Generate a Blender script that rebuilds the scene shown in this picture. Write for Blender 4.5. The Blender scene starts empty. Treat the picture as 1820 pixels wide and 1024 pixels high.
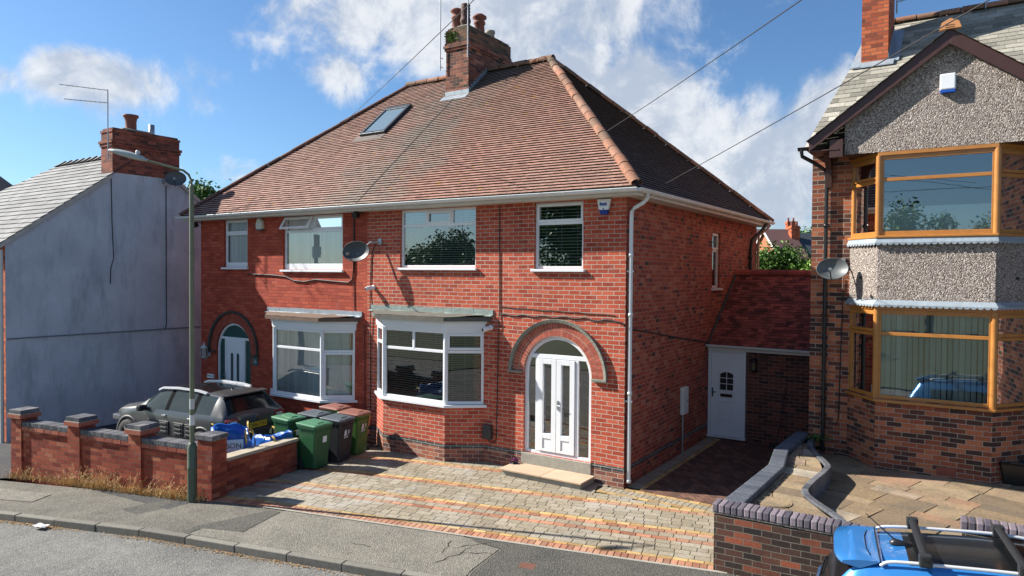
import bpy, bmesh, math, random
from mathutils import Vector, Matrix
rnd = random.Random(7)
R = math.radians
scene = bpy.context.scene
COL = scene.collection

# ------------------------------------------------------------------ camera
cam_d = bpy.data.cameras.new("camera"); cam = bpy.data.objects.new("camera", cam_d); COL.objects.link(cam)
F_PX, PITCH, ROLL, YAW = 1246.48, 0.0207705, 0.00734099, 0.57763
CAM = Vector((5.290366, -11.939418, 3.94732))
fw = Vector((-math.sin(YAW)*math.cos(PITCH), math.cos(YAW)*math.cos(PITCH), -math.sin(PITCH)))
rt = Vector((math.cos(YAW), math.sin(YAW), 0)); up = rt.cross(fw)
c_, s_ = math.cos(ROLL), math.sin(ROLL)
xr = rt*c_ + up*s_; yu = up*c_ - rt*s_
cam.matrix_world = Matrix(((xr.x, yu.x, -fw.x, CAM.x), (xr.y, yu.y, -fw.y, CAM.y), (xr.z, yu.z, -fw.z, CAM.z), (0, 0, 0, 1)))
cam_d.sensor_width = 36; cam_d.sensor_fit = 'HORIZONTAL'; cam_d.lens = 36*F_PX/1820
cam_d.clip_start = .05; cam_d.clip_end = 5000
scene.camera = cam

# ------------------------------------------------------------------ light
SUN_TO = Vector((-3.1, -1.06, 2.33)).normalized()
sun_d = bpy.data.lights.new("sun", 'SUN'); sun = bpy.data.objects.new("sun", sun_d); COL.objects.link(sun)
sun_d.energy = 5.0; sun_d.angle = R(.53); sun_d.color = (1, .945, .86)
sun.rotation_euler = (-SUN_TO).to_track_quat('-Z', 'Y').to_euler()
sun.location = (-40, -20, 40)
scene.view_settings.view_transform = 'Standard'; scene.view_settings.look = 'None'
scene.view_settings.exposure = 1.13; scene.view_settings.gamma = 1

class NT:
    """small helper for node trees"""
    def __init__(s, tree): s.t = tree; s.n = tree.nodes; s.l = tree.links
    def new(s, typ, **kw):
        nd = s.n.new(typ)
        for k, v in kw.items(): setattr(nd, k, v)
        return nd
    def link(s, a, b): s.l.new(a, b)
    def val(s, sock, v):
        if isinstance(v, bpy.types.NodeSocket): s.link(v, sock)
        elif v is not None: sock.default_value = v
    def math(s, op, a, b=None, c=None, clamp=False):
        nd = s.new('ShaderNodeMath', operation=op); nd.use_clamp = clamp
        for i, v in enumerate((a, b, c)):
            if v is not None: s.val(nd.inputs[i], v)
        return nd.outputs[0]
    def noise(s, vec, scale, detail=3, rough=.55, dist=0):
        nd = s.new('ShaderNodeTexNoise'); s.val(nd.inputs['Vector'], vec)
        nd.inputs['Scale'].default_value = scale; nd.inputs['Detail'].default_value = detail
        nd.inputs['Roughness'].default_value = rough; nd.inputs['Distortion'].default_value = dist
        return nd.outputs['Fac']
    def ramp(s, fac, stops, interp='LINEAR'):
        nd = s.new('ShaderNodeValToRGB'); cr = nd.color_ramp; cr.interpolation = interp
        while len(cr.elements) > 1: cr.elements.remove(cr.elements[-1])
        for i, (p, c) in enumerate(stops):
            e = cr.elements[0] if i == 0 else cr.elements.new(p)
            e.position = p; e.color = tuple(c)+(1,) if len(c) == 3 else c
        s.val(nd.inputs[0], fac); return nd.outputs[0]
    def mix(s, fac, a, b, blend='MIX'):
        nd = s.new('ShaderNodeMix', data_type='RGBA', blend_type=blend)
        s.val(nd.inputs['Factor'], fac)
        for nm, v in ((6, a), (7, b)):
            if not isinstance(v, bpy.types.NodeSocket): v = tuple(v)+(1,) if len(v) == 3 else v
            s.val(nd.inputs[nm], v)
        return nd.outputs[2]
    def mapr(s, v, a, b, c=0, d=1, smooth=False):
        nd = s.new('ShaderNodeMapRange'); nd.interpolation_type = 'SMOOTHSTEP' if smooth else 'LINEAR'
        s.val(nd.inputs[0], v)
        for i, q in enumerate((a, b, c, d)): s.val(nd.inputs[1+i], q)
        return nd.outputs[0]

# ------------------------------------------------------------------ sky with clouds
world = bpy.data.worlds.new("World"); scene.world = world; world.use_nodes = True
w = NT(world.node_tree); w.n.clear()
sky = w.new('ShaderNodeTexSky', sky_type='NISHITA'); sky.sun_disc = False
sky.sun_elevation = R(35.4); sky.sun_rotation = R(251); sky.altitude = 100; sky.air_density = 1.0; sky.dust_density = .6; sky.ozone_density = 2.0
tc = w.new('ShaderNodeTexCoord'); dirv = tc.outputs['Generated']
sep = w.new('ShaderNodeSeparateXYZ'); w.link(dirv, sep.inputs[0])
az = w.math('ARCTAN2', w.math('MULTIPLY', sep.outputs[0], -1), sep.outputs[1]); el = w.math('ARCSINE', sep.outputs[2])
# cloud masses: azimuth (to the west of north), elevation, spreads, strength
BLOBS = [(28.5, 13.0, 12, 6.8, 1.0), (35, 20.5, 15, 5.5, 1.0), (16.5, 9.2, 9.0, 5.2, 1.0), (9.5, 11.5, 5, 3.6, .75), (13.0, 5.4, 4.2, 2.2, .9), (46, 15.3, 4.5, 2.4, .62), (64.5, 13.2, 4.2, 2.1, .92), (69.5, 12.6, 2.0, 1.4, .7),
         (53.8, 7.4, 4.5, 1.2, .45), (-24, 15, 18, 7, .8), (130, 25, 30, 9, .95), (210, 22, 30, 8, .8), (170, 50, 35, 14, .6)]
tot = None
for a0, e0, sa, se, st in BLOBS:
    da = w.math('DIVIDE', w.math('SUBTRACT', az, R(a0 if a0 <= 180 else a0-360)), R(sa)); de = w.math('DIVIDE', w.math('SUBTRACT', el, R(e0)), R(se))
    q = w.math('ADD', w.math('MULTIPLY', da, da), w.math('MULTIPLY', de, de))
    g = w.math('MULTIPLY', w.math('POWER', 2.71828, w.math('MULTIPLY', q, -.8)), st)
    tot = g if tot is None else w.math('MAXIMUM', tot, g)
n1 = w.noise(dirv, 9, 7, .62, .3)
mp = w.new('ShaderNodeMapping'); mp.inputs['Location'].default_value = (.012, .004, -.02); w.link(dirv, mp.inputs[0])
n2 = w.noise(mp.outputs[0], 9, 7, .62, .3)
n3 = w.noise(dirv, 5, 4, .5)
dens = w.math('ADD', w.math('MULTIPLY', tot, .95), w.math('MULTIPLY', w.math('SUBTRACT', n1, .5), 1.75))
alpha = w.mapr(dens, .20, .66, 0, .93, True)
lit = w.mapr(w.math('ADD', w.math('SUBTRACT', n1, n2), w.math('MULTIPLY', w.math('SUBTRACT', n3, .5), .5)), -.13, .14, 0, 1, True)
ccol = w.mix(lit, (4.3, 4.9, 5.9), (7.4, 7.6, 7.9))
skyc = w.mix(1.0, sky.outputs[0], (.72, .98, 1.22), 'MULTIPLY')
bgcol = w.mix(alpha, skyc, ccol)
bg = w.new('ShaderNodeBackground'); w.link(bgcol, bg.inputs[0]); bg.inputs[1].default_value = .055
wo = w.new('ShaderNodeOutputWorld'); w.link(bg.outputs[0], wo.inputs[0])

# ------------------------------------------------------------------ materials
MATS = {}
def newmat(name):
    m = bpy.data.materials.new(name); m.use_nodes = True
    t = NT(m.node_tree); p = t.n['Principled BSDF']; MATS[name] = m
    return m, t, p
def lin(r, g, b):
    f = lambda c: c/255/12.92 if c <= 10 else ((c/255+.055)/1.055)**2.4
    return (f(r), f(g), f(b))
def M(name, col, rough=.6, metal=0, nz=None, bump=None, spec=.5, coat=0, tint=0):
    """principled colour with optional mottling nz=(scale, amount), bump=(scale, strength, distance)"""
    if name in MATS: return MATS[name]
    m, t, p = newmat(name)
    geo = t.new('ShaderNodeTexCoord').outputs['Object']
    c = col
    if nz:
        f = t.noise(geo, nz[0], 5, .6)
        c = t.mix(f, tuple(x*(1-nz[1]) for x in col), tuple(min(1, x*(1+nz[1])) for x in col))
    if tint:
        at = t.new('ShaderNodeAttribute', attribute_name='tint').outputs['Fac']
        k = t.mapr(at, 0, 1, 1-tint, 1+tint)
        hb = t.new('ShaderNodeHueSaturation'); t.val(hb.inputs['Value'], k)
        if isinstance(c, bpy.types.NodeSocket): t.link(c, hb.inputs['Color'])
        else: hb.inputs['Color'].default_value = tuple(c)+(1,)
        c = hb.outputs[0]
    t.val(p.inputs['Base Color'], c if isinstance(c, bpy.types.NodeSocket) else tuple(c)+(1,))
    p.inputs['Roughness'].default_value = rough; p.inputs['Metallic'].default_value = metal
    p.inputs['Specular IOR Level'].default_value = spec; p.inputs['Coat Weight'].default_value = coat
    p.inputs['Coat Roughness'].default_value = .04
    if bump:
        b = t.new('ShaderNodeBump'); b.inputs['Strength'].default_value = bump[1]; b.inputs['Distance'].default_value = bump[2]
        t.link(t.noise(geo, bump[0], 4, .6), b.inputs['Height']); t.link(b.outputs[0], p.inputs['Normal'])
    return m
def brickmat(name, ramp, mortar, bw=.235, rh=.0825, ms=.0052, off=.5, dirt=.25, squash=None, bumpd=.006, rot=0, mortar_var=.25, rough=.85, stain=None, freq=2):
    m, t, p = newmat(name)
    uv = t.new('ShaderNodeTexCoord').outputs['UV']
    mpn = t.new('ShaderNodeMapping'); t.link(uv, mpn.inputs[0]); mpn.inputs['Rotation'].default_value = (0, 0, rot)
    # slight wobble so courses are not ruler straight
    wob = t.new('ShaderNodeTexNoise'); wob.inputs['Scale'].default_value = 1.1; t.link(mpn.outputs[0], wob.inputs['Vector'])
    wob2 = t.new('ShaderNodeTexNoise'); wob2.inputs['Scale'].default_value = 14; t.link(mpn.outputs[0], wob2.inputs['Vector'])
    vs = t.new('ShaderNodeVectorMath', operation='SUBTRACT'); t.link(wob.outputs['Color'], vs.inputs[0]); vs.inputs[1].default_value = (.5, .5, .5)
    vs2 = t.new('ShaderNodeVectorMath', operation='SUBTRACT'); t.link(wob2.outputs['Color'], vs2.inputs[0]); vs2.inputs[1].default_value = (.5, .5, .5)
    sc = t.new('ShaderNodeVectorMath', operation='SCALE'); t.link(vs.outputs[0], sc.inputs[0]); sc.inputs['Scale'].default_value = .035
    sc2 = t.new('ShaderNodeVectorMath', operation='SCALE'); t.link(vs2.outputs[0], sc2.inputs[0]); sc2.inputs['Scale'].default_value = .010
    ad = t.new('ShaderNodeVectorMath', operation='ADD'); t.link(mpn.outputs[0], ad.inputs[0]); t.link(sc.outputs[0], ad.inputs[1])
    ad2 = t.new('ShaderNodeVectorMath', operation='ADD'); t.link(ad.outputs[0], ad2.inputs[0]); t.link(sc2.outputs[0], ad2.inputs[1])
    v = ad2.outputs[0]
    b = t.new('ShaderNodeTexBrick'); t.link(v, b.inputs['Vector'])
    b.offset = off; b.offset_frequency = freq
    if squash: b.squash, b.squash_frequency = squash
    b.inputs['Color1'].default_value = (0, 0, 0, 1); b.inputs['Color2'].default_value = (1, 1, 1, 1); b.inputs['Mortar'].default_value = (.5, .5, .5, 1)
    b.inputs['Scale'].default_value = 1; b.inputs['Mortar Size'].default_value = ms; b.inputs['Mortar Smooth'].default_value = .15
    b.inputs['Brick Width'].default_value = bw; b.inputs['Row Height'].default_value = rh
    c = t.ramp(b.outputs['Color'], ramp)
    fine = t.noise(v, 38, 4, .7); big = t.noise(v, .9, 5, .6)
    c = t.mix(t.mapr(fine, .3, .7, 0, 1), t.mix(1, c, (.72, .72, .72), 'MULTIPLY'), t.mix(1, c, (1.22, 1.2, 1.18), 'MULTIPLY'))
    mc = t.mix(t.noise(v, 5, 4, .6), tuple(x*(1-mortar_var) for x in mortar), tuple(x*(1+mortar_var) for x in mortar))
    c = t.mix(b.outputs['Fac'], c, mc)
    c = t.mix(t.mapr(big, .42, .75, 0, dirt), c, t.mix(1, c, (.45, .42, .42), 'MULTIPLY'))
    ms_ = t.new('ShaderNodeMapping'); t.link(uv, ms_.inputs[0]); ms_.inputs['Scale'].default_value = (2.2, .22, 1)
    c = t.mix(t.mapr(t.noise(ms_.outputs[0], 1.7, 6, .65), .50, .74, 0, dirt*.9), c, t.mix(1, c, (.50, .46, .45), 'MULTIPLY'))
    if stain:
        st = t.noise(v, 2.3, 6, .7)
        c = t.mix(t.mapr(st, .58, .74, 0, stain[1]), c, stain[0])
    t.link(c, p.inputs['Base Color']); p.inputs['Roughness'].default_value = rough; p.inputs['Specular IOR Level'].default_value = .25
    h = t.math('ADD', t.math('MULTIPLY', t.math('SUBTRACT', 1, b.outputs['Fac']), 1), t.math('MULTIPLY', fine, .35))
    bp = t.new('ShaderNodeBump'); bp.inputs['Strength'].default_value = .8; bp.inputs['Distance'].default_value = bumpd
    t.link(h, bp.inputs['Height']); t.link(bp.outputs[0], p.inputs['Normal'])
    return m
def glassmat(name, tintc, base, rough=0.0):
    m, t, p = newmat(name); t.n.remove(p)
    out = t.n['Material Output']
    tr = t.new('ShaderNodeBsdfTransparent'); tr.inputs[0].default_value = tuple(tintc)+(1,)
    gl = t.new('ShaderNodeBsdfGlossy'); gl.inputs['Roughness'].default_value = rough
    geo = t.new('ShaderNodeTexCoord').outputs['Object']
    bp = t.new('ShaderNodeBump'); bp.inputs['Strength'].default_value = .02; bp.inputs['Distance'].default_value = .05
    t.link(t.noise(geo, 1.6, 2, .5), bp.inputs['Height']); t.link(bp.outputs[0], gl.inputs['Normal'])
    fr = t.new('ShaderNodeFresnel'); fr.inputs[0].default_value = 1.5
    f = t.math('ADD', t.math('MULTIPLY', fr.outputs[0], 1.5), base, clamp=True)
    mx = t.new('ShaderNodeMixShader'); t.link(f, mx.inputs[0]); t.link(tr.outputs[0], mx.inputs[1]); t.link(gl.outputs[0], mx.inputs[2])
    t.link(mx.outputs[0], out.inputs[0]); return m

B_RIGHT = brickmat('red_brick_pale_mortar', [(0, (.32, .054, .031)), (.35, (.41, .072, .038)), (.7, (.48, .092, .047)), (1, (.53, .122, .068))], (.45, .395, .32), ms=.0062, dirt=.34, stain=((.52, .40, .34), .22))
B_LEFT = brickmat('red_brick_red_mortar', [(0, (.31, .052, .030)), (.5, (.40, .070, .038)), (1, (.47, .098, .054))], (.155, .048, .036), ms=.004, dirt=.22, stain=((.30, .20, .17), .2))
B_SIDE = brickmat('weathered_side_brick', [(0, (.07, .036, .032)), (.03, (.12, .042, .034)), (.07, (.22, .048, .034)), (.3, (.31, .055, .036)), (.6, (.39, .075, .042)), (.85, (.40, .11, .062)), (1, (.44, .15, .09))], (.30, .225, .175), bw=.2, ms=.0058, dirt=.3)
B_NEIGH = brickmat('mixed_brown_brick', [(0, (.05, .028, .024)), (.2, (.085, .040, .030)), (.4, (.17, .055, .032)), (.65, (.30, .088, .045)), (.85, (.42, .14, .065)), (1, (.46, .17, .085))], (.34, .315, .26), dirt=.3)
B_WALL = brickmat('garden_wall_brick', [(0, (.20, .036, .022)), (.5, (.31, .062, .034)), (.85, (.41, .10, .052)), (1, (.46, .16, .09))], (.16, .10, .075), ms=.0048, dirt=.4, stain=((.40, .32, .27), .28))
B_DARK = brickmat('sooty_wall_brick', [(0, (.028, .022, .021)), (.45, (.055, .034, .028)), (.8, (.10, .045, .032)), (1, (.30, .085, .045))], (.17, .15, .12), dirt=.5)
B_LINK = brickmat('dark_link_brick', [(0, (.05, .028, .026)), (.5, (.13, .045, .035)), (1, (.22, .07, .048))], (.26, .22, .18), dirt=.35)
B_PLINTH = brickmat('purple_plinth_brick', [(0, (.10, .06, .058)), (.4, (.24, .085, .06)), (.8, (.38, .13, .075)), (1, (.40, .27, .20))], (.46, .41, .34), dirt=.4, stain=((.36, .31, .27), .5))
B_BLUE = brickmat('blue_engineering_brick', [(0, (.022, .032, .04)), (.6, (.045, .06, .068)), (1, (.085, .10, .10))], (.40, .37, .32), dirt=.1, rough=.55)
B_BLUECOPE = brickmat('blue_coping_brick', [(0, (.09, .095, .11)), (.5, (.13, .13, .15)), (1, (.19, .17, .18))], (.20, .19, .17), bw=.085, rh=.4, ms=.005, off=0, dirt=.2, rough=.55, bumpd=.004)
B_CHIM = brickmat('chimney_brick', [(0, (.055, .040, .036)), (.35, (.17, .060, .042)), (.8, (.32, .115, .07)), (1, (.40, .18, .11))], (.22, .18, .14), dirt=.7, stain=((.09, .085, .05), .5))
B_CHIMN = brickmat('orange_chimney_brick', [(0, (.16, .045, .028)), (.3, (.42, .095, .042)), (1, (.56, .16, .065))], (.12, .085, .065), dirt=.25)
B_HERR = brickmat('herringbone_block', [(0, (.08, .05, .04)), (.5, (.14, .075, .054)), (1, (.21, .11, .075))], (.05, .04, .034), bw=.21, rh=.105, ms=.004, rot=R(45), dirt=.3)

WHITE = M('white_plastic', (.72, .74, .76), .32, nz=(3, .05))
WHITE_W = M('weathered_white_paint', (.62, .61, .57), .5, nz=(6, .16))
GUTTER = M('gutter_plastic', (.66, .67, .66), .35, nz=(2.5, .14))
STONE = M('weathered_stone', (.27, .26, .22), .9, nz=(9, .35), bump=(40, .5, .01))
SILLD = M('brick_sill', (.16, .05, .04), .8, nz=(8, .3))
LEAD = M('lead_sheet', (.30, .35, .39), .45, .25, nz=(5, .25), bump=(6, .5, .02))
LEADG = M('lead_green_grey', (.22, .27, .25), .7, .1, nz=(7, .4), bump=(8, .5, .02))
FELT = M('roofing_felt', (.10, .095, .08), .95, nz=(7, .5), bump=(30, .4, .01))
FELTR = M('rusty_felt', (.13, .085, .06), .95, nz=(3, .5), bump=(8, .5, .02))
BLACKP = M('black_plastic', (.012, .012, .013), .38, nz=(4, .2))
CABLE = M('cable_rubber', (.025, .022, .022), .6)
B_MOSS = brickmat('mossy_chimney_brick', [(0, (.06, .05, .04)), (.5, (.13, .085, .055)), (1, (.24, .12, .075))], (.10, .09, .06), dirt=.6, stain=((.17, .14, .035), .8))
GALV = M('galvanised_steel', (.36, .38, .39), .45, .7, nz=(12, .2))
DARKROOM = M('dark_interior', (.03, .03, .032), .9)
BLINDW = M('pale_vertical_blind', (.84, .86, .82), .8, nz=(2, .06), tint=.1)
BLINDG = M('grey_green_blind', (.42, .49, .44), .85, nz=(2, .08), tint=.12)
BLINDV = M('venetian_slat', (.36, .34, .29), .6)
BLINDV2 = M('pale_venetian_slat', (.62, .63, .60), .6)
OAK = M('golden_oak_frame', (.40, .165, .035), .38, nz=(7, .3), coat=.2)
BARGE = M('dark_brown_timber', (.055, .021, .017), .45, nz=(6, .3))
GLASS = glassmat('window_glass', (.92, .95, .95), .15)
GLASS_UP = glassmat('upper_window_glass', (.88, .93, .93), .24)
GLASS_BAY = glassmat('bay_glass', (.80, .85, .83), .07)
GLASS_DOOR = glassmat('door_glass', (.6, .65, .64), .16)
GLASS_CAR = M('car_glass', (.022, .034, .036), .07, spec=.6)
GLASS_PRIV = M('privacy_glass', (.008, .009, .010), .12, spec=.35)

def add_tex_render():
    # rough cast pebbledash: stones of several colours with deep relief
    m, t, p = newmat('pebbledash')
    g = t.new('ShaderNodeTexCoord').outputs['Object']
    vo = t.new('ShaderNodeTexVoronoi'); vo.inputs['Scale'].default_value = 58; t.link(g, vo.inputs['Vector'])
    c = t.ramp(t.math('FRACT', t.math('MULTIPLY', t.new('ShaderNodeSeparateColor').outputs[0], 1)), [(0, (.3, .3, .3))])
    sc = t.new('ShaderNodeSeparateColor'); t.link(vo.outputs['Color'], sc.inputs[0])
    c = t.ramp(sc.outputs[0], [(0, (.10, .08, .075)), (.2, (.26, .20, .17)), (.45, (.36, .31, .27)), (.62, (.30, .26, .26)), (.8, (.52, .46, .40)), (1, (.68, .63, .57))])
    c = t.mix(t.mapr(t.noise(g, 1.5, 4), .3, .7, 0, .3), c, (.24, .205, .18))
    t.link(c, p.inputs['Base Color']); p.inputs['Roughness'].default_value = .9; p.inputs['Specular IOR Level'].default_value = .2
    b = t.new('ShaderNodeBump'); b.inputs['Strength'].default_value = 1; b.inputs['Distance'].default_value = .03
    t.link(t.math('SUBTRACT', 1, vo.outputs['Distance']), b.inputs['Height']); t.link(b.outputs[0], p.inputs['Normal'])
    return m
PEBBLE = add_tex_render()
def render_wall():
    m, t, p = newmat('painted_render')
    g = t.new('ShaderNodeTexCoord').outputs['Object']
    mp = t.new('ShaderNodeMapping'); t.link(g, mp.inputs[0]); mp.inputs['Scale'].default_value = (1, 1, .25)
    c = t.mix(t.mapr(t.noise(g, .7, 7, .65), .35, .7), (.56, .60, .64), (.36, .40, .45))
    c = t.mix(t.mapr(t.noise(mp.outputs[0], 2.6, 6, .7), .5, .72, 0, .7), c, (.19, .225, .275))
    c = t.mix(t.mapr(t.noise(g, 45, 3, .6), .35, .65, 0, .3), c, (.62, .65, .68))
    t.link(c, p.inputs['Base Color']); p.inputs['Roughness'].default_value = .9
    b = t.new('ShaderNodeBump'); b.inputs['Strength'].default_value = .5; b.inputs['Distance'].default_value = .012
    t.link(t.noise(g, 55, 4, .65), b.inputs['Height']); t.link(b.outputs[0], p.inputs['Normal'])
    return m
RENDER = render_wall()
def tilemat(name, ramp, grime, gcol, gscale=.5, lichen=None, rough=.85, streak=None, bloom=None):
    m, t, p = newmat(name)
    at = t.new('ShaderNodeAttribute', attribute_name='tint').outputs['Fac']
    g = t.new('ShaderNodeTexCoord').outputs['Object']
    c = t.ramp(at, ramp)
    c = t.mix(t.mapr(t.noise(g, gscale, 6, .65), .42, .72, 0, grime), c, gcol)
    c = t.mix(t.mapr(t.noise(g, 22, 4, .7), .3, .7), t.mix(1, c, (.7, .7, .7), 'MULTIPLY'), t.mix(1, c, (1.2, 1.2, 1.2), 'MULTIPLY'))
    if streak:   # lime wash-off below the chimney: a run of grey growth with its own ragged edge
        sx = t.new('ShaderNodeSeparateXYZ'); t.link(g, sx.inputs[0])
        d = t.math('ABSOLUTE', t.math('SUBTRACT', sx.outputs[0], streak[0]))
        q = t.math('ADD', t.mapr(d, 0, streak[1], .55, 0), t.math('MULTIPLY', t.math('SUBTRACT', t.noise(g, 1.3, 6, .7), .5), 1.3))
        c = t.mix(t.mapr(q, .12, .6, 0, .78), c, (.21, .195, .165))
    if bloom: c = t.mix(t.mapr(t.noise(g, .75, 6, .62, .8), .50, .66, 0, bloom[1]), c, bloom[0])
    if lichen:
        c = t.mix(t.mapr(t.noise(g, 4.5, 3, .5), .67, .71, 0, .85), c, lichen)
    t.link(c, p.inputs['Base Color']); p.inputs['Roughness'].default_value = rough; p.inputs['Specular IOR Level'].default_value = .3
    b = t.new('ShaderNodeBump'); b.inputs['Strength'].default_value = .4; b.inputs['Distance'].default_value = .008
    t.link(t.noise(g, 30, 4, .7), b.inputs['Height']); t.link(b.outputs[0], p.inputs['Normal'])
    return m
TILE = tilemat('red_roof_tile', [(0, (.235, .118, .09)), (.3, (.295, .150, .114)), (.7, (.335, .174, .132)), (1, (.38, .202, .155))], .5, (.27, .19, .15), .45, (.36, .19, .03), streak=(-3.15, 2.3))
TILE_L = tilemat('pale_red_roof_tile', [(0, (.24, .13, .105)), (.3, (.32, .178, .142)), (.7, (.37, .208, .166)), (1, (.42, .24, .195))], .5, (.29, .21, .17), .45, (.36, .19, .03), streak=(3.45, 2.3))
TILE_HIP = tilemat('shade_darkened_tile', [(0, (.075, .064, .067)), (.5, (.115, .088, .085)), (1, (.165, .115, .10))], .5, (.07, .064, .066), .6)  # hip slopes: darker, bluer roof tile, with the slope's shade put into the colour
LAP = M('tile_lap_dark', (.030, .022, .019), .95)  # near-black front edge on each main roof tile, marking the courses
RIDGE = tilemat('ridge_tile', [(0, (.12, .085, .06)), (.3, (.21, .11, .07)), (.65, (.32, .135, .08)), (1, (.38, .20, .14))], .85, (.16, .125, .085), 1.4)
TILE_LINK = tilemat('dark_red_tile', [(0, (.10, .028, .022)), (.5, (.24, .058, .044)), (1, (.36, .095, .066))], .5, (.05, .035, .03), 1.2)
RIDGE_RED = tilemat('bright_red_ridge', [(0, (.26, .05, .04)), (1, (.40, .09, .06))], .4, (.10, .05, .04), 1.5)
SLATE = tilemat('weathered_slate', [(0, (.16, .15, .125)), (.4, (.26, .245, .20)), (.8, (.36, .34, .285)), (1, (.44, .41, .35))], .5, (.20, .19, .15), .8)
SLATE_P = tilemat('pale_concrete_tile', [(0, (.185, .185, .185)), (.5, (.24, .24, .24)), (1, (.29, .29, .285))], .6, (.15, .148, .14), .7)
BLOCKS = {}
for k, rp in dict(grey=[(0, (.235, .20, .145)), (.5, (.28, .24, .175)), (1, (.335, .295, .225))], red=[(0, (.24, .095, .058)), (.5, (.38, .165, .095)), (1, (.48, .235, .145))], yellow=[(0, (.32, .19, .065)), (.5, (.47, .30, .105)), (1, (.56, .39, .17))]).items():
    BLOCKS[k] = tilemat('paving_block_'+k, rp, .55, (.22, .195, .145), .8, bloom=((.40, .385, .35), .5) if k == 'grey' else ((.40, .35, .27), .25))
BLUES = tilemat('smooth_blue_coping', [(0, (.075, .085, .105)), (1, (.11, .12, .14))], .4, (.06, .07, .085), 2, rough=.55)
JOINT = M('joint_sand', (.095, .085, .042), .95, nz=(25, .6))
SLAB = tilemat('sandstone_flag', [(0, (.15, .115, .08)), (.3, (.24, .17, .10)), (.6, (.31, .235, .145)), (.85, (.30, .175, .105)), (1, (.37, .325, .25))], .85, (.12, .10, .075), 1.8)
def asphalt(name, c1, c2, patch):
    m, t, p = newmat(name)
    g = t.new('ShaderNodeTexCoord').outputs['Object']
    c = t.mix(t.mapr(t.noise(g, 1.1, 7, .68), .36, .64), c1, c2)
    vo = t.new('ShaderNodeTexVoronoi'); vo.inputs['Scale'].default_value = 75; t.link(g, vo.inputs['Vector'])
    sc = t.new('ShaderNodeSeparateColor'); t.link(vo.outputs['Color'], sc.inputs[0])
    c = t.mix(t.mapr(sc.outputs[0], .55, 1, 0, .55), c, tuple(x*1.9 for x in c1))
    c = t.mix(t.mapr(sc.outputs[1], .7, 1, 0, .6), c, tuple(x*.35 for x in c1))
    c = t.mix(t.mapr(t.noise(g, 3.5, 5, .7), .52, .75, 0, patch), c, tuple(x*.45 for x in c1))
    t.link(c, p.inputs['Base Color']); p.inputs['Roughness'].default_value = .92; p.inputs['Specular IOR Level'].default_value = .25
    b = t.new('ShaderNodeBump'); b.inputs['Strength'].default_value = .9; b.inputs['Distance'].default_value = .012
    h = t.math('ADD', t.math('MULTIPLY', vo.outputs['Distance'], -1), t.math('MULTIPLY', t.noise(g, 9, 5, .7), .6))
    t.link(h, b.inputs['Height']); t.link(b.outputs[0], p.inputs['Normal'])
    return m
ROAD = asphalt('road_asphalt', (.20, .196, .18), (.125, .123, .114), .45)
PAVE = asphalt('pavement_asphalt', (.172, .160, .132), (.105, .100, .088), .5)
PATCH_L = asphalt('pale_patch_asphalt', (.22, .205, .170), (.15, .142, .122), .4)
PATCH_D = asphalt('dark_patch_asphalt', (.105, .101, .088), (.07, .068, .062), .4)
TARMAC = asphalt('drive_tarmac', (.075, .075, .075), (.05, .05, .052), .3)
KERB = M('kerb_concrete', (.165, .155, .13), .9, nz=(14, .4), bump=(60, .5, .006), tint=.25)
CONC = M('concrete', (.30, .285, .24), .9, nz=(5, .35), bump=(40, .4, .006))
EARTH = M('earth', (.12, .10, .07), .95, nz=(3, .4))

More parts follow.
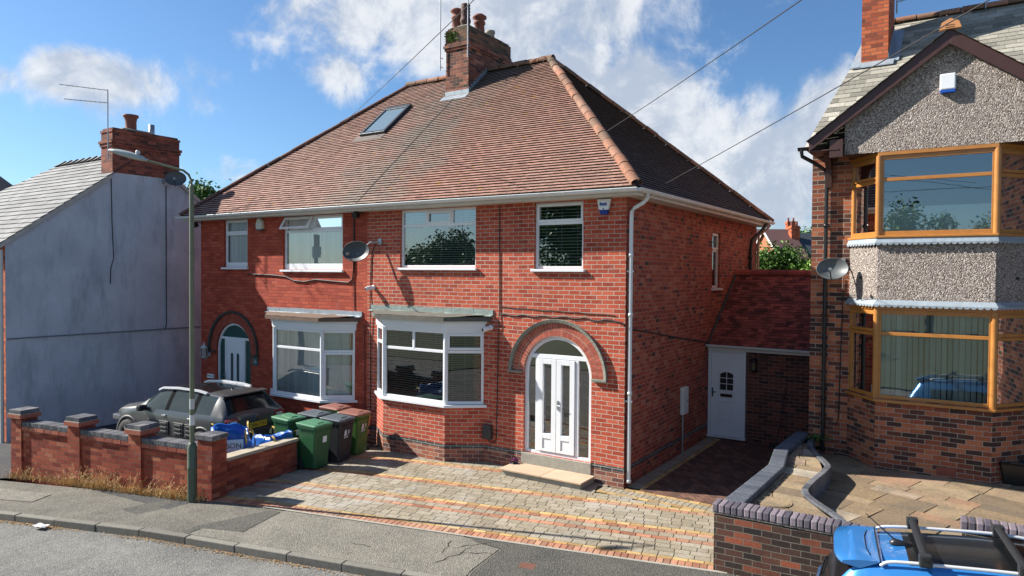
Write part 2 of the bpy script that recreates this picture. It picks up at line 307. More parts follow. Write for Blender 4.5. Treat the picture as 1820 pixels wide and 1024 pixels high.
# ------------------------------------------------------------------ mesh building
ORIGIN = {}          # world origin of things whose parts are given in world coordinates
def V(*a): return Vector(a)
class MB:
    def __init__(s): s.v = []; s.f = []; s.m = []; s.t = []; s.sm = []
    def face(s, pts, m=0, t=None, smooth=False):
        i = len(s.v); s.v += [Vector(p) for p in pts]; s.f.append(tuple(range(i, i+len(pts)))); s.m.append(m)
        s.t.append(rnd.random() if t is None else t); s.sm.append(smooth)
    def grid(s, rows, m=0, t=None, smooth=True, closed=False):
        """rows of points sharing vertices"""
        i = len(s.v); n = len(rows[0])
        for r in rows: s.v += [Vector(p) for p in r]
        tt = rnd.random() if t is None else t
        for a in range(len(rows)-1):
            for b in range(n if closed else n-1):
                c = (b+1) % n
                s.f.append((i+a*n+b, i+a*n+c, i+(a+1)*n+c, i+(a+1)*n+b)); s.m.append(m); s.t.append(tt); s.sm.append(smooth)
    def obox(s, c, ax, ay, az, m=0, t=None):
        """box by centre and three half-axis vectors"""
        c = Vector(c); ax = Vector(ax); ay = Vector(ay); az = Vector(az); i = len(s.v)
        for k in (-1, 1):
            for j in (-1, 1):
                for h in (-1, 1): s.v.append(c+ax*h+ay*j+az*k)
        tt = rnd.random() if t is None else t
        for q in ((0, 2, 3, 1), (4, 5, 7, 6), (0, 1, 5, 4), (2, 6, 7, 3), (0, 4, 6, 2), (1, 3, 7, 5)):
            s.f.append(tuple(i+x for x in q)); s.m.append(m); s.t.append(tt); s.sm.append(False)
    def box(s, x0, x1, y0, y1, z0, z1, m=0, t=None):
        s.obox(((x0+x1)/2, (y0+y1)/2, (z0+z1)/2), ((x1-x0)/2, 0, 0), (0, (y1-y0)/2, 0), (0, 0, (z1-z0)/2), m, t)
    def prism(s, pts, vec, m=0, t=None):
        pts = [Vector(p) for p in pts]; vec = Vector(vec); i = len(s.v); n = len(pts)
        s.v += pts+[p+vec for p in pts]; tt = rnd.random() if t is None else t
        fs = [tuple(range(i, i+n)), tuple(range(i+2*n-1, i+n-1, -1))]+[(i+a, i+(a+1) % n, i+n+(a+1) % n, i+n+a) for a in range(n)]
        for f in fs: s.f.append(f); s.m.append(m); s.t.append(tt); s.sm.append(False)
    def tube(s, path, r, n=8, m=0, cap=True, flat=None):
        path = [Vector(p) for p in path]; rows = []; prev = None
        for k, p in enumerate(path):
            d = (path[min(k+1, len(path)-1)]-path[max(k-1, 0)]).normalized()
            a = d.cross(V(0, 0, 1)) if abs(d.z) < .95 else d.cross(V(0, 1, 0))
            a.normalize(); b = a.cross(d)
            if prev is not None and a.dot(prev) < 0: a = -a; b = -b
            prev = a; rr = r[k] if isinstance(r, (list, tuple)) else r
            rows.append([p+(a*math.cos(2*math.pi*j/n)+b*math.sin(2*math.pi*j/n))*rr for j in range(n)])
        s.grid(rows, m, .5, True, True)
        if cap: s.face(rows[0], m, .5); s.face(rows[-1], m, .5)
    def lathe(s, c, prof, n=16, m=0, axis='z', smooth=True):
        c = Vector(c); rows = []
        for r, z in prof:
            row = []
            for j in range(n):
                a = 2*math.pi*j/n; x, y = r*math.cos(a), r*math.sin(a)
                row.append(c+(V(x, y, z) if axis == 'z' else V(x, z, y) if axis == 'y' else V(z, x, y)))
            rows.append(row)
        s.grid(rows, m, .5, smooth, True)
    def build(s, name, mats, parent=None, recalc=True, bevel=0, origin=None, uvrot=0):
        me = bpy.data.meshes.new(name)
        o = bpy.data.objects.new(name, me)
        if parent is not None: off = ORIGIN.get(parent, V(0, 0, 0))
        elif origin is not None: off = Vector(origin)
        else:
            lo = [min(p[i] for p in s.v) for i in range(3)]; hi = [max(p[i] for p in s.v) for i in range(3)]
            off = V((lo[0]+hi[0])/2, (lo[1]+hi[1])/2, lo[2])
        me.from_pydata([p-off for p in s.v], [], s.f)
        for m_ in (mats if isinstance(mats, (list, tuple)) else [mats]): me.materials.append(m_)
        me.polygons.foreach_set('material_index', s.m); me.polygons.foreach_set('use_smooth', s.sm)
        at = me.attributes.new('tint', 'FLOAT', 'FACE'); at.data.foreach_set('value', s.t)
        if recalc:
            bm = bmesh.new(); bm.from_mesh(me); bmesh.ops.recalc_face_normals(bm, faces=bm.faces); bm.to_mesh(me); bm.free()
        uvl = me.uv_layers.new(name='uv').data; ca, sa = math.cos(uvrot), math.sin(uvrot)
        for p in me.polygons:
            n = p.normal
            if abs(n.z) > .9:
                for li in p.loop_indices:
                    q = me.vertices[me.loops[li].vertex_index].co+off; uvl[li].uv = (q.x*ca+q.y*sa, -q.x*sa+q.y*ca)
            else:
                tx, ty = -n.y, n.x; L = math.hypot(tx, ty); tx /= L; ty /= L
                if (abs(tx) > abs(ty) and tx < 0) or (abs(ty) >= abs(tx) and ty < 0): tx, ty = -tx, -ty
                for li in p.loop_indices:
                    q = me.vertices[me.loops[li].vertex_index].co+off; uvl[li].uv = (q.x*tx+q.y*ty, q.z)
        COL.objects.link(o)
        if parent is not None: o.parent = parent; ORIGIN[o] = off
        else: o.location = off; ORIGIN[o] = off
        if bevel:
            b = o.modifiers.new('bevel', 'BEVEL'); b.width = bevel; b.segments = 2; b.limit_method = 'ANGLE'
        return o
def tag(o, label=None, cat=None, group=None, kind=None):
    for k, v in (('label', label), ('category', cat), ('group', group), ('kind', kind)):
        if v: o[k] = v
    return o
def thing(name, label, cat, loc=(0, 0, 0), rz=0, group=None, local=False):
    o = bpy.data.objects.new(name, None); COL.objects.link(o); o.location = loc; o.rotation_euler = (0, 0, rz); o.empty_display_size = .2
    ORIGIN[o] = V(0, 0, 0) if local else Vector(loc)
    return tag(o, label, cat, group)
def copy_thing(src, loc, rz, label, group=None):
    r = src.copy(); COL.objects.link(r); r.location = loc; r.rotation_euler = (0, 0, rz); r['label'] = label
    for ch in list(src.children):
        c = ch.copy(); COL.objects.link(c); c.parent = r
        for g in list(ch.children):
            d = g.copy(); COL.objects.link(d); d.parent = c
    return r
def text(body, size, mat_, name, parent, mtx, extrude=.001, space=1.0):
    cu = bpy.data.curves.new(name, 'FONT'); cu.body = body; cu.size = size; cu.extrude = extrude; cu.align_x = 'CENTER'; cu.align_y = 'CENTER'; cu.space_character = space
    tmp = bpy.data.objects.new(name+'_tmp', cu); COL.objects.link(tmp)
    bpy.context.view_layer.update()
    me = bpy.data.meshes.new_from_object(tmp.evaluated_get(bpy.context.evaluated_depsgraph_get()))
    bpy.data.objects.remove(tmp); bpy.data.curves.remove(cu)
    off = ORIGIN.get(parent, V(0, 0, 0)); me.transform(Matrix.Translation(-off) @ mtx); me.materials.clear(); me.materials.append(mat_); me.name = name
    o = bpy.data.objects.new(name, me); COL.objects.link(o); o.parent = parent; ORIGIN[o] = off
    return o
def frame_mtx(pos, xdir, ydir):
    x = Vector(xdir).normalized(); z = x.cross(Vector(ydir)).normalized(); y = z.cross(x)
    return Matrix(((x.x, y.x, z.x, pos[0]), (x.y, y.y, z.y, pos[1]), (x.z, y.z, z.z, pos[2]), (0, 0, 0, 1)))
def zt(x):
    return -.04*max(0.0, -5-x)+.05*max(0.0, min(x, 30)-2.6) if x > -30 else -1.0
# ------------------------------------------------------------------ ground, road, pavement
SA = R(13.5); SU = V(math.cos(SA), math.sin(SA), 0); SN = V(-SU.y, SU.x, 0); SO = V(-4.23, -4.31, 0)
def SP(s, v, h=0):
    p = SO+SU*s+SN*v; p.z = zt(p.x)+h; return p
def strip(name, s0, s1, va, vb, h, mat_, kind='structure', ds=1.0, vs=1):
    mb = MB(); n = max(1, int((s1-s0)/ds)); rows = []
    for i in range(n+1):
        s = s0+(s1-s0)*i/n; rows.append([SP(s, va+(vb-va)*j/vs, h) for j in range(vs+1)])
    mb.grid(rows, smooth=False); return tag(mb.build(name, mat_, origin=(0, 0, 0)), kind=kind)
g = MB(); g.grid([[V(x, y, zt(x)-.16) for y in (-400, -60, -20, 12, 60, 400)] for x in (-600, -120, -40, -30, -29.9, -20, -12, -5, 2.6, 6, 30, 400)], smooth=False)
tag(g.build('ground', EARTH, origin=(0, 0, 0)), kind='structure')
strip('road', -70, 60, -9.5, -1.53, -.115, ROAD)
strip('pavement', -70, 60, -1.41, .02, -.012, PAVE)
# kerb stones
kb = MB(); s = -60
while s < 40:
    L = .90+rnd.uniform(-.02, .02); j = rnd.uniform(-.004, .004)
    a, b = SP(s+.006, -1.53+j), SP(s+L-.006, -1.53+j)
    top = [a+V(0, 0, .0), b+V(0, 0, 0), b+SN*.125, a+SN*.125]
    kb.prism([p+V(0, 0, -.2) for p in top], (0, 0, .20+rnd.uniform(-.004, .004))); s += L
kerb = tag(kb.build('kerb', KERB, bevel=.012, origin=(0, 0, 0)), kind='structure')
# repair patches in the pavement (each a sheet of its own asphalt, 4 mm up)
for nm, pts, m_ in (('pavement_patch', [(-2.65, -.78), (-.62, -1.40), (-.60, -1.18), (.10, -1.10), (.06, -.10), (-1.2, -.03), (-2.3, -.10)], PATCH_D),
                   ('pavement_patch', [(-.58, -1.40), (3.9, -1.40), (3.88, -1.1), (3.98, -.30), (3.6, -.20), (3.3, -.03), (.10, -.03), (.14, -1.06), (-.56, -1.14)], PATCH_L),
                   ('pavement_patch', [(3.94, -1.40), (7.2, -1.40), (7.2, -.02), (3.4, -.03), (3.64, -.18), (4.02, -.28), (3.92, -1.1)], PATCH_D),
                   ('pavement_patch', [(-8.8, -1.1), (-4.6, -.9), (-4.7, -.45), (-8.9, -.35)], PATCH_L),
                   ('pavement_patch', [(5.0, -1.0), (6.4, -1.1), (6.5, -.45), (5.2, -.35)], PATCH_L)):
    PZ = globals().get('PZ', -.0085)+.0015
    mb = MB(); mb.face([SP(a, b, PZ) for a, b in pts]); tag(mb.build(nm, m_, origin=(0, 0, 0)), kind='structure')
mb = MB(); r_ = random.Random(2)
for st, dr, n_ in (((3.35, -.50), (.06, .05), 9), ((3.60, -.30), (-.03, -.075), 11), ((3.50, -.62), (.07, .02), 6), ((3.2, -.25), (.02, -.08), 7), ((1.9, -.85), (.08, .01), 4)):
    p = list(st)
    for k in range(n_):
        q = [p[0]+dr[0]+r_.uniform(-.035, .035), p[1]+dr[1]+r_.uniform(-.03, .03)]; w0 = r_.uniform(.003, .008); a = SP(*p, .0); b = SP(*q, .0); s2 = (b-a).cross(V(0, 0, 1)).normalized()*w0
        mb.face([a-s2, a+s2, b+s2, b-s2]); p = q
tag(mb.build('pavement_crack', M('crack_dirt', (.035, .032, .026), .95), origin=(0, 0, 0)), kind='structure')
strip('pavement_edging', -.35, 7.1, -.035, .02, .004, CONC)
# tarmac forecourt of the left house
mb = MB(); xs = [-16.5, -14, -12, -10, -8, -7, -5.9]
mb.grid([[V(x, y, zt(x)-.01) for y in (-6.3 if x < -11 else -5.3, -3, 0)] for x in xs], smooth=False)
tag(mb.build('tarmac_drive', TARMAC, origin=(0, 0, 0)), kind='structure')

# block paved drive: every block a real block, laid in coloured rows parallel to the road
rows_ = [('red', .205, .098, True), ('yellow', .088, .215, False)]+[('grey', .152, .22, False)]*4+[('red', .128, .185, False), ('grey', .165, .22, False), ('red', .125, .18, False), ('yellow', .112, .215, False)]
rows_ += [('grey', .152, .22, False)]*5+[('red', .118, .18, False), ('yellow', .112, .2, False)]+[('grey', .152, .22, False)]*6+[('red', .118, .18, False), ('yellow', .112, .2, False)]+[('grey', .152, .21, False)]*14
bl = {k: MB() for k in BLOCKS}
def block(c, x0, x1, y0, y1, ux, uy, o, z):
    """one paving block with a chamfered top"""
    g_ = .0022; e = .005
    dz = [rnd.uniform(-.0022, .0022) for _ in range(4)]
    lo = [(x0+g_, y0+g_), (x1-g_, y0+g_), (x1-g_, y1-g_), (x0+g_, y1-g_)]; hi = [(x0+g_+e, y0+g_+e), (x1-g_-e, y0+g_+e), (x1-g_-e, y1-g_-e), (x0+g_+e, y1-g_-e)]
    A = [o+ux*a+uy*b for a, b in lo]; B = [o+ux*a+uy*b for a, b in hi]; t = rnd.random()
    for p in A: p.z = zt(p.x)+z-.012
    for p, d in zip(B, dz): p.z = zt(p.x)+z+d
    m = bl[c]; i = len(m.v); m.v += A+B
    for f in ((4, 5, 6, 7), (0, 1, 5, 4), (1, 2, 6, 5), (2, 3, 7, 6), (3, 0, 4, 7)): m.f.append(tuple(i+k for k in f)); m.m.append(0); m.t.append(t); m.sm.append(False)
def on_drive(p):
    if p.x < -5.98 or p.x > 2.62 or p.y > .1: return False
    if p.y > -.47 and p.x > -.35 and p.x < 2.7: return False
    if p.x > 2.42 and p.y < -2.75: return False
    return True
v = .0
for c, h, wd, sol in rows_:
    s = -2.4+rnd.uniform(0, .2)
    while s < 8:
        L = wd*(1 if sol or c == 'yellow' else rnd.choice((.72, 1, 1, 1.28)))
        ctr = SO+SU*(s+L/2)+SN*(v+h/2)
        if on_drive(ctr): block(c, s, s+L, v, v+h, SU, SN, SO, 0)
        s += L
    v += h
X, Y, O0 = V(1, 0, 0), V(0, 1, 0), V(0, 0, 0)
x = -.34
while x < 2.5:
    block('yellow', x, x+.2, -.465, -.36, X, Y, O0, .001); x += .2
x = -.34
while x < 2.5: block('grey', x, x+.105, -.355, -.125, X, Y, O0, .001); x += .105
x = .06
while x < 2.5: block('yellow', x, x+.2, -.12, -.02, X, Y, O0, .001); x += .2
y = .12
while y < 4.95:
    block('grey', .02, .26, y, y+.105, X, Y, O0, .003); y += .105
y = .12
while y < 4.9:
    block('yellow', .265, .36, y, y+.2, X, Y, O0, .002); y += .2
for k in bl: tag(bl[k].build('driveway', BLOCKS[k], recalc=False, origin=(0, 0, 0)), kind='structure')
mb = MB(); mb.grid([[SP(-2.4, -.02, -.013), SP(7.3, -.02, -.013)], [SP(-2.4, 6.0, -.013), SP(7.3, 6.0, -.013)]], smooth=False)
tag(mb.build('driveway_bed', JOINT, origin=(0, 0, 0)), kind='structure')
mb = MB(); mb.face([(.3, -.03, -.003), (2.75, -.03, -.003), (2.75, 5.05, -.003), (.3, 5.05, -.003)])
tag(mb.build('alley_paving', B_HERR, origin=(0, 0, 0)), kind='structure')

# ------------------------------------------------------------------ building helpers
def wall_holes(mb, P0, ux, L, z0, z1, holes, n, depth=.11, m=0, mrev=0):
    """upright wall from P0 along ux with rectangular (a0,a1,b0,b1) or arched (a0,a1,b0,spring,'arch') holes; n points into the building"""
    P0 = Vector(P0); ux = Vector(ux); n = Vector(n)
    pt = lambda a, z, d=0: V(P0.x+ux.x*a+n.x*d, P0.y+ux.y*a+n.y*d, z)
    H = []
    for h in holes:
        r = (h[1]-h[0])/2 if len(h) > 4 else 0
        H.append((h[0], h[1], h[2], h[3]+r, h[3], r))
    xs = sorted(set([0, L]+[q for h in H for q in h[:2]])); zs = sorted(set([z0, z1]+[q for h in H for q in h[2:4]]))
    for a, b in zip(xs, xs[1:]):
        for c, d in zip(zs, zs[1:]):
            if any(h[0]-1e-6 <= a and b <= h[1]+1e-6 and h[2]-1e-6 <= c and d <= h[3]+1e-6 for h in H): continue
            mb.face([pt(a, c), pt(b, c), pt(b, d), pt(a, d)], m)
    for a0, a1, b0, top, sp, r in H:
        if r == 0: per = [(a0, b0), (a0, top), (a1, top), (a1, b0)]
        else:
            cx = (a0+a1)/2; arc = [(cx-r*math.cos(math.pi*k/24), sp+r*math.sin(math.pi*k/24)) for k in range(25)]
            per = [(a0, b0)]+arc+[(a1, b0)]
            for k in range(12): mb.face([pt(a0, top), pt(*arc[k]), pt(*arc[k+1])], m)
            for k in range(12, 24): mb.face([pt(a1, top), pt(*arc[k]), pt(*arc[k+1])], m)
        per = per+[per[0]]
        for p, q in zip(per, per[1:]): mb.face([pt(*p), pt(*q), pt(*q, depth), pt(*p, depth)], mrev)
def window(parent, P0, ux, n, wd, z0, z1, div=(), sashes=(), setback=.06, frame=WHITE, glass=GLASS, blind=None, sill=True, border=.055, label=None, sill_mat=None, sill_out=.07, open_top=None, low=.0):
    """frame (window) with sub-parts glass, sill, blind. div: ('h', z, a0, a1) or ('v', a, z0, z1)"""
    P0 = Vector(P0); ux = Vector(ux); n = Vector(n); up_ = V(0, 0, 1)
    def bx(mb, a0, a1, b0, b1, d0, d1, t=.5):
        c = P0+ux*((a0+a1)/2)+n*((d0+d1)/2); c.z = (b0+b1)/2
        mb.obox(c, ux*((a1-a0)/2), n*((d1-d0)/2), up_*((b1-b0)/2), 0, t)
    mb = MB(); d0, d1 = setback, setback+.065; w_ = border
    bx(mb, 0, w_, z0, z1, d0, d1); bx(mb, wd-w_, wd, z0, z1, d0, d1)
    bx(mb, w_, wd-w_, z0, z0+w_+low, d0, d1); bx(mb, w_, wd-w_, z1-w_, z1, d0, d1)
    for k, q, e0, e1 in div:
        if k == 'h': bx(mb, max(e0, w_), min(e1, wd-w_), q-.03, q+.03, d0+.004, d1-.004)
        else: bx(mb, q-.03, q+.03, max(e0, z0+w_), min(e1, z1-w_), d0+.002, d1-.002)
    for a0, a1, b0, b1 in sashes:
        s_ = .05; e0, e1 = d0-.016, d0+.03
        bx(mb, a0, a0+s_, b0, b1, e0, e1); bx(mb, a1-s_, a1, b0, b1, e0, e1); bx(mb, a0+s_, a1-s_, b0, b0+s_, e0, e1); bx(mb, a0+s_, a1-s_, b1-s_, b1, e0, e1)
    fr = mb.build('window', frame, parent, bevel=.004)
    if label: fr['label'] = label
    gm = MB(); a = P0+n*(d0+.03)
    q = lambda al, z: V(a.x+ux.x*al, a.y+ux.y*al, z)
    if open_top is None: gm.face([q(w_*.6, z0+w_*.6), q(wd-w_*.6, z0+w_*.6), q(wd-w_*.6, z1-w_*.6), q(w_*.6, z1-w_*.6)])
    else:
        oa0, oa1, ob = open_top
        gm.face([q(w_*.6, z0+w_*.6), q(wd-w_*.6, z0+w_*.6), q(wd-w_*.6, ob), q(w_*.6, ob)]); gm.face([q(oa1, ob), q(wd-w_*.6, ob), q(wd-w_*.6, z1-w_*.6), q(oa1, z1-w_*.6)])
    gm.build('glass', glass, fr)
    if sill:
        sm = MB(); bx(sm, -.05, wd+.05, z0-.055, z0-.004, -sill_out, d0+.02); sm.build('sill', sill_mat or frame, fr, bevel=.006)
    if blind:
        kind, bm_, d = blind[:3]; mb = MB()
        if kind == 'v':
            p_ = .085; k = int((wd-.06)/p_); ang = blind[3] if len(blind) > 3 else .35
            for i in range(k):
                a0 = .05+i*p_; c = P0+ux*(a0+p_/2)+n*(setback+d)
                an = ang*(1+rnd.uniform(-.5, .5)); t = ux*math.cos(an)+n*math.sin(an)
                t = t*(p_*.51)
                mb.face([V(c.x-t.x, c.y-t.y, z0+.03), V(c.x+t.x, c.y+t.y, z0+.03), V(c.x+t.x, c.y+t.y, z1-.03), V(c.x-t.x, c.y-t.y, z1-.03)])
        else:
            zz = z0+.05; p_ = blind[3]
            while zz < z1-.03:
                c0 = P0+n*(setback+d); t = n*.011; h = .0085 if kind == 'h' else .0095
                mb.face([V(c0.x+ux.x*.05-t.x, c0.y+ux.y*.05-t.y, zz-h), V(c0.x+ux.x*(wd-.05)-t.x, c0.y+ux.y*(wd-.05)-t.y, zz-h), V(c0.x+ux.x*(wd-.05)+t.x, c0.y+ux.y*(wd-.05)+t.y, zz+h), V(c0.x+ux.x*.05+t.x, c0.y+ux.y*.05+t.y, zz+h)], t=.5)
                zz += p_
            for al in (.18, .5, .82):
                c = P0+ux*(wd*al)+n*(setback+d-.014); mb.obox(V(c.x, c.y, (z0+z1)/2), ux*.004, n*.001, up_*((z1-z0)/2-.03))
        mb.build('blind', bm_, fr)
    return fr
def tiles(mb, P0, ux, us, S, left, right, g=.115, tw=.166, th=.013, m=0, off=.5, jit=.0022, lap=None):
    """courses of single tiles on a plane: P0 eave origin, ux along the eave, us up the slope; left(v)/right(v) bound every course"""
    P0 = Vector(P0); ux = Vector(ux).normalized(); us = Vector(us).normalized(); nn = ux.cross(us)
    if nn.z < 0: nn = -nn
    k = 0; v0 = 0
    while v0 < S-.01:
        v1 = min(v0+g, S); dv = rnd.uniform(-.004, .004) if k else 0
        l0, l1, r0, r1 = left(v0), left(v1), right(v0), right(v1)
        u = min(l0, l1)-tw*(off if k % 2 else 0)-rnd.uniform(0, .02)
        sag = .004*math.sin(k*1.7)+rnd.uniform(-.002, .002)
        while u < max(r0, r1):
            a, b = u+.0022, u+tw-.0022
            a0, a1 = max(a, l0), max(a, l1); b0, b1 = min(b, r0), min(b, r1)
            if b0-a0 > .004 or b1-a1 > .004:
                b0 = max(b0, a0); b1 = max(b1, a1)
                h = th+rnd.uniform(-jit, jit); j2 = rnd.uniform(-jit, jit)*.7; t = rnd.random()
                pt = lambda uu, vv, hh: P0+ux*uu+us*(vv)+nn*hh
                A, B = pt(a0, v0+dv, h+j2), pt(b0, v0+dv, h-j2); C, D = pt(b1, v1+.012, .002), pt(a1, v1+.012, .002)
                mb.face([A, B, C, D], m, t); mb.face([pt(a0, v0+dv, -.004), pt(b0, v0+dv, -.004), B, A], m if lap is None else lap, t)
            u += tw
        v0 += g; k += 1
def ridge_line(mb, A, B, r=.115, L=.42, m=0, upv=V(0, 0, 1)):
    """overlapping half round ridge tiles from A to B"""
    A = Vector(A); B = Vector(B); d = (B-A); n = max(1, round(d.length/L)); d /= n; dn = d.normalized(); sd = dn.cross(upv).normalized(); uu = sd.cross(dn)
    for i in range(n):
        j = V(rnd.uniform(-.008, .008), rnd.uniform(-.008, .008), rnd.uniform(-.008, .008)); rr = r*rnd.uniform(.97, 1.05)
        for e, (a, b, k) in enumerate(((0, .93, 1.0), (.93, 1.0, .9))):
            rows = []
            for f in (a, b):
                c = A+d*(i+f)+j
                rows.append([c+(sd*math.cos(q)*1.05+uu*math.sin(q)*.85)*rr*k for q in [math.pi*x/8 for x in range(-1, 10)]])
            t = rnd.random() if e == 0 else t
            mb.grid(rows, m, t if e == 0 else 0.0, False)
        mb.face(rows[0][::-1], m, t)

# ------------------------------------------------------------------ the pair of houses
XP = -6.55
HR = thing('semi_detached_house', 'right half of the red brick pair, with pale mortar and an arched double front door', 'house', (-3.3, 0, 0))
HL = thing('semi_detached_house', 'left half of the red brick pair, with dark mortar and a roof window', 'house', (-9.8, 0, 0))
DR = (-1.435, .755, .35, 1.965)      # right arch: centre, radius, bottom, spring
DL = (-11.62, .755, .0, 1.77)
EZ = 5.38
mb = MB()
wall_holes(mb, (XP, 0, 0), (1, 0, 0), -XP, -.1, EZ, [(-5.53-XP, -3.41-XP, 4.06, 5.355), (-1.97-XP, -.88-XP, 4.04, 5.345), (DR[0]-DR[1]-XP, DR[0]+DR[1]-XP, DR[2], DR[3], 'arch'), (-5.95-XP, -3.45-XP, 1.3, 2.85)], (0, 1, 0))
mb.build('wall', B_RIGHT, HR)
mb = MB()
wall_holes(mb, (0, 0, 0), (0, 1, 0), 9.4, -.1, EZ, [(5.17, 5.82, 3.62, 5.0)], (-1, 0, 0))
mb.face([(0, 9.4, -.1), (XP, 9.4, -.1), (XP, 9.4, EZ), (0, 9.4, EZ)])
mb.build('side_wall', B_SIDE, HR)
mb = MB()
wall_holes(mb, (-13.1, 0, 0), (1, 0, 0), XP+13.1, -.6, EZ, [(-12.03+13.1, -11.0+13.1, 4.06, 5.36), (-9.55+13.1, -7.37+13.1, 4.0, 5.36), (DL[0]-DL[1]+13.1, DL[0]+DL[1]+13.1, DL[2], DL[3], 'arch'), (-9.7+13.1, -7.2+13.1, 1.0, 2.6)], (0, 1, 0))
mb.face([(-13.1, 0, -.6), (-13.1, 9.4, -.6), (-13.1, 9.4, EZ), (-13.1, 0, EZ)]); mb.face([(-13.1, 9.4, -.6), (XP, 9.4, -.6), (XP, 9.4, EZ), (-13.1, 9.4, EZ)])
mb.build('wall', B_LEFT, HL)
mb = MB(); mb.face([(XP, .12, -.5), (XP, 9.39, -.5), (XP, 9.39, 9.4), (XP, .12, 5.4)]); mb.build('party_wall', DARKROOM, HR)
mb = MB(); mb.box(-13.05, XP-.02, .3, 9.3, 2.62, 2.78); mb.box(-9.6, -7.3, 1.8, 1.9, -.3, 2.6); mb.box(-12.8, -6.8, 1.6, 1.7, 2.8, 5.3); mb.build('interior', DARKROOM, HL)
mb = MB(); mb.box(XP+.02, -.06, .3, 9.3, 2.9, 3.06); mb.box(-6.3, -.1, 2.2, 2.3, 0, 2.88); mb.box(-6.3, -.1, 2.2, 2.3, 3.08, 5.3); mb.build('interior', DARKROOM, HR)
# brick bands at the foot
def band(x0, x1, z0, z1, mt, par, nm, out=.004):
    m_ = MB(); m_.box(x0, x1, -out, .01, z0, z1); return m_.build(nm, mt, par)
for x0, x1 in ((-3.15, DR[0]-DR[1]-.01), (DR[0]+DR[1]+.01, .004), (XP+.02, -6.26)):
    band(x0, x1, .285, .365, B_BLUE, HR, 'blue_brick_band'); band(x0, x1, -.05, .283, B_PLINTH, HR, 'plinth', .006)
m_ = MB(); m_.box(-.01, .004, 0.005, 5.0, .285, .365); m_.build('blue_brick_band', B_BLUE, HR)

RIDGE_DK = tilemat('dark_ridge_tile', [(0, (.10, .055, .045)), (1, (.20, .095, .07))], .5, (.09, .06, .05), 1.2)
# roof ------------------------------------------------------------
EY, EX0, EX1, RZ, RY, RX0, RX1, BY, EEZ = -.39, -13.45, .36, 9.6, 4.3, -9.05, -4.13, 9.66, 5.5
sl = V(0, RY-EY, RZ-EEZ); SLn = sl.length
under = MB(); und2 = MB(); d_ = V(0, 0, -.03)
under.face([V(EX0, EY, EEZ)+d_, V(XP, EY, EEZ)+d_, V(XP, RY, RZ)+d_, V(RX0, RY, RZ)+d_]); under.face([V(EX0, EY, EEZ)+d_, V(RX0, RY, RZ)+d_, V(EX0, BY, EEZ)+d_])
under.face([V(EX0, BY, EEZ)+d_, V(XP, BY, EEZ)+d_, V(XP, RY, RZ)+d_, V(RX0, RY, RZ)+d_])
und2.face([V(XP, EY, EEZ)+d_, V(EX1, EY, EEZ)+d_, V(RX1, RY, RZ)+d_, V(XP, RY, RZ)+d_]); und2.face([V(EX1, EY, EEZ)+d_, V(RX1, RY, RZ)+d_, V(EX1, BY, EEZ)+d_])
und2.face([V(XP, BY, EEZ)+d_, V(EX1, BY, EEZ)+d_, V(RX1, RY, RZ)+d_, V(XP, RY, RZ)+d_])
sky_hole = (-8.92, -7.98)
tm = MB(); fr_ = lambda a, b: (lambda v: a+(b-a)*v/SLn)
tiles(tm, (0, EY, EEZ), (1, 0, 0), sl, SLn, fr_(EX0, RX0), lambda v: XP, g=.10, th=.031, lap=2)
sL = V(RX0-EX0, 0, RZ-EEZ); SLl = sL.length
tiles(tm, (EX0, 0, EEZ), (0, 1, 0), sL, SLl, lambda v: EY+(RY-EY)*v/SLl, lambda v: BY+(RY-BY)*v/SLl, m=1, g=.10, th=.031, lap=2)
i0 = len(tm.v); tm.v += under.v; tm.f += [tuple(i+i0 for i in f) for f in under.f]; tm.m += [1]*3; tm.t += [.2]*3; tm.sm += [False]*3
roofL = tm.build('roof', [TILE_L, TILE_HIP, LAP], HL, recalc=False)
tm = MB()
tiles(tm, (0, EY, EEZ), (1, 0, 0), sl, SLn, lambda v: XP, fr_(EX1, RX1), g=.10, th=.031, lap=2)
sR = V(RX1-EX1, 0, RZ-EEZ); SLr = sR.length
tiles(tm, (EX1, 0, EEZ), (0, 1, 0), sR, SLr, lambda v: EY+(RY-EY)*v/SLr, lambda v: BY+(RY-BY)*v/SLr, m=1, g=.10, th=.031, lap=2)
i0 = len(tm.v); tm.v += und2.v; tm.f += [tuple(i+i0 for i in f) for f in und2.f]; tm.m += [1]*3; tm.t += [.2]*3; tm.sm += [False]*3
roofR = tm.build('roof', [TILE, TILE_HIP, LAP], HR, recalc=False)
mb = MB(); ridge_line(mb, (EX1+.02, EY-.02, EEZ+.04), (RX1, RY, RZ+.05), .102, .38); mb.build('hip_tiles', RIDGE, roofR)
mb = MB(); ridge_line(mb, (RX1+.1, RY, RZ+.04), (-6.1, RY, RZ+.04), .12, .42); mb.build('ridge_tiles', RIDGE, roofR)
mb = MB(); ridge_line(mb, (EX1, BY, EEZ+.03), (RX1, RY, RZ+.04), .11, .4); mb.build('hip_tiles', RIDGE, roofR)
mb = MB(); ridge_line(mb, (EX0-.02, EY-.02, EEZ+.03), (RX0, RY, RZ+.04), .075, .4); mb.build('hip_tiles', RIDGE_DK, roofL)
mb = MB(); ridge_line(mb, (RX0-.1, RY, RZ+.03), (-6.98, RY, RZ+.03), .12, .42); mb.build('ridge_tiles', RIDGE, roofL)
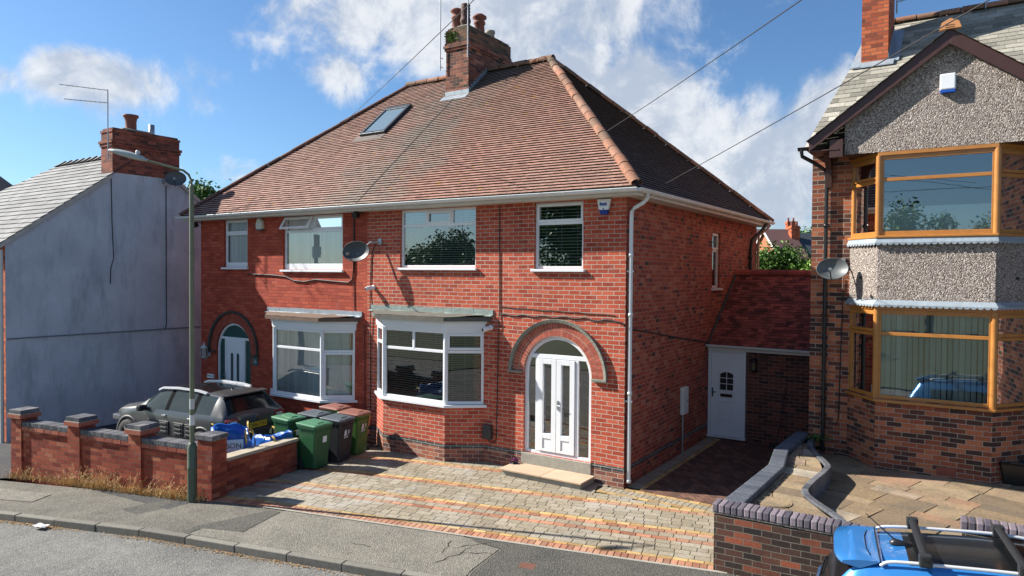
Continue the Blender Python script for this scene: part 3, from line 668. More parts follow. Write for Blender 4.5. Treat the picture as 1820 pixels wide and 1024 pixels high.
# raised seam on the party line and the fixings beside it
mb = MB(); sn = sl.normalized(); nr = V(0, -sn.z, sn.y)
def rp(x, v, h=.0): return V(x, EY, EEZ)+sn*v+nr*h
mb.tube([rp(XP, .0, .012)]+[rp(XP+rnd.uniform(-.012, .012), v_, .016) for v_ in [q*.3 for q in range(1, 17)]], .016, 6); mb.build('seam', M('seam_mortar', (.075, .06, .05), .95), roofL)
mb = MB(); mb.tube([rp(-6.0+.02*q, .2+q*.3, .014) for q in range(0, 16)], .007, 5); mb.build('seam', CABLE, roofR)

# gutters, fascias, soffits
def gutter(mb, A, B, r=.062, out=V(0, -1, 0)):
    A = Vector(A); B = Vector(B); d = (B-A).normalized(); rows = []
    for P in (A, B): rows.append([P+out*(math.cos(q)*r)+V(0, 0, math.sin(q)*r) for q in [math.pi+math.pi*k/8 for k in range(9)]])
    mb.grid(rows, smooth=True)
    for rw in rows: mb.face(rw)
    mb.tube([rows[0][0], rows[1][0]], .009, 6); mb.tube([rows[0][-1], rows[1][-1]], .009, 6)
    L = (B-A).length; k = .6
    while k < L-.2:
        c = A+d*k
        ring = [[c+d*e+out*(math.cos(q)*(r+.008))+V(0, 0, math.sin(q)*(r+.008)) for q in [math.pi+math.pi*j/8 for j in range(9)]] for e in (-.02, .02)]
        mb.grid(ring, smooth=True); k += 1.15+.25*math.sin(k*3)
mb = MB(); gutter(mb, (XP, EY-.045, 5.475), (EX1+.05, EY-.045, 5.465)); gutter(mb, (EX1+.045, EY-.05, 5.465), (EX1+.045, BY, 5.50), out=V(1, 0, 0))
mb.build('gutter', GUTTER, HR)
mb = MB(); gutter(mb, (EX0-.15, EY-.045, 5.47), (XP-.005, EY-.045, 5.475)); mb.build('gutter', GUTTER, HL)
FASC = M('cream_fascia', (.60, .57, .49), .5, nz=(3, .2))
mb = MB(); mb.box(XP, .30, -.335, -.31, 5.365, 5.5); mb.box(.305, .33, -.335, 9.62, 5.365, 5.5); mb.build('fascia', WHITE_W, HR)
mb = MB(); mb.box(XP, .30, -.31, .02, 5.37, 5.385); mb.box(.003, .305, .0, 9.6, 5.372, 5.387); mb.build('soffit', FASC, HR)
mb = MB(); mb.box(-13.40, XP-.004, -.335, -.31, 5.365, 5.5); mb.box(-13.42, -13.4, -.335, 9.6, 5.365, 5.5); mb.build('fascia', WHITE_W, HL)
mb = MB(); mb.box(-13.40, XP-.004, -.31, .02, 5.37, 5.385); mb.box(-13.40, -13.102, .02, 9.6, 5.372, 5.387); mb.build('soffit', FASC, HL)
# downpipe with swan neck at the front corner
mb = MB(); mb.tube([(.40, .05, 5.42), (.39, .05, 5.33), (.31, .05, 5.25), (.14, .06, 5.17), (.085, .06, 5.10), (.075, .06, 4.9), (.075, .06, .12)], .037, 12)
for z in (4.3, 3.2, 1.75, .12): mb.lathe((.075, .06, z), [(.037, -.03), (.047, -.03), (.047, .03), (.037, .03)], 12)
for z in (4.0, 1.6): mb.box(.0, .13, .04, .08, z-.015, z+.015)
mb.build('downpipe', GUTTER, HR)
mb = MB(); mb.tube([(.41, 8.9, 5.58), (.40, 8.9, 5.42), (.30, 8.72, 5.2), (.10, 8.5, 4.95), (.075, 8.45, 4.7), (.075, 8.45, 3.2)], .05, 10); mb.lathe((.075, 8.45, 4.45), [(.05, -.05), (.062, -.05), (.062, .05), (.05, .05)], 12)
mb.build('soil_pipe', BLACKP, HR)
mb = MB(); mb.tube([(.40, 9.35, 5.42), (.30, 9.33, 5.28), (.10, 9.3, 5.12), (.075, 9.3, 4.9), (.075, 9.3, 2.5)], .036, 10); mb.build('downpipe', M('pinkish_pipe', (.55, .42, .36), .5), HR)

# upper windows
window(HR, (-5.53, 0, 0), (1, 0, 0), (0, 1, 0), 2.12, 4.06, 5.355, div=[('h', 5.0, 0, 2.12), ('v', .72, 5.0, 5.36), ('v', 1.44, 5.0, 5.36)], sashes=[(.745, 1.415, 5.025, 5.305)], glass=GLASS_UP, blind=('t', BLINDV2, .12, .05))
window(HR, (-1.97, 0, 0), (1, 0, 0), (0, 1, 0), 1.09, 4.04, 5.345, div=[('h', 4.94, 0, 1.09)], sashes=[(.03, 1.06, 4.965, 5.32)], glass=GLASS_UP, blind=('t', BLINDV2, .10, .062))
window(HL, (-12.03, 0, 0), (1, 0, 0), (0, 1, 0), 1.03, 4.06, 5.36, div=[('h', 4.97, 0, 1.03)], sashes=[(.03, 1.0, 5.0, 5.33)], glass=GLASS, blind=('v', BLINDW, .10, .25), low=.08)
fr = window(HL, (-9.55, 0, 0), (1, 0, 0), (0, 1, 0), 2.18, 4.0, 5.36, div=[('h', 4.98, 0, 2.18), ('v', 1.09, 4.98, 5.36)], sashes=[(1.11, 2.14, 5.005, 5.325)], glass=GLASS, blind=('v', BLINDW, .10, .1), low=.10, open_top=(.03, 1.09, 4.98))
# the left top light stands open
mb = MB(); gm = MB(); hx0, hx1, zt_, zb_ = -9.52, -8.47, 5.33, 5.0; hinge = V(0, .035, zt_); dn = V(0, -.18, -.30).normalized(); L = .34
P = lambda a, q, o=0: V(a, hinge.y, hinge.z)+dn*q+V(0, -dn.z, dn.y)*o
def bar(a0, a1, q0, q1): mb.obox((P(a0, q0)+P(a1, q1))/2, V((a1-a0)/2, 0, 0), dn*((q1-q0)/2), V(0, -dn.z, dn.y)*.022)
bar(hx0, hx0+.055, 0, L); bar(hx1-.055, hx1, 0, L); bar(hx0+.055, hx1-.055, 0, .05); bar(hx0+.055, hx1-.055, L-.05, L)
mb.build('open_sash', WHITE, fr, bevel=.004); gm.face([P(hx0+.03, .03), P(hx1-.03, .03), P(hx1-.03, L-.03), P(hx0+.03, L-.03)]); gm.build('glass', GLASS_UP, fr)
# narrow leaded side window
window(HR, (0, 5.17, 0), (0, 1, 0), (-1, 0, 0), .65, 3.62, 5.0, div=[('h', 4.55, 0, .65)], sashes=[(.03, .62, 4.58, 4.97)], frame=M('pink_lit_frame', (.66, .60, .56), .4), glass=GLASS, blind=('h', BLINDV, .12, .06), border=.06)

# canted bays ----------------------------------------------------
def bay(H, x0, xa, xb, x1, yo, zg, zs, ztop, brick, blindspec, glass, frame=WHITE, divs=None, roofmat=FELT, flash=LEADG, rz=.0, fz=(2.72, 2.94), band=True, flat=None):
    pts = [V(x0, 0, 0), V(xa, yo, 0), V(xb, yo, 0), V(x1, 0, 0)]
    segs = list(zip(pts, pts[1:]))
    mb = MB(); bb = MB(); pp = MB()
    for a, b in segs:
        u = (b-a); L = u.length; u.normalize(); n = V(-u.y, u.x, 0)
        mb.face([V(a.x, a.y, zg), V(b.x, b.y, zg), V(b.x, b.y, zs), V(a.x, a.y, zs)])
        if band:
            for m_, lo, hi, o in ((bb, .285, .365, .004), (pp, -.05, .283, .006)):
                m_.face([V(a.x, a.y, lo)-n*o, V(b.x, b.y, lo)-n*o, V(b.x, b.y, hi)-n*o, V(a.x, a.y, hi)-n*o])
                m_.face([V(a.x, a.y, hi)-n*o, V(b.x, b.y, hi)-n*o, V(b.x, b.y, hi), V(a.x, a.y, hi)])
    mb.build('bay_wall', brick, H)
    if band: bb.build('blue_brick_band', B_BLUE, H); pp.build('plinth', B_PLINTH, H)
    for k, (a, b) in enumerate(segs):
        u = (b-a); L = u.length; u.normalize(); n = V(-u.y, u.x, 0)
        window(H, a+n*.0, u, n, L, zs, fz[0], div=divs[k][0], sashes=divs[k][1], setback=.01, glass=glass, frame=frame, blind=blindspec, sill=False, border=.062)
    # corner posts
    for p in pts[1:3]: mb = MB(); mb.lathe((p.x, p.y+.02, 0), [(.045, zs+.002), (.045, fz[0])], 10); mb.build('corner_post', frame, H)
    def ring(o, yy=0): 
        s = o
        return [V(x0-s*.9, yy, 0), V(xa-s*.55, yo-s, 0), V(xb+s*.55, yo-s, 0), V(x1+s*.9, yy, 0)]
    mb = MB(); mb.prism([p+V(0, 0, zs-.06) for p in ring(.085, .0)], (0, 0, .058)); mb.build('bay_sill', frame, H, bevel=.008)
    mb = MB(); mb.prism([p+V(0, 0, fz[0]+.001) for p in ring(.03)], (0, 0, fz[1]-fz[0]-.06)); mb.prism([p+V(0, 0, fz[1]-.058) for p in ring(.075)], (0, 0, .055)); mb.build('bay_fascia', frame, H, bevel=.005)
    rr = ring(.19 if flat is None else flat); rr = [p+V(0, 0, fz[1]-.001) for p in rr]
    mb = MB(); mb.prism(rr, (0, 0, .085)); top = [p+V(0, 0, .089) for p in rr]
    rows = []
    for i in range(7):
        f = i/6; a = top[1].lerp(top[0], f); b = top[2].lerp(top[3], f); rows.append([a.lerp(b, q/14)+V(0, 0, .05*f+rnd.uniform(-.006, .006)) for q in range(15)])
    mb.grid(rows, smooth=True)
    mb.build('bay_roof', roofmat, H)
    mb = MB(); f0, f1 = rr[0].x-.02, rr[3].x+.06; n_ = 7
    for i in range(n_):
        a = f0+(f1-f0)*i/n_; b = f0+(f1-f0)*(i+1)/n_-.004
        mb.box(a, b, -.022-rnd.uniform(0, .006), -.001, fz[1]+.09, fz[1]+.245+rnd.uniform(-.008, .008))
        mb.obox(((a+b)/2, -.06, fz[1]+.125), ((b-a)/2, 0, 0), (0, .045, .012), (0, .001, .006))
    mb.build('flashing', flash, H)
    mb = MB(); mb.box(x0+.1, x1-.1, .0, 1.1, zs-.05, zs-.03); mb.build('window_board', WHITE_W, H)
dv_r = [([('h', 2.38, 0, .82), ], []), ([('h', 2.3, 0, 1.73), ('v', .86, 2.3, 2.72)], []), ([('h', 2.3, 0, .83)], [(.045, .785, 2.34, 2.68)])]
bay(HR, -6.24, -5.58, -3.84, -3.17, -.47, -.1, 1.2, 2.72, B_RIGHT, ('h', BLINDV, .10, .048), GLASS_BAY, divs=dv_r, fz=(2.74, 2.95))
dv_l = [([('h', 2.12, 0, .82)], []), ([('h', 2.08, 0, 1.73)], []), ([('h', 2.06, 0, .83)], [(.05, .78, .96, 2.03)])]
bay(HL, -9.97, -9.31, -7.58, -6.93, -.47, -.5, .90, 2.6, B_LEFT, ('v', BLINDW, .10, .5), GLASS, divs=dv_l, fz=(2.56, 2.78), roofmat=FELTR, flash=LEAD, band=False)

# arched doors ---------------------------------------------------
def arch_ring(mb, cx, r0, r1, zb, sp, y0, y1, seg=28, m=0):
    """arched frame: jambs + half ring, between radii r0 and r1, depth y0..y1"""
    pr = [(cx-r1, zb)]+[(cx-r1*math.cos(math.pi*k/seg), sp+r1*math.sin(math.pi*k/seg)) for k in range(seg+1)]+[(cx+r1, zb)]
    pi_ = [(cx-r0, zb)]+[(cx-r0*math.cos(math.pi*k/seg), sp+r0*math.sin(math.pi*k/seg)) for k in range(seg+1)]+[(cx+r0, zb)]
    for k in range(len(pr)-1):
        a, b, c, d = pr[k], pr[k+1], pi_[k+1], pi_[k]
        mb.face([(a[0], y0, a[1]), (b[0], y0, b[1]), (c[0], y0, c[1]), (d[0], y0, d[1])], m, .5); mb.face([(d[0], y0, d[1]), (c[0], y0, c[1]), (c[0], y1, c[1]), (d[0], y1, d[1])], m, .5)
        mb.face([(a[0], y1, a[1]), (b[0], y1, b[1]), (b[0], y0, b[1]), (a[0], y0, a[1])], m, .5)
def arch_plate(mb, cx, r, zb, sp, y, seg=28): mb.face([(cx-r, y, zb)]+[(cx-r*math.cos(math.pi*k/seg), y, sp+r*math.sin(math.pi*k/seg)) for k in range(seg+1)]+[(cx+r, y, zb)])
def hood(H, D, zfl, zfr, mat_):
    cx, r, zb, sp = D; mb = MB(); r0, r1 = 1.03, 1.095; seg = 36
    pts = lambda q: [(cx-q*math.cos(math.pi*k/seg), sp+q*math.sin(math.pi*k/seg)) for k in range(seg+1)]
    A, B = pts(r0), pts(r1)
    for k in range(seg):
        a, b, c, d = B[k], B[k+1], A[k+1], A[k]
        mb.prism([(a[0], -.075, a[1]), (b[0], -.075, b[1]), (c[0], -.055, c[1]), (d[0], -.055, d[1])], (0, .074, 0), 0, .5)
    for sgn, zf in ((-1, zfl), (1, zfr)):
        xe = cx+sgn*1.063
        if sp-zf > .02: mb.box(xe-.032, xe+.032, -.07, -.001, zf, sp)
        a, b = sorted((cx+sgn*(r+.03), cx+sgn*1.1)); mb.box(a, b, -.075, -.002, zf-.045, zf-.001)
    mb.build('hood_moulding', mat_, H, bevel=.006)
hood(HR, DR, 1.99, 1.965-.0, M('hood_stone', (.20, .20, .165), .85, nz=(9, .45))); hood(HL, DL, 1.72, 1.72, M('dark_hood_stone', (.055, .05, .045), .85, nz=(9, .4)))
def voussoirs(H, D, mat_brick, mortar):
    cx, r, zb, sp = D; mb = MB(); mm = MB()
    for r0, r1, n in ((r+.012, r+.128, 38), (r+.138, r+.262, 46)):
        for k in range(n):
            a0, a1 = math.pi*(k+.07)/n, math.pi*(k+.93)/n
            q = lambda rr, a: (cx-rr*math.cos(a), -.006, sp+rr*math.sin(a))
            mb.prism([q(r0, a0), q(r1, a0), q(r1, a1), q(r0, a1)], (0, .02, 0))
    for k in range(40):
        a0, a1 = math.pi*k/40, math.pi*(k+1)/40; q = lambda rr, a: (cx-rr*math.cos(a), -.002, sp+rr*math.sin(a))
        mm.face([q(r, a0), q(r+.27, a0), q(r+.27, a1), q(r, a1)], 0, .5)
    ab = mb.build('arch_bricks', mat_brick, H); mm.build('mortar_bed', mortar, ab)
VB = tilemat('arch_brick', [(0, (.32, .065, .04)), (.5, (.40, .095, .055)), (1, (.46, .13, .08))], .3, (.30, .10, .07), 3)
voussoirs(HR, DR, VB, M('pale_mortar', (.50, .44, .37), .9, nz=(20, .2)))
VBL = tilemat('arch_brick_dark', [(0, (.27, .05, .032)), (.5, (.33, .066, .04)), (1, (.38, .085, .05))], .3, (.26, .08, .06), 3)
voussoirs(HL, DL, VBL, M('red_mortar', (.13, .045, .035), .9, nz=(20, .2)))
# right front door: white arched frame, fanlight, sidelights, double leaves
cx, r, zb, sp = DR
mb = MB(); arch_ring(mb, cx, r-.07, r, zb, sp, .05, .12); mb.box(cx-r+.07, cx+r-.07, .052, .118, zb, zb+.06)
mb.box(cx-.655, cx+.655, .048, .119, 2.27, 2.35)
for x_ in (-.475, .42): mb.box(cx+x_-.035, cx+x_+.035, .049, .117, zb+.06, 2.27)
df = mb.build('door_frame', WHITE, HR, bevel=.004)
gm = MB(); arch_plate(gm, cx, r-.03, zb+.02, sp, .092); gm.build('glass', GLASS_DOOR, df)
def leaf(x0, x1, nm='door_leaf'):
    mb = MB(); y0 = .028; z0, z1 = zb+.075, 2.262; gx0, gx1 = x0+.105, x1-.105
    for a, b, c, d in ((x0, gx0, z0, z1), (gx1, x1, z0, z1), (gx0, gx1, z0, zb+.13), (gx0, gx1, zb+.33, zb+.43), (gx0, gx1, z1-.10, z1)): mb.box(a, b, y0, .09, c, d)
    mb.box(gx0+.006, gx1-.006, y0+.014, .085, zb+.136, zb+.324)
    o = mb.build(nm, WHITE, HR, bevel=.004); return o, (gx0, gx1)
lf1, _ = leaf(cx-.435, cx-.03); lf2, g2 = leaf(cx-.022, cx+.38)
mb = MB(); mb.box(cx+.0, cx+.03, .008, .028, 1.28, 1.46); mb.tube([(cx+.015, .01, 1.37), (cx+.015, -.03, 1.37), (cx+.11, -.035, 1.37)], .009, 8); mb.build('handle', GALV, lf2)
mb = MB(); mb.box(cx-r-.03, cx+r+.02, -.03, .06, .12, .348); mb.build('door_sill', STONE, HR, bevel=.01)
# curtain-dark hall behind
# left front door: white leaf with two arched lights, green sidelights
cx, r, zb, sp = DL
GREEN = M('dark_green_panel', (.012, .06, .055), .35)
mb = MB(); arch_ring(mb, cx, r-.06, r, zb, sp, .05, .11); mb.box(cx-.64, cx+.64, .048, .108, 2.07, 2.13); df = mb.build('door_frame', WHITE, HL, bevel=.004)
gm = MB(); arch_plate(gm, cx, r-.03, zb+.02, sp, .085); gm.build('side_panel', GREEN, df)
mb = MB(); x0, x1 = cx-.42, cx+.45; mb.box(x0, x0+.07, .03, .083, zb+.02, 2.07); mb.box(x1-.07, x1, .03, .083, zb+.02, 2.07); mb.box(x0+.07, x1-.07, .045, .08, zb+.02, 2.07)
mb.box(x0+.085, x1-.085, .036, .044, zb+.06, 2.0)
lf = mb.build('door_leaf', WHITE, HL, bevel=.004)
mb = MB()
for xc in (cx-.10, cx+.16): arch_plate(mb, xc, .062, .85, 1.64, .0335, 10)
mb.build('door_light', M('leaded_glass', (.06, .075, .09), .15), lf)
mb = MB()
for xc in (cx-.10, cx+.16): arch_ring(mb, xc, .062, .085, .85, 1.64, .028, .036, 10); mb.box(xc-.085, xc+.085, .028, .036, .83, .85)
mb.build('light_trim', WHITE, lf)
mb = MB(); mb.box(x0+.012, x0+.04, .01, .03, .95, 1.15); mb.tube([(x0+.026, .01, 1.05), (x0+.026, -.03, 1.05), (x0+.12, -.03, 1.05)], .009, 8); mb.build('handle', GALV, lf)

# chimney on the ridge ------------------------------------------------
cxa, cxb, cya, cyb = -6.94, -6.17, 3.4, 5.45
mb = MB(); mb.box(cxa, cxb, cya, cyb, 8.3, 10.06)
for z0, z1, o in ((10.06, 10.13, .03), (10.13, 10.20, .055), (10.20, 10.27, .03), (10.27, 10.62, .012), (10.62, 10.68, -.03)): mb.box(cxa-o, cxb+o, cya-o, cyb+o, z0+.001, z1, 1 if z0 > 10.25 else 0)
ch = mb.build('chimney', [B_CHIM, B_MOSS], HL)
mb = MB(); mb.prism([(cxa+.08, cya+.06, 10.68), (cxb-.08, cya+.06, 10.68), (cxb-.08, cyb-.25, 10.68), (cxa+.08, cyb-.25, 10.68)], (0, 0, .05)); mb.build('flaunching', STONE, ch, bevel=.03)
CLAY = M('clay_pot', (.19, .068, .046), .8, nz=(7, .35)); CLAYD = M('sooty_clay_pot', (.09, .045, .038), .8, nz=(7, .5))
def pot(x_, y_, z_, prof, mt): mb = MB(); mb.lathe((x_, y_, z_), prof, 18); mb.build('chimney_pot', mt, ch)
pot(-6.82, 3.72, 10.72, [(.14, 0), (.13, .30), (.155, .32), (.155, .36), (.13, .37), (.12, .46), (.175, .50), (.185, .54), (.12, .59), (.0, .60)], CLAY)
pot(-6.52, 3.72, 10.72, [(.14, 0), (.13, .14), (.15, .16), (.15, .24), (.125, .26), (.135, .30), (.12, .33), (.14, .37), (.12, .41), (.14, .46), (.12, .5), (.14, .55), (.12, .58), (.135, .63), (.12, .66), (.09, .66), (.09, .3)], CLAYD)
pot(-6.40, 4.22, 10.72, [(.15, 0), (.135, .22), (.165, .24), (.165, .30), (.13, .32), (.13, .36), (.20, .40), (.20, .45), (.10, .52), (0, .53)], CLAY)
pot(-6.40, 4.75, 10.70, [(.13, 0), (.12, .14), (.14, .15), (.14, .22), (.1, .22), (.1, .1)], STONE)
mb = MB(); zf = lambda y_: EEZ+(y_-EY)*(RZ-EEZ)/(RY-EY)
for i in range(8):
    y0 = cya+.11*i; mb.prism([(cxb+.002, y0, zf(y0)-.02), (cxb+.002, y0+.115, zf(y0+.115)-.02), (cxb+.002, y0+.115, zf(y0)+.20), (cxb+.002, y0, zf(y0)+.20)], (.006, 0, 0))
mb.prism([(cxa-.05, cya-.03, zf(cya-.03)+.02), (cxb+.05, cya-.03, zf(cya-.03)+.02), (cxb+.05, cya-.20, zf(cya-.2)+.03), (cxa-.05, cya-.20, zf(cya-.2)+.03)], (0, 0, .012))
mb.prism([(cxa-.02, cya-.006, zf(cya)-.02), (cxb+.02, cya-.006, zf(cya)-.02), (cxb+.02, cya-.006, zf(cya)+.13), (cxa-.02, cya-.006, zf(cya)+.13)], (0, .005, 0))
mb.build('flashing', LEAD, ch)
mb = MB()
for i in range(240):
    a = rnd.gauss(-6.62, .12); z = rnd.gauss(10.42, .12)+.0; L = rnd.uniform(.02, .055); d = V(rnd.uniform(-1, 1), -rnd.uniform(.1, .8), rnd.uniform(-.6, 1)).normalized()*L; s2 = V(rnd.uniform(-1, 1), rnd.uniform(-1, 1), rnd.uniform(-1, 1)).normalized()*L*.4
    if z < 10.25 or z > 10.6 or a < -6.86 or a > -6.35: continue
    p = V(a-.12, cya-.012-.006*0, z); mb.face([p-s2, p+s2, p+d+s2, p+d-s2])
mb.build('chimney_weed', M('weed_green', (.10, .17, .02), .7, tint=.4), ch)

# roof window in the left slope
def rq(x, v, h): return rp(x, v, h)
mb = MB(); x0, x1, v0, v1 = -8.92, -7.98, 3.32, 4.78
def rbar(a0, a1, b0, b1, h0, h1): mb.obox((rp(a0, b0, h0)+rp(a1, b1, h1))/2, V((a1-a0)/2, 0, 0), sn*((b1-b0)/2), nr*((h1-h0)/2))
for q in ((x0, x0+.09, v0, v1), (x1-.09, x1, v0, v1), (x0+.09, x1-.09, v0, v0+.10), (x0+.09, x1-.09, v1-.16, v1)): rbar(*q, .0, .10)
sf = mb.build('roof_window', M('dark_grey_metal', (.05, .06, .068), .4, .3), HL, bevel=.008)
gm = MB(); gm.face([rp(x0+.06, v0+.06, .075), rp(x1-.06, v0+.06, .075), rp(x1-.06, v1-.1, .075), rp(x0+.06, v1-.1, .075)]); gm.build('glass', M('sky_lit_glass', (.16, .21, .22), .06, spec=1.0, coat=1), sf)
mb = MB(); rbar(x0-.12, x1+.02, v0-.26, v0-.002, .016, .026); mb.build('flashing', M('roof_window_apron', (.10, .085, .075), .7), sf)
# ------------------------------------------------------------------ link between the houses
LK = thing('side_extension', 'low brick link with red tiled roof and white door closing the alley', 'extension', (1.3, 5, 0))
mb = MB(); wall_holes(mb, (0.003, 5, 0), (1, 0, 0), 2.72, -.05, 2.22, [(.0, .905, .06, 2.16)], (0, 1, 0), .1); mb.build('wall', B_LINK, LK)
lk_s = V(0, 2.42, 1.72); LS = lk_s.length
tm = MB(); tiles(tm, (0, 4.82, 2.27), (1, 0, 0), lk_s, LS, lambda v: .012, lambda v: 2.73, g=.112, tw=.166, th=.014, jit=.005)
tm.face([(.01, 4.84, 2.24), (2.73, 4.84, 2.24), (2.73, 7.24, 3.94), (.01, 7.24, 3.94)], 0, .1); tm.face([(.01, 7.24, 3.94), (2.73, 7.24, 3.94), (2.73, 9.3, 2.3), (.01, 9.3, 2.3)], 0, .1)
lr = tm.build('roof', TILE_LINK, LK, recalc=False)
mb = MB(); ridge_line(mb, (.02, 7.25, 3.99), (2.73, 7.25, 3.99), .12, .45); mb.build('ridge_tiles', RIDGE_RED, lr)
mb = MB(); mb.tube([V(.03, 4.8, 2.29)+lk_s*q for q in (0, .5, 1)], .035, 6); mb.build('mortar_fillet', M('dark_mortar', (.05, .045, .042), .95, nz=(15, .4)), lr)
mb = MB(); gutter(mb, (.0, 4.80, 2.27), (2.72, 4.80, 2.25), .06); mb.build('gutter', GUTTER, LK)
mb = MB(); mb.box(.02, 2.72, 4.86, 4.885, 2.14, 2.27); mb.build('fascia', WHITE_W, LK)
mb = MB()
for a, b, c, d in ((.01, .075, .06, 2.15), (.835, .9, .06, 2.15), (.075, .835, 2.085, 2.15), (-.01, .92, .03, .06)): mb.box(a, b, 4.93 if c > .04 else 4.88, 5.04, c, d)
fr = mb.build('door_frame', WHITE, LK, bevel=.004)
mb = MB(); gx0, gx1, gz0, gz1 = .29, .61, 1.18, 1.62
for a, b, c, d in ((.08, gx0, .07, 2.08), (gx1, .83, .07, 2.08), (gx0, gx1, .07, gz0), (gx0, gx1, gz1, 2.08)): mb.box(a, b, 4.955, 5.0, c, d)
for k in range(8):   # segmental head of the light
    a0, a1 = gx0+(gx1-gx0)*k/8, gx0+(gx1-gx0)*(k+1)/8; hh = lambda a: gz1-.06+.058*(1-((a-.45)/.16)**2)
    mb.face([(a0, 4.956, hh(a0)), (a1, 4.956, hh(a1)), (a1, 4.956, gz1+.001), (a0, 4.956, gz1+.001)])
for a, b, c, d in ((.15, .76, 1.98, 1.995), (.15, .165, .18, 1.98), (.745, .76, .18, 1.98), (.165, .745, .18, .195)): mb.box(a, b, 4.948, 4.9545, c, d)
for o in (0, .05): 
    a0, a1, z0, z1 = .27+o, .63-o, .42+o, .92-o
    for a, b, c, d in ((a0, a1, z1-.02, z1), (a0, a1, z0, z0+.02), (a0, a0+.02, z0+.02, z1-.02), (a1-.02, a1, z0+.02, z1-.02)): mb.box(a, b, 4.94, 4.9545, c, d)
for a, b, c, d in ((gx0-.03, gx0, gz0-.03, gz1+.02), (gx1, gx1+.03, gz0-.03, gz1+.02), (gx0, gx1, gz0-.03, gz0)): mb.box(a, b, 4.94, 4.9545, c, d)
for z in (1.33, 1.47): mb.box(gx0, gx1, 4.958, 4.97, z-.008, z+.008)
mb.box(.442, .458, 4.957, 4.969, gz0, gz1)
df = mb.build('door', WHITE, LK, bevel=.003)
mb = MB(); mb.face([(gx0, 4.975, gz0), (gx1, 4.975, gz0), (gx1, 4.975, gz1), (gx0, 4.975, gz1)]); mb.build('glass', M('dark_obscure_glass', (.025, .03, .03), .12), df)
mb = MB(); mb.box(.105, .13, 4.93, 4.954, 1.0, 1.22); mb.tube([(.118, 4.935, 1.12), (.118, 4.90, 1.12), (.21, 4.90, 1.12)], .010, 8); mb.build('handle', BLACKP, df)
mb = MB(); mb.box(.31, .59, 4.938, 4.9545, 1.02, 1.09); mb.box(.33, .57, 4.932, 4.9375, 1.035, 1.075); mb.build('letter_plate', M('dark_bronze', (.035, .022, .016), .35, .5), df)
mb = MB(); mb.box(1.19, 1.41, 4.985, 5.002, 1.93, 2.11); mb.build('air_brick', M('air_brick', (.075, .04, .032), .8, nz=(30, .3)), LK)
mb = MB(); mb.box(.02, 2.7, 9.2, 9.3, -.05, 2.3); mb.build('rear_wall', B_LINK, LK)

# ------------------------------------------------------------------ neighbour house on the right
NB = thing('bay_gabled_house', 'pebbledashed house at the right with golden oak bay windows under a brown gable', 'house', (6, 3, .4))
NX, NY = 2.72, 2.6
mb = MB(); wall_holes(mb, (NX, NY, 0), (1, 0, 0), 7.3, .1, 6.3, [(.75, 3.4, 2.0, 6.25)], (0, 1, 0), .02)
mb.face([(NX, NY, .1), (NX, 11.5, .1), (NX, 11.5, 6.35), (NX+.62, 7.05, 9.80), (NX, NY, 6.35)])
mb.face([(NX, 11.5, .1), (10.02, 11.5, .1), (10.02, 11.5, 6.35), (NX, 11.5, 6.35)]); mb.face([(10.02, NY, .1), (10.02, 11.5, .1), (10.02, 11.5, 6.35), (10.02, 7.05, 9.85), (10.02, NY, 6.35)])
mb.build('wall', B_NEIGH, NB)
NXA, NXB, NX0, NX1, NYB = 3.93, 5.65, 3.40, 6.18, 1.95
npts = [V(NX0, NY, 0), V(NXA, NYB, 0), V(NXB, NYB, 0), V(NX1, NY, 0)]
nsegs = list(zip(npts, npts[1:]))
def nring(o): return [V(NX0-o*.8, NY, 0), V(NXA-o*.5, NYB-o, 0), V(NXB+o*.5, NYB-o, 0), V(NX1+o*.8, NY, 0)]
mb = MB(); mp_ = MB()
for a, b in nsegs:
    mb.face([V(a.x, a.y, .3), V(b.x, b.y, .3), V(b.x, b.y, 1.80), V(a.x, a.y, 1.80)]); mp_.face([V(a.x, a.y, 3.42), V(b.x, b.y, 3.42), V(b.x, b.y, 4.64), V(a.x, a.y, 4.64)])
mb.build('bay_wall', B_NEIGH, NB); mp_.build('pebbledash_panel', PEBBLE, NB)
for zs, ztp, tr, glass in ((1.78, 3.36, 2.94, GLASS), (4.66, 6.06, 5.64, glassmat('blue_sky_glass', (.86, .93, .93), .24))):
    for k, (a, b) in enumerate(nsegs):
        u = b-a; L = u.length; u.normalize(); n = V(-u.y, u.x, 0)
        if k == 1: dv, sa = [('h', tr, 0, L)], []
        else: dv, sa = [('h', tr-.02, 0, L)], [(.04, L-.04, tr+.02, ztp-.04)]
        window(NB, a, u, n, L, zs, ztp, div=dv, sashes=sa, setback=.01, frame=OAK, glass=glass, sill=False, border=.075, blind=('v', BLINDG, .12, .55) if zs < 3 else None)
    for p in npts[1:3]: mb = MB(); mb.lathe((p.x, p.y+.03, 0), [(.055, zs+.002), (.055, ztp)], 10); mb.build('corner_post', OAK, NB)
    mb = MB(); mb.prism([p+V(0, 0, zs-.045) for p in nring(.06)], (0, 0, .044)); mb.build('bay_sill', OAK, NB, bevel=.01)
    mb = MB(); mb.prism([p+V(0, 0, ztp+.001) for p in nring(.02)], (0, 0, .06)); mb.build('head_board', OAK, NB)
mb = MB()
for a, b in nsegs:
    u = (b-a); L = u.length; u.normalize(); n = V(-u.y, u.x, 0); o = n*.085
    if L > 1: mb.face([V(a.x, a.y, 4.70)+o, V(b.x, b.y, 4.70)+o, V(b.x, b.y, 5.16)+o, V(a.x, a.y, 5.16)+o])
    else: mb.face([V(a.x, a.y, 4.70)+o, V(b.x, b.y, 4.70)+o, V(b.x, b.y, 5.12)+o, V(a.x, a.y, 5.12)+o])
mb.build('frosted_film', M('frosted_film', (.66, .74, .70), .7), NB)
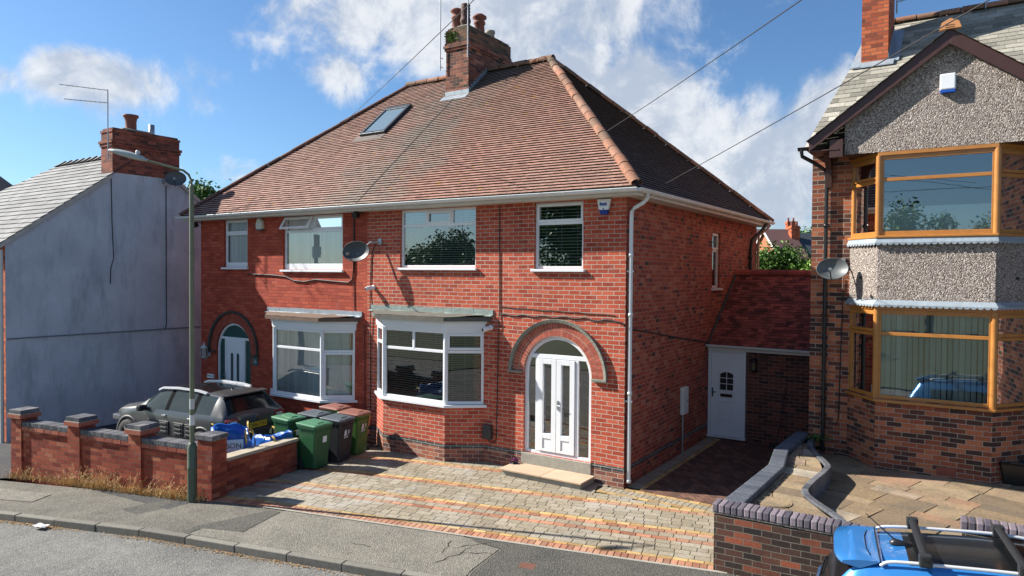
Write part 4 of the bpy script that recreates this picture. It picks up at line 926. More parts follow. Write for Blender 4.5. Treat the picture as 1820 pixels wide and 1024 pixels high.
mb = MB(); mb.face([(NX0+.1, 3.3, .4), (NX1, 3.3, .4), (NX1, 3.3, 6.3), (NX0+.1, 3.3, 6.3)]); mb.box(NX0+.2, NX1-.2, 2.3, 3.2, 3.9, 3.95); mb.build('interior', DARKROOM, NB)
def lead_skirt(zt_, zb_, o0, o1):
    mb = MB(); A = nring(o0); B = nring(o1)
    for k in range(3):
        a, b, c, d = A[k], A[k+1], B[k+1], B[k]
        mb.face([V(a.x, a.y, zt_), V(b.x, b.y, zt_), V(c.x, c.y, zb_), V(d.x, d.y, zb_)], 0, .5)
        L = (c-d).length; n = max(2, round(L/.095)); e = (c-d)/n; dn = V(0, 0, 1)
        for i in range(n):
            p = d+e*i; pts = [V(p.x, p.y, zb_)]+[V(p.x+e.x*(.5-.5*math.cos(q)), p.y+e.y*(.5-.5*math.cos(q)), zb_-.045*math.sin(q)) for q in [math.pi*j/8 for j in range(9)]]
            mb.face(pts[1:], 0, .5)
    m_ = MB()
    return mb.build('lead_skirt', LEAD, NB)
lead_skirt(4.655, 4.535, .02, .07); lead_skirt(3.53, 3.45, .015, .09)
mb = MB(); mb.prism([p+V(0, 0, 3.43) for p in nring(.06)], (0, 0, .05)); mb.prism([p+V(0, 0, 4.60) for p in nring(.015)], (0, 0, .03)); mb.build('bay_ledge', OAK, NB)
# gable
GX, GZ, GS, GY = 4.955, 8.02, .755, 1.93
mb = MB(); mb.face([(3.37, GY, 6.125), (6.54, GY, 6.125), (6.54, GY, GZ-GS*(6.54-GX)), (GX, GY, GZ-.02), (3.37, GY, GZ-GS*(GX-3.37))]); mb.build('pebbledash_gable', PEBBLE, NB)
mb = MB(); mb.box(3.38, 6.53, GY+.005, NY-.002, 6.122, 6.13); mb.build('soffit', BARGE, NB)
mb = MB()
for sg in (-1, 1):
    d = V(sg, 0, -GS).normalized(); nn = V(sg*GS, 0, 1).normalized()
    top = V(GX, 1.80, GZ+.03); L = 2.72
    mb.prism([top, top+d*L, top+d*L-nn*.02+V(-sg*.0, 0, -.18), V(GX, 1.80, GZ-.21)], (0, .03, 0))
    mb.prism([top+d*L*.0+V(0, .032, -.01), top+d*(L-.02)+V(0, .032, -.01), top+d*(L-.02)+V(0, .032, -.06), top+V(0, .032, -.07)], (0, .10, 0))
    e = top+d*L; mb.box(min(e.x, e.x-sg*.5), max(e.x, e.x-sg*.5), 1.834, 2.6, e.z-.2, e.z-.175)
for sg in (-1, 1): mb.box(GX+sg*1.70-.12, GX+sg*1.70+.10, 1.845, 1.925, 6.08, 6.40)
mb.build('bargeboard', BARGE, NB, bevel=.004)
mb = MB(); mb.prism([(GX-.16, 1.745, GZ+.02), (GX+.16, 1.745, GZ+.02), (GX+.12, 1.745, GZ+.13), (GX, 1.745, GZ+.19), (GX-.12, 1.745, GZ+.13)], (0, .09, 0)); mb.build('finial_tile', M('orange_finial', (.55, .24, .09), .7, nz=(9, .2)), NB)
mb = MB()
for z in (GZ+.075, GZ+.04): mb.box(GX-.07, GX+.06, 1.741, 1.7445, z, z+.008)
mb.build('finial_slot', M('finial_slot', (.06, .03, .02), .8), NB)
mb = MB()
for xa, zb_ in ((3.03, 5.62),): mb.prism([(xa-.05, 2.59, 6.2), (xa-.05, 2.2, 6.2), (xa-.05, 2.45, 5.95), (xa-.05, 2.50, zb_), (xa-.05, 2.59, zb_)], (.10, 0, 0))
mb.build('bracket', BARGE, NB)
# slated roofs
ns = V(0, 4.75, 3.56); NSL = ns.length
tm = MB(); EN = V(2.62, 2.30, 6.375)
tiles(tm, (0, EN.y, EN.z), (1, 0, 0), ns, NSL, lambda v: 2.62+.66*v/NSL, lambda v: 10.3, g=.205, tw=.33, th=.012)
tm.face([(2.62, 2.3, 6.35), (10.3, 2.3, 6.35), (10.3, 7.05, 9.9), (3.28, 7.05, 9.9)], 0, .2); tm.face([(2.62, 11.8, 6.35), (10.3, 11.8, 6.35), (10.3, 7.05, 9.9), (3.28, 7.05, 9.9)], 0, .2)
tm.face([(2.62, 2.3, 6.35), (3.28, 7.05, 9.9), (2.62, 11.8, 6.35)], 0, .3)
for sg in (-1, 1):   # the gable's own little roof, running back into the main slope
    sd = V(-sg, 0, GS); Ls = 2.72*V(1, 0, GS).length/ V(1, 0, GS).length
    P0 = V(GX+sg*2.20, 0, GZ+.035-GS*2.20); S_ = 2.20*math.hypot(1, GS)
    yb = lambda v: 2.40+(P0.z+v*GS/math.hypot(1, GS)-6.45)/.75+.05
    tiles(tm, P0, (0, 1, 0), V(-sg, 0, GS), S_, lambda v: 1.76, yb, g=.205, tw=.30, th=.012)
nr_ = tm.build('roof', SLATE, NB, recalc=False)
mb = MB(); ridge_line(mb, (3.3, 7.05, 9.97), (10.3, 7.05, 9.97), .11, .45); mb.build('ridge_tiles', RIDGE, nr_)
mb = MB(); mb.box(3.22, 3.74, 5.2, 6.5, 8.2, 12.2); mb.box(3.17, 3.79, 5.15, 6.55, 12.2, 12.5); nch = mb.build('chimney', B_CHIMN, NB)
mb = MB(); mb.prism([(3.10, 5.19, 8.60), (3.86, 5.19, 8.60), (3.86, 5.02, 8.46), (3.10, 5.02, 8.46)], (0, 0, .02)); mb.prism([(3.74, 5.18, 8.55), (3.95, 5.18, 8.57), (3.95, 6.5, 9.57), (3.74, 6.5, 9.60)], (0, 0, .02)); mb.prism([(3.745, 5.2, 8.55), (3.745, 6.5, 9.5), (3.745, 6.5, 9.72), (3.745, 5.2, 8.75)], (.006, 0, 0)); mb.prism([(3.02, 5.02, 8.47), (3.215, 5.02, 8.47), (3.215, 6.2, 9.36), (3.12, 6.2, 9.36)], (0, 0, .02)); mb.build('flashing', LEAD, nch)
mb = MB(); gutter(mb, (2.52, 2.24, 6.36), (3.3, 2.24, 6.36), .055); mb.build('gutter', BLACKP, NB)
mb = MB(); mb.tube([(2.58, 2.22, 6.33), (2.60, 2.22, 6.20), (2.80, 2.40, 6.08), (2.965, 2.53, 5.95), (2.985, 2.54, 5.8), (2.985, 2.54, .58)], .036, 10)
for z in (4.9, 3.2, 1.6): mb.lathe((2.985, 2.54, z), [(.036, -.03), (.047, -.03), (.047, .03), (.036, .03)], 10)
mb.build('downpipe', BLACKP, NB)
mb = MB(); mb.box(4.88, 5.16, 1.944, 1.953, .58, .72); mb.build('air_brick', M('terracotta_grille', (.22, .06, .035), .8, nz=(40, .5)), NB)

# ------------------------------------------------------------------ white house on the left
WX = -15.0
WH = thing('end_terrace_house', 'pale grey rendered house at the left with a wide brick chimney', 'house', (-18, 0, -.3))
yr, zr, sl_ = -.50, 7.42, .755
zg_ = lambda y: zr-sl_*abs(y-yr)
WYF, WYB, CY0, CY1 = -4.13, 3.8, -1.49, .51
mb = MB(); mb.face([(WX, WYF, -.8), (WX, WYB, -.8), (WX, WYB, zg_(WYB)), (WX, yr, zr), (WX, WYF, zg_(WYF))]); mb.build('gable_wall', RENDER, WH)
mb = MB(); mb.box(WX, WX+.035, WYF, WYB, 2.185, 2.215); mb.build('string_course', M('dark_render_ledge', (.16, .18, .20), .9, nz=(6, .3)), WH)
mb = MB(); mb.face([(WX-.002, WYF, -.8), (-24.3, WYF, -.8), (-24.3, WYF, 4.6), (WX-.002, WYF, 4.6)]); mb.build('front_wall', B_CHIMN, WH)
tm = MB(); wsl = V(0, 3.78, 3.78*sl_); WSL = wsl.length
tiles(tm, (0, yr-3.78, zr-3.78*sl_+.03), (1, 0, 0), wsl, WSL, lambda v: -24.1+3.8*v/WSL, lambda v: WX+.06, g=.235, tw=.30, th=.024, jit=.003)
tm.face([(-24.1, yr-3.78, zr-3.78*sl_), (WX+.05, yr-3.78, zr-3.78*sl_), (WX+.05, yr, zr+.01), (-20.3, yr, zr+.01)], 0, .2); tm.face([(-24.1, 3.8, zg_(3.8)), (WX+.05, 3.8, zg_(3.8)), (WX+.05, yr, zr+.01), (-20.3, yr, zr+.01)], 0, .2); tm.face([(-24.1, yr-3.78, zr-3.78*sl_), (-20.3, yr, zr+.01), (-24.1, 3.8, zg_(3.8))], 0, .3)
wr = tm.build('roof', SLATE_P, WH, recalc=False)
mb = MB(); A, B = V(-20.3, yr, zr+.06), V(WX-.5, yr, zr+.06); n_ = 12
for i in range(n_):
    a = A.lerp(B, i/n_); b = A.lerp(B, (i+1.12)/n_); mb.prism([a+V(0, -.17, -.10), a+V(0, 0, .03), a+V(0, .17, -.10)], b-a+V(0, 0, .06))
mb.build('ridge_tiles', M('dark_ridge', (.10, .10, .105), .8, nz=(6, .3)), wr)
for y0, y1 in ((yr-3.80, CY0-.04), (CY1+.02, 3.8)):
    mb = MB(); mb.prism([(WX+.02, y0, zg_(y0)-.10), (WX+.02, y1, zg_(y1)-.10), (WX+.02, y1, zg_(y1)+.02), (WX+.02, y0, zg_(y0)+.02)], (.045, 0, 0)); mb.build('verge', M('cement_verge', (.42, .40, .36), .9, nz=(7, .35)), wr)
mb = MB(); mb.box(WX-.60, WX+.012, CY0, CY1, 6.72, 7.78)
for z0, z1, o in ((7.47, 7.55, .03), (7.555, 7.63, .055), (7.78, 7.86, -.0), (7.865, 7.93, .02), (7.935, 7.99, -.03)): mb.box(WX-.60-o, WX+.012+o, CY0-o, CY1+o, z0, z1)
wc = mb.build('chimney', brickmat('old_chimney_brick', [(0, (.10, .045, .035)), (.4, (.27, .075, .05)), (1, (.38, .12, .075))], (.20, .13, .10), dirt=.55), WH)
mb = MB(); mb.lathe((WX-.3, -.80, 7.99), [(.20, 0), (.155, .06), (.15, .30), (.17, .40), (.21, .44), (.21, .49), (.15, .50), (.14, .3)], 16); mb.build('chimney_pot', CLAY, wc)
mb = MB(); mb.lathe((WX-.3, -.18, 7.99), [(.085, 0), (.085, .32), (.07, .32), (.07, .1)], 12); mb.build('chimney_pot', GALV, wc)
mb = MB(); mb.prism([(WX-.55, -1.15, 7.985), (WX-.05, -1.15, 7.985), (WX-.05, -.35, 7.985), (WX-.55, -.35, 7.985)], (0, 0, .06)); mb.build('flaunching', STONE, wc, bevel=.03)
mb = MB(); mb.tube([(WX-.03, WYF-.08, 4.45), (WX-.03, WYF-.08, -.6)], .045, 10); gutter(mb, (-24, WYF-.2, 4.52), (WX+.05, WYF-.2, 4.52)); mb.build('downpipe', M('pale_downpipe', (.55, .55, .50), .5, nz=(3, .15)), WH)
mb = MB(); mb.tube([(WX+.015, -1.53, 6.61), (WX+.015, -1.51, 5.25), (WX+.016, -1.47, 4.29), (WX+.016, -1.55, 4.02), (WX+.016, -1.57, 3.57)], .012, 5); tag(mb.build('cable', CABLE), 'loose ended black cable hanging down the pale render under the brick chimney', 'cable')
mb = MB(); mb.tube([(WX+.015, .08, 6.5), (WX+.015, .08, 2.35), (WX+.03, .03, 2.19)], .014, 5); tag(mb.build('cable', CABLE), 'black cable running down the pale render from the satellite dish', 'cable')
NH = thing('terrace_house', 'slate roofed house just showing at the far left edge beyond the pale tiled roof', 'house', (-33, 0, -.9))
mb = MB(); mb.box(-40, -26.0, -3.6, 3.5, -1, 5.0); mb.build('wall', B_CHIMN, NH)
mb = MB(); mb.prism([(-40, -3.9, 4.95), (-40, 3.8, 4.95), (-40, -.05, 7.75)], (13.5, 0, 0)); mb.build('roof', M('far_slate', (.10, .105, .115), .7, nz=(2, .2)), NH)

# ------------------------------------------------------------------ garden walls
def cope_box(mb, x0, x1, y0, y1, z0, z1, ax, ay, o, m=0, t=None):
    c = o+ax*((x0+x1)/2)+ay*((y0+y1)/2); c = V(c.x, c.y, (z0+z1)/2); mb.obox(c, ax*((x1-x0)/2), ay*((y1-y0)/2), V(0, 0, (z1-z0)/2), m, t)
BLUEB = tilemat('blue_coping', [(0, (.055, .06, .072)), (.5, (.10, .105, .12)), (1, (.17, .165, .17))], .4, (.13, .125, .12), 3, rough=.6)
BLUEP = tilemat('purple_coping', [(0, (.07, .065, .085)), (.5, (.135, .115, .14)), (1, (.24, .20, .225))], .4, (.16, .14, .145), 3, rough=.6)
PINK = tilemat('corbel_brick', [(0, (.26, .065, .04)), (.5, (.37, .10, .058)), (1, (.46, .17, .10))], .4, (.33, .20, .15), 3)
MORT = M('grey_mortar', (.30, .26, .215), .95, nz=(18, .3))
FW = thing('garden_wall', 'red brick front wall with four capped piers and blue brick coping along the pavement', 'wall', (-8.3, -5.1, -.2))
WA = R(10.1); wu = V(math.cos(WA), math.sin(WA), 0); wn = V(-wu.y, wu.x, 0); wo = V(-10.98, -5.6, 0)
body = MB(); cope = MB(); corb = MB(); bed = MB()
piers = [(0, .32), (1.715, 2.05), (3.38, 3.70), (5.09, 5.43)]
for (a0, a1), (b0, b1) in zip(piers, piers[1:]):
    cope_box(body, a1, b0, .04, .26, -.5, .715, wu, wn, wo); 
    s = a1+.004
    while s < b0-.02:
        L = min(.215, b0-s); cope_box(corb, s, s+L-.008, .012, .285, .718, .785, wu, wn, wo); s += .223
    cope_box(bed, a1, b0, .03, .27, .786, .80, wu, wn, wo)
    s = a1+.003
    while s < b0-.02:
        L = min(.068, b0-s); cope_box(cope, s, s+L-.002, .015, .282, .80, .885+rnd.uniform(-.0015, .0015), wu, wn, wo); s += .0715
for i, (a, b) in enumerate(piers):
    cope_box(body, a, b, 0, .335, -.5, .945 if i < 3 else 1.0, wu, wn, wo)
    o = .045
    if i < 3: cope_box(corb, a-o, b+o, -o, .335+o, .948, 1.022, wu, wn, wo, t=.5); cope_box(bed, a-o+.005, b+o-.005, -o+.005, .335+o-.005, 1.0225, 1.034, wu, wn, wo)
    else: cope_box(bed, a-.005, b+.005, -.005, .34, 1.001, 1.012, wu, wn, wo)
    z = 1.035 if i < 3 else 1.013; o = .025
    for p in (0, 1):
        for q in (0, 1):
            x0 = a-o+(b-a+2*o)*p/2; x1 = a-o+(b-a+2*o)*(p+1)/2; y0 = -o+(.335+2*o)*q/2; y1 = -o+(.335+2*o)*(q+1)/2
            cope_box(cope, x0+.003, x1-.003, y0+.003, y1-.003, z, z+.075+rnd.uniform(0, .006), wu, wn, wo)
body.build('wall_body', B_WALL, FW); corb.build('corbel_course', PINK, FW); cope.build('coping', BLUEB, FW, bevel=.0025); bed.build('mortar_bed', MORT, FW)
LW = thing('garden_wall', 'low red brick wall with plain stone coping running from the end pier to the wheelie bins', 'wall', (-6.1, -3.3, -.05))
mb = MB(); A, B = V(-5.83, -4.30, 0), V(-6.02, -2.50, 0); d = (B-A).normalized(); nx = V(d.y, -d.x, 0)
def seg_box(mb, A, B, wd, z0, z1, t=None, off=0): 
    c = (A+B)/2; dd = (B-A)/2; n_ = V(dd.y, -dd.x, 0).normalized(); c = c-n_*(wd/2-off); mb.obox(V(c.x, c.y, (z0+z1)/2), dd, n_*(wd/2), V(0, 0, (z1-z0)/2), 0, t)
seg_box(mb, A, B, .22, -.3, .53); mb.build('wall_body', B_WALL, LW)
mb = MB(); seg_box(mb, A+d*.0, A+d*.9, .29, .533, .595, off=.035); seg_box(mb, A+d*.906, B+d*.03, .29, .533, .593, off=.035); mb.build('coping', M('stone_coping', (.36, .31, .235), .9, nz=(6, .35), bump=(30, .4, .006)), LW, bevel=.012)

FC = .55
mb = MB(); fl = [(2.6, -2.4), (4.05, -2.4), (4.55, -2.55), (5.2, -2.55), (5.25, -1.3), (11, -1.3), (11, 2.65), (2.6, 2.65)]
mb.prism([(a, b, -.1) for a, b in fl], (0, 0, FC+.1-.012)); tag(mb.build('forecourt_bed', M('pointing_mortar', (.17, .15, .115), .95, nz=(8, .5)), origin=(0, 0, 0)), kind='structure')
# sandstone flags: random coursed rectangles, each its own stone
mb = MB(); fa = R(-17); fu = V(math.cos(fa), math.sin(fa), 0); fn = V(-fu.y, fu.x, 0)
KP = [(4.06, -2.40), (3.93, -2.05), (3.40, -1.28), (3.33, -.72), (3.40, .28), (3.36, .66), (3.08, 1.30), (2.86, 1.95), (2.80, 2.60)]
def kx(y):
    for (x0, y0), (x1, y1) in zip(KP, KP[1:]):
        if y0 <= y <= y1: return x0+(x1-x0)*(y-y0)/(y1-y0)
    return 4.06 if y < 0 else 2.8
RZ_ = .80
mb = MB(); ys_ = [-2.42+.25*i for i in range(21)]
for ya, yb in zip(ys_, ys_[1:]): mb.prism([(2.66, ya, .3), (kx(ya)-.03, ya, .3), (kx(yb)-.03, yb, .3), (2.66, yb, .3)], (0, 0, RZ_-.3-.012))
tag(mb.build('raised_bed', M('pointing_mortar', (.17, .15, .115), .95, nz=(8, .5)), origin=(0, 0, 0)), kind='structure')
def infl(p):
    if p.x < 2.74 or p.x > 9.5 or p.y > 2.64 or p.y < -2.42: return False
    return p.y > -1.38 if p.x > 5.22 else True
vv = -7.0
while vv < 7:
    h = rnd.choice((.28, .42, .42, .56)); ss = -2-rnd.uniform(0, .5)
    while ss < 13:
        L = rnd.choice((.42, .56, .7, .85)); P_ = [fu*(ss+a)+fn*(vv+b) for a, b in ((.008, .008), (L-.008, .008), (L-.008, h-.008), (.008, h-.008))]
        P_ = [V(p.x+rnd.uniform(-.008, .008), p.y+rnd.uniform(-.008, .008), FC+rnd.uniform(-.004, .004)) for p in P_]
        hi = [p for p in P_ if p.x < kx(p.y)+.06]
        if sum(infl(p) for p in P_) >= 3 and len(hi) < 3:
            for p in P_: p.x = max(2.70, p.x); p.y = min(2.66, max(-2.41 if p.x < 5.2 else -1.36, p.y))
            mb.prism([p-V(0, 0, .03) for p in P_], (0, 0, .03))
        ss += L
    vv += h
yy = -2.41
while yy < 2.55:
    h = min(rnd.choice((.24, .34, .42)), 2.6-yy); sk = -.10
    f0 = rnd.uniform(.35, .65); cuts = [0, f0, 1] if rnd.random() < .75 else [0, 1]
    for c0, c1 in zip(cuts, cuts[1:]):
        Q = []
        for f, y_ in ((c0, yy), (c1, yy), (c1, yy+h), (c0, yy+h)):
            x0_ = 2.70; x1_ = kx(y_)-.045; x_ = x0_+(x1_-x0_)*f; Q.append(V(x_+(.006 if f == c0 else -.006), min(2.6, max(-2.41, y_+sk*(x_-x0_)+(.006 if y_ == yy else -.006))), RZ_+rnd.uniform(-.003, .003)))
        if (Q[2]-Q[0]).cross(Q[3]-Q[1]).z > .02: mb.prism([p-V(0, 0, .03) for p in Q], (0, 0, .03))
    yy += h
tag(mb.build('forecourt_paving', SLAB, origin=(0, 0, 0)), kind='structure')
mb = MB(); mb.lathe((3.08, -1.86, RZ_+.006), [(.0, .006), (.20, .006), (.20, .002), (.212, .002), (.212, .006), (.235, .006), (.235, 0)], 28, smooth=False); tag(mb.build('drain_cover', SLAB, bevel=0), 'round stone inspection cover set in the sandstone forecourt', 'drain cover')
def cope_run(pts, wd, z0, z1, step, mt, mb, side=1, gap=.006):
    """soldier coping bricks along a polyline; wd to the left(side=1)"""
    for A, B in zip(pts, pts[1:]):
        A = V(*A, 0); B = V(*B, 0); d = B-A; n = max(1, round(d.length/step)); e = d/n; dn = d.normalized(); nn = V(-dn.y, dn.x, 0)*side
        for i in range(n):
            c = A+e*(i+.5)+nn*(wd/2); mb.obox(V(c.x, c.y, (z0+z1)/2+rnd.uniform(-.003, .003)), dn*(e.length/2-gap/2), nn*(wd/2), V(0, 0, (z1-z0)/2))
def wall_run(pts, wd, z0, z1, mb, side=1):
    for A, B in zip(pts, pts[1:]):
        A = V(*A, 0); B = V(*B, 0); d = (B-A)/2; dn = d.normalized(); nn = V(-dn.y, dn.x, 0)*side; c = (A+B)/2+nn*(wd/2); mb.obox(V(c.x, c.y, (z0+z1)/2), d, nn*(wd/2), V(0, 0, (z1-z0)/2))
W1 = thing('garden_wall', 'dark sooty brick wall with purple brick coping in front of the sandstone forecourt', 'wall', (3.4, -2.6, 0))
fp = [(2.49, -2.66), (4.02, -2.63), (4.35, -2.69), (4.75, -2.90)]
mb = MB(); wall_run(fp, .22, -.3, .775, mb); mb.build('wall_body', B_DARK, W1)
mb = MB(); cope_run([(2.47, -2.685), (4.02, -2.655), (4.35, -2.715), (4.75, -2.925)], .265, .79, .905, .083, None, mb); mb.build('coping', BLUEP, W1, bevel=.014)
mb = MB(); wall_run([(2.46, -2.672), (4.02, -2.642), (4.35, -2.702), (4.75, -2.912)], .25, .772, .789, mb); mb.build('mortar_bed', MORT, W1)
W2 = thing('garden_wall', 'short length of purple coped wall on the right behind the blue car roof', 'wall', (7, -1.5, 0))
mb = MB(); wall_run([(5.27, -1.56), (10, -1.50)], .22, -.3, .775, mb); mb.build('wall_body', B_DARK, W2)
mb = MB(); cope_run([(5.25, -1.585), (10, -1.525)], .265, .79, .905, .083, None, mb); mb.build('coping', BLUEP, W2, bevel=.014)
W3 = thing('garden_wall', 'alley side wall with smooth blue brick coping bending back to the neighbouring house corner', 'wall', (2.6, 0, 0))
lp = [(2.56, -2.40), (2.64, -.22), (2.47, .98), (2.52, 2.58)]; rp_ = [(2.80, -2.40), (2.85, -.22), (2.67, 1.02), (2.73, 2.58)]
mb = MB(); mc = MB()
for i in range(3):
    a, b, c, d = lp[i], lp[i+1], rp_[i+1], rp_[i]
    mb.prism([(*a, -.2), (*b, -.2), (*c, -.2), (*d, -.2)], (0, 0, .995)); L = math.dist(a, b); n = round(L/.225)
    for k in range(n):
        f, g_ = k/n+.003/L, (k+1)/n-.003/L; q = lambda p, r, t_, o: (p[0]+(r[0]-p[0])*t_+o, p[1]+(r[1]-p[1])*t_)
        z = .80; mc.prism([(*q(a, b, f, -.02), z), (*q(a, b, g_, -.02), z), (*q(d, c, g_, .02), z), (*q(d, c, f, .02), z)], (0, 0, .10))
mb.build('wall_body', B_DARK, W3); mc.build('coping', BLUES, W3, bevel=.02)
mb = MB(); kp = KP
fine = []
for i in range(len(kp)-1):
    p0 = kp[max(0, i-1)]; p1 = kp[i]; p2 = kp[i+1]; p3 = kp[min(len(kp)-1, i+2)]
    for j in range(4):
        t = j/4; fine.append(tuple(.5*((2*p1[k])+(-p0[k]+p2[k])*t+(2*p0[k]-5*p1[k]+4*p2[k]-p3[k])*t*t+(-p0[k]+3*p1[k]-3*p2[k]+p3[k])*t**3) for k in (0, 1)))
fine.append(kp[-1])
for a, b in zip(fine, fine[1:]): 
    A = V(*a, 0); B = V(*b, 0); d = (B-A)/2; dn = d.normalized(); nn = V(-dn.y, dn.x, 0); c = (A+B)/2; mb.obox(V(c.x, c.y, FC+.115), d*1.03, nn*.05, V(0, 0, .16))
tag(mb.build('path_edging', BLUEB, bevel=.012), 'low curving blue brick edging across the sandstone forecourt', 'edging')

# doorstep
ST = thing('doorstep', 'two sandstone slabs on a low block step in front of the arched double door', 'doorstep', (-1.4, -.4, 0))
mb = MB()
sx0, sx1, sy0, sy1 = -2.36, -.56, -.62, .0
mb.box(sx0+.04, sx1-.04, sy0+.05, -.03, -.05, .098); mb.build('step_base', CONC, ST)
mb = MB(); xm = -1.42; mb.box(sx0, xm-.003, sy0, -.032, .10, .135, t=.55); mb.box(xm+.003, sx1, sy0, -.034, .10, .135, t=.72); mb.build('slab', M('step_sandstone', (.44, .32, .22), .85, nz=(3, .22), bump=(25, .3, .004), tint=.12), ST, bevel=.006)
# ------------------------------------------------------------------ street lamp
LP = V(-5.93, -4.83, zt(-5.93))
SL = thing('street_lamp', 'tall green grey street lamp standing on the pavement against the front wall', 'street lamp', LP)
OLIVE = M('olive_lamp_paint', (.145, .155, .095), .5, nz=(5, .2)); OLIVED = M('green_lamp_base', (.075, .10, .065), .5, nz=(5, .25))
mb = MB(); mb.lathe(LP, [(.079, -.05), (.079, .55), (.083, .56), (.083, .6), (.079, .61), (.079, .93), (.072, .95), (.066, .99), (.042, 1.02)], 20); mb.build('base', OLIVED, SL)
mb = MB(); mb.lathe(LP, [(.040, 1.0), (.040, 1.55)], 16); mb.lathe(LP, [(.040, 1.55), (.037, 5.42), (.030, 5.46), (.022, 5.47)], 16, m=0); mb.build('column', OLIVE, SL)
mb = MB(); mb.lathe(LP, [(.0415, 1.32), (.0415, 1.50)], 16); mb.build('label_plate', M('white_sticker', (.62, .62, .58), .5), SL)
mb = MB(); mb.lathe(LP, [(.0415, 1.60), (.0415, 1.78)], 16); mb.build('label_plate', M('pale_band', (.50, .50, .48), .5), SL)
ad = V(-.84, -.55, 0); tp = LP+V(0, 0, 5.44)
arm = [tp, tp+V(0, 0, .10)+ad*.005, tp+V(0, 0, .20)+ad*.05, tp+V(0, 0, .27)+ad*.14, tp+V(0, 0, .30)+ad*.25, tp+V(0, 0, .44)+ad*.78]
mb = MB(); mb.tube(arm, .021, 10); mb.build('arm', OLIVE, SL)
hd = (arm[-1]-arm[-2]).normalized(); mb = MB(); hs = hd.cross(V(0, 0, 1)).normalized(); hu = hs.cross(hd)
rows = []
for f, w_, h_ in ((-.04, .028, .028), (.03, .035, .035), (.05, .065, .05), (.12, .078, .062), (.30, .09, .075), (.50, .085, .062), (.62, .06, .035), (.66, .02, .012)):
    c = arm[-1]+hd*f; rows.append([c+hs*(w_*math.cos(q))+hu*(h_*(math.sin(q) if math.sin(q) > 0 else .55*math.sin(q))) for q in [2*math.pi*j/14 for j in range(14)]])
mb.grid(rows, closed=True); mb.face(rows[0]); mb.face(rows[-1]); mb.build('lantern', M('lantern_grey', (.36, .40, .38), .4, nz=(6, .15)), SL)
mb = MB(); c = arm[-1]+hd*.16+hu*.06; mb.lathe(c, [(.035, 0), (.035, .05), (.025, .07), (0, .075)], 12); mb.build('photocell', M('photocell', (.55, .56, .54), .4), SL)

# ------------------------------------------------------------------ wheelie bins
BG = M('bin_green', (.018, .088, .034), .42, nz=(3, .14)); BGL = M('bin_green_lid_sunlit', (.065, .19, .10), .33, nz=(3, .14)); BGD = M('bin_dark_green', (.05, .13, .025), .42, nz=(3, .14))  # green lid lighter than its body: sunlight on top is put into the colour
BK = M('bin_charcoal', (.020, .022, .027), .42, nz=(3, .15)); BKL = M('bin_charcoal_lid_sunlit', (.085, .10, .115), .36, nz=(3, .15)); BBR = M('bin_brown_lid', (.25, .105, .08), .38, nz=(3, .14)); RUB = M('rubber', (.012, .012, .012), .8)  # lid colours raised likewise, painting in the strong sun on top
LOGO = M('white_print', (.70, .72, .74), .5)
def rrect(hx, hy, r, n=4):
    pts = []
    for cx, cy, a0 in ((hx-r, hy-r, 0), (-hx+r, hy-r, 90), (-hx+r, -hy+r, 180), (hx-r, -hy+r, 270)):
        for k in range(n+1): a = R(a0+90*k/n); pts.append((cx+r*math.cos(a), cy+r*math.sin(a)))
    return pts
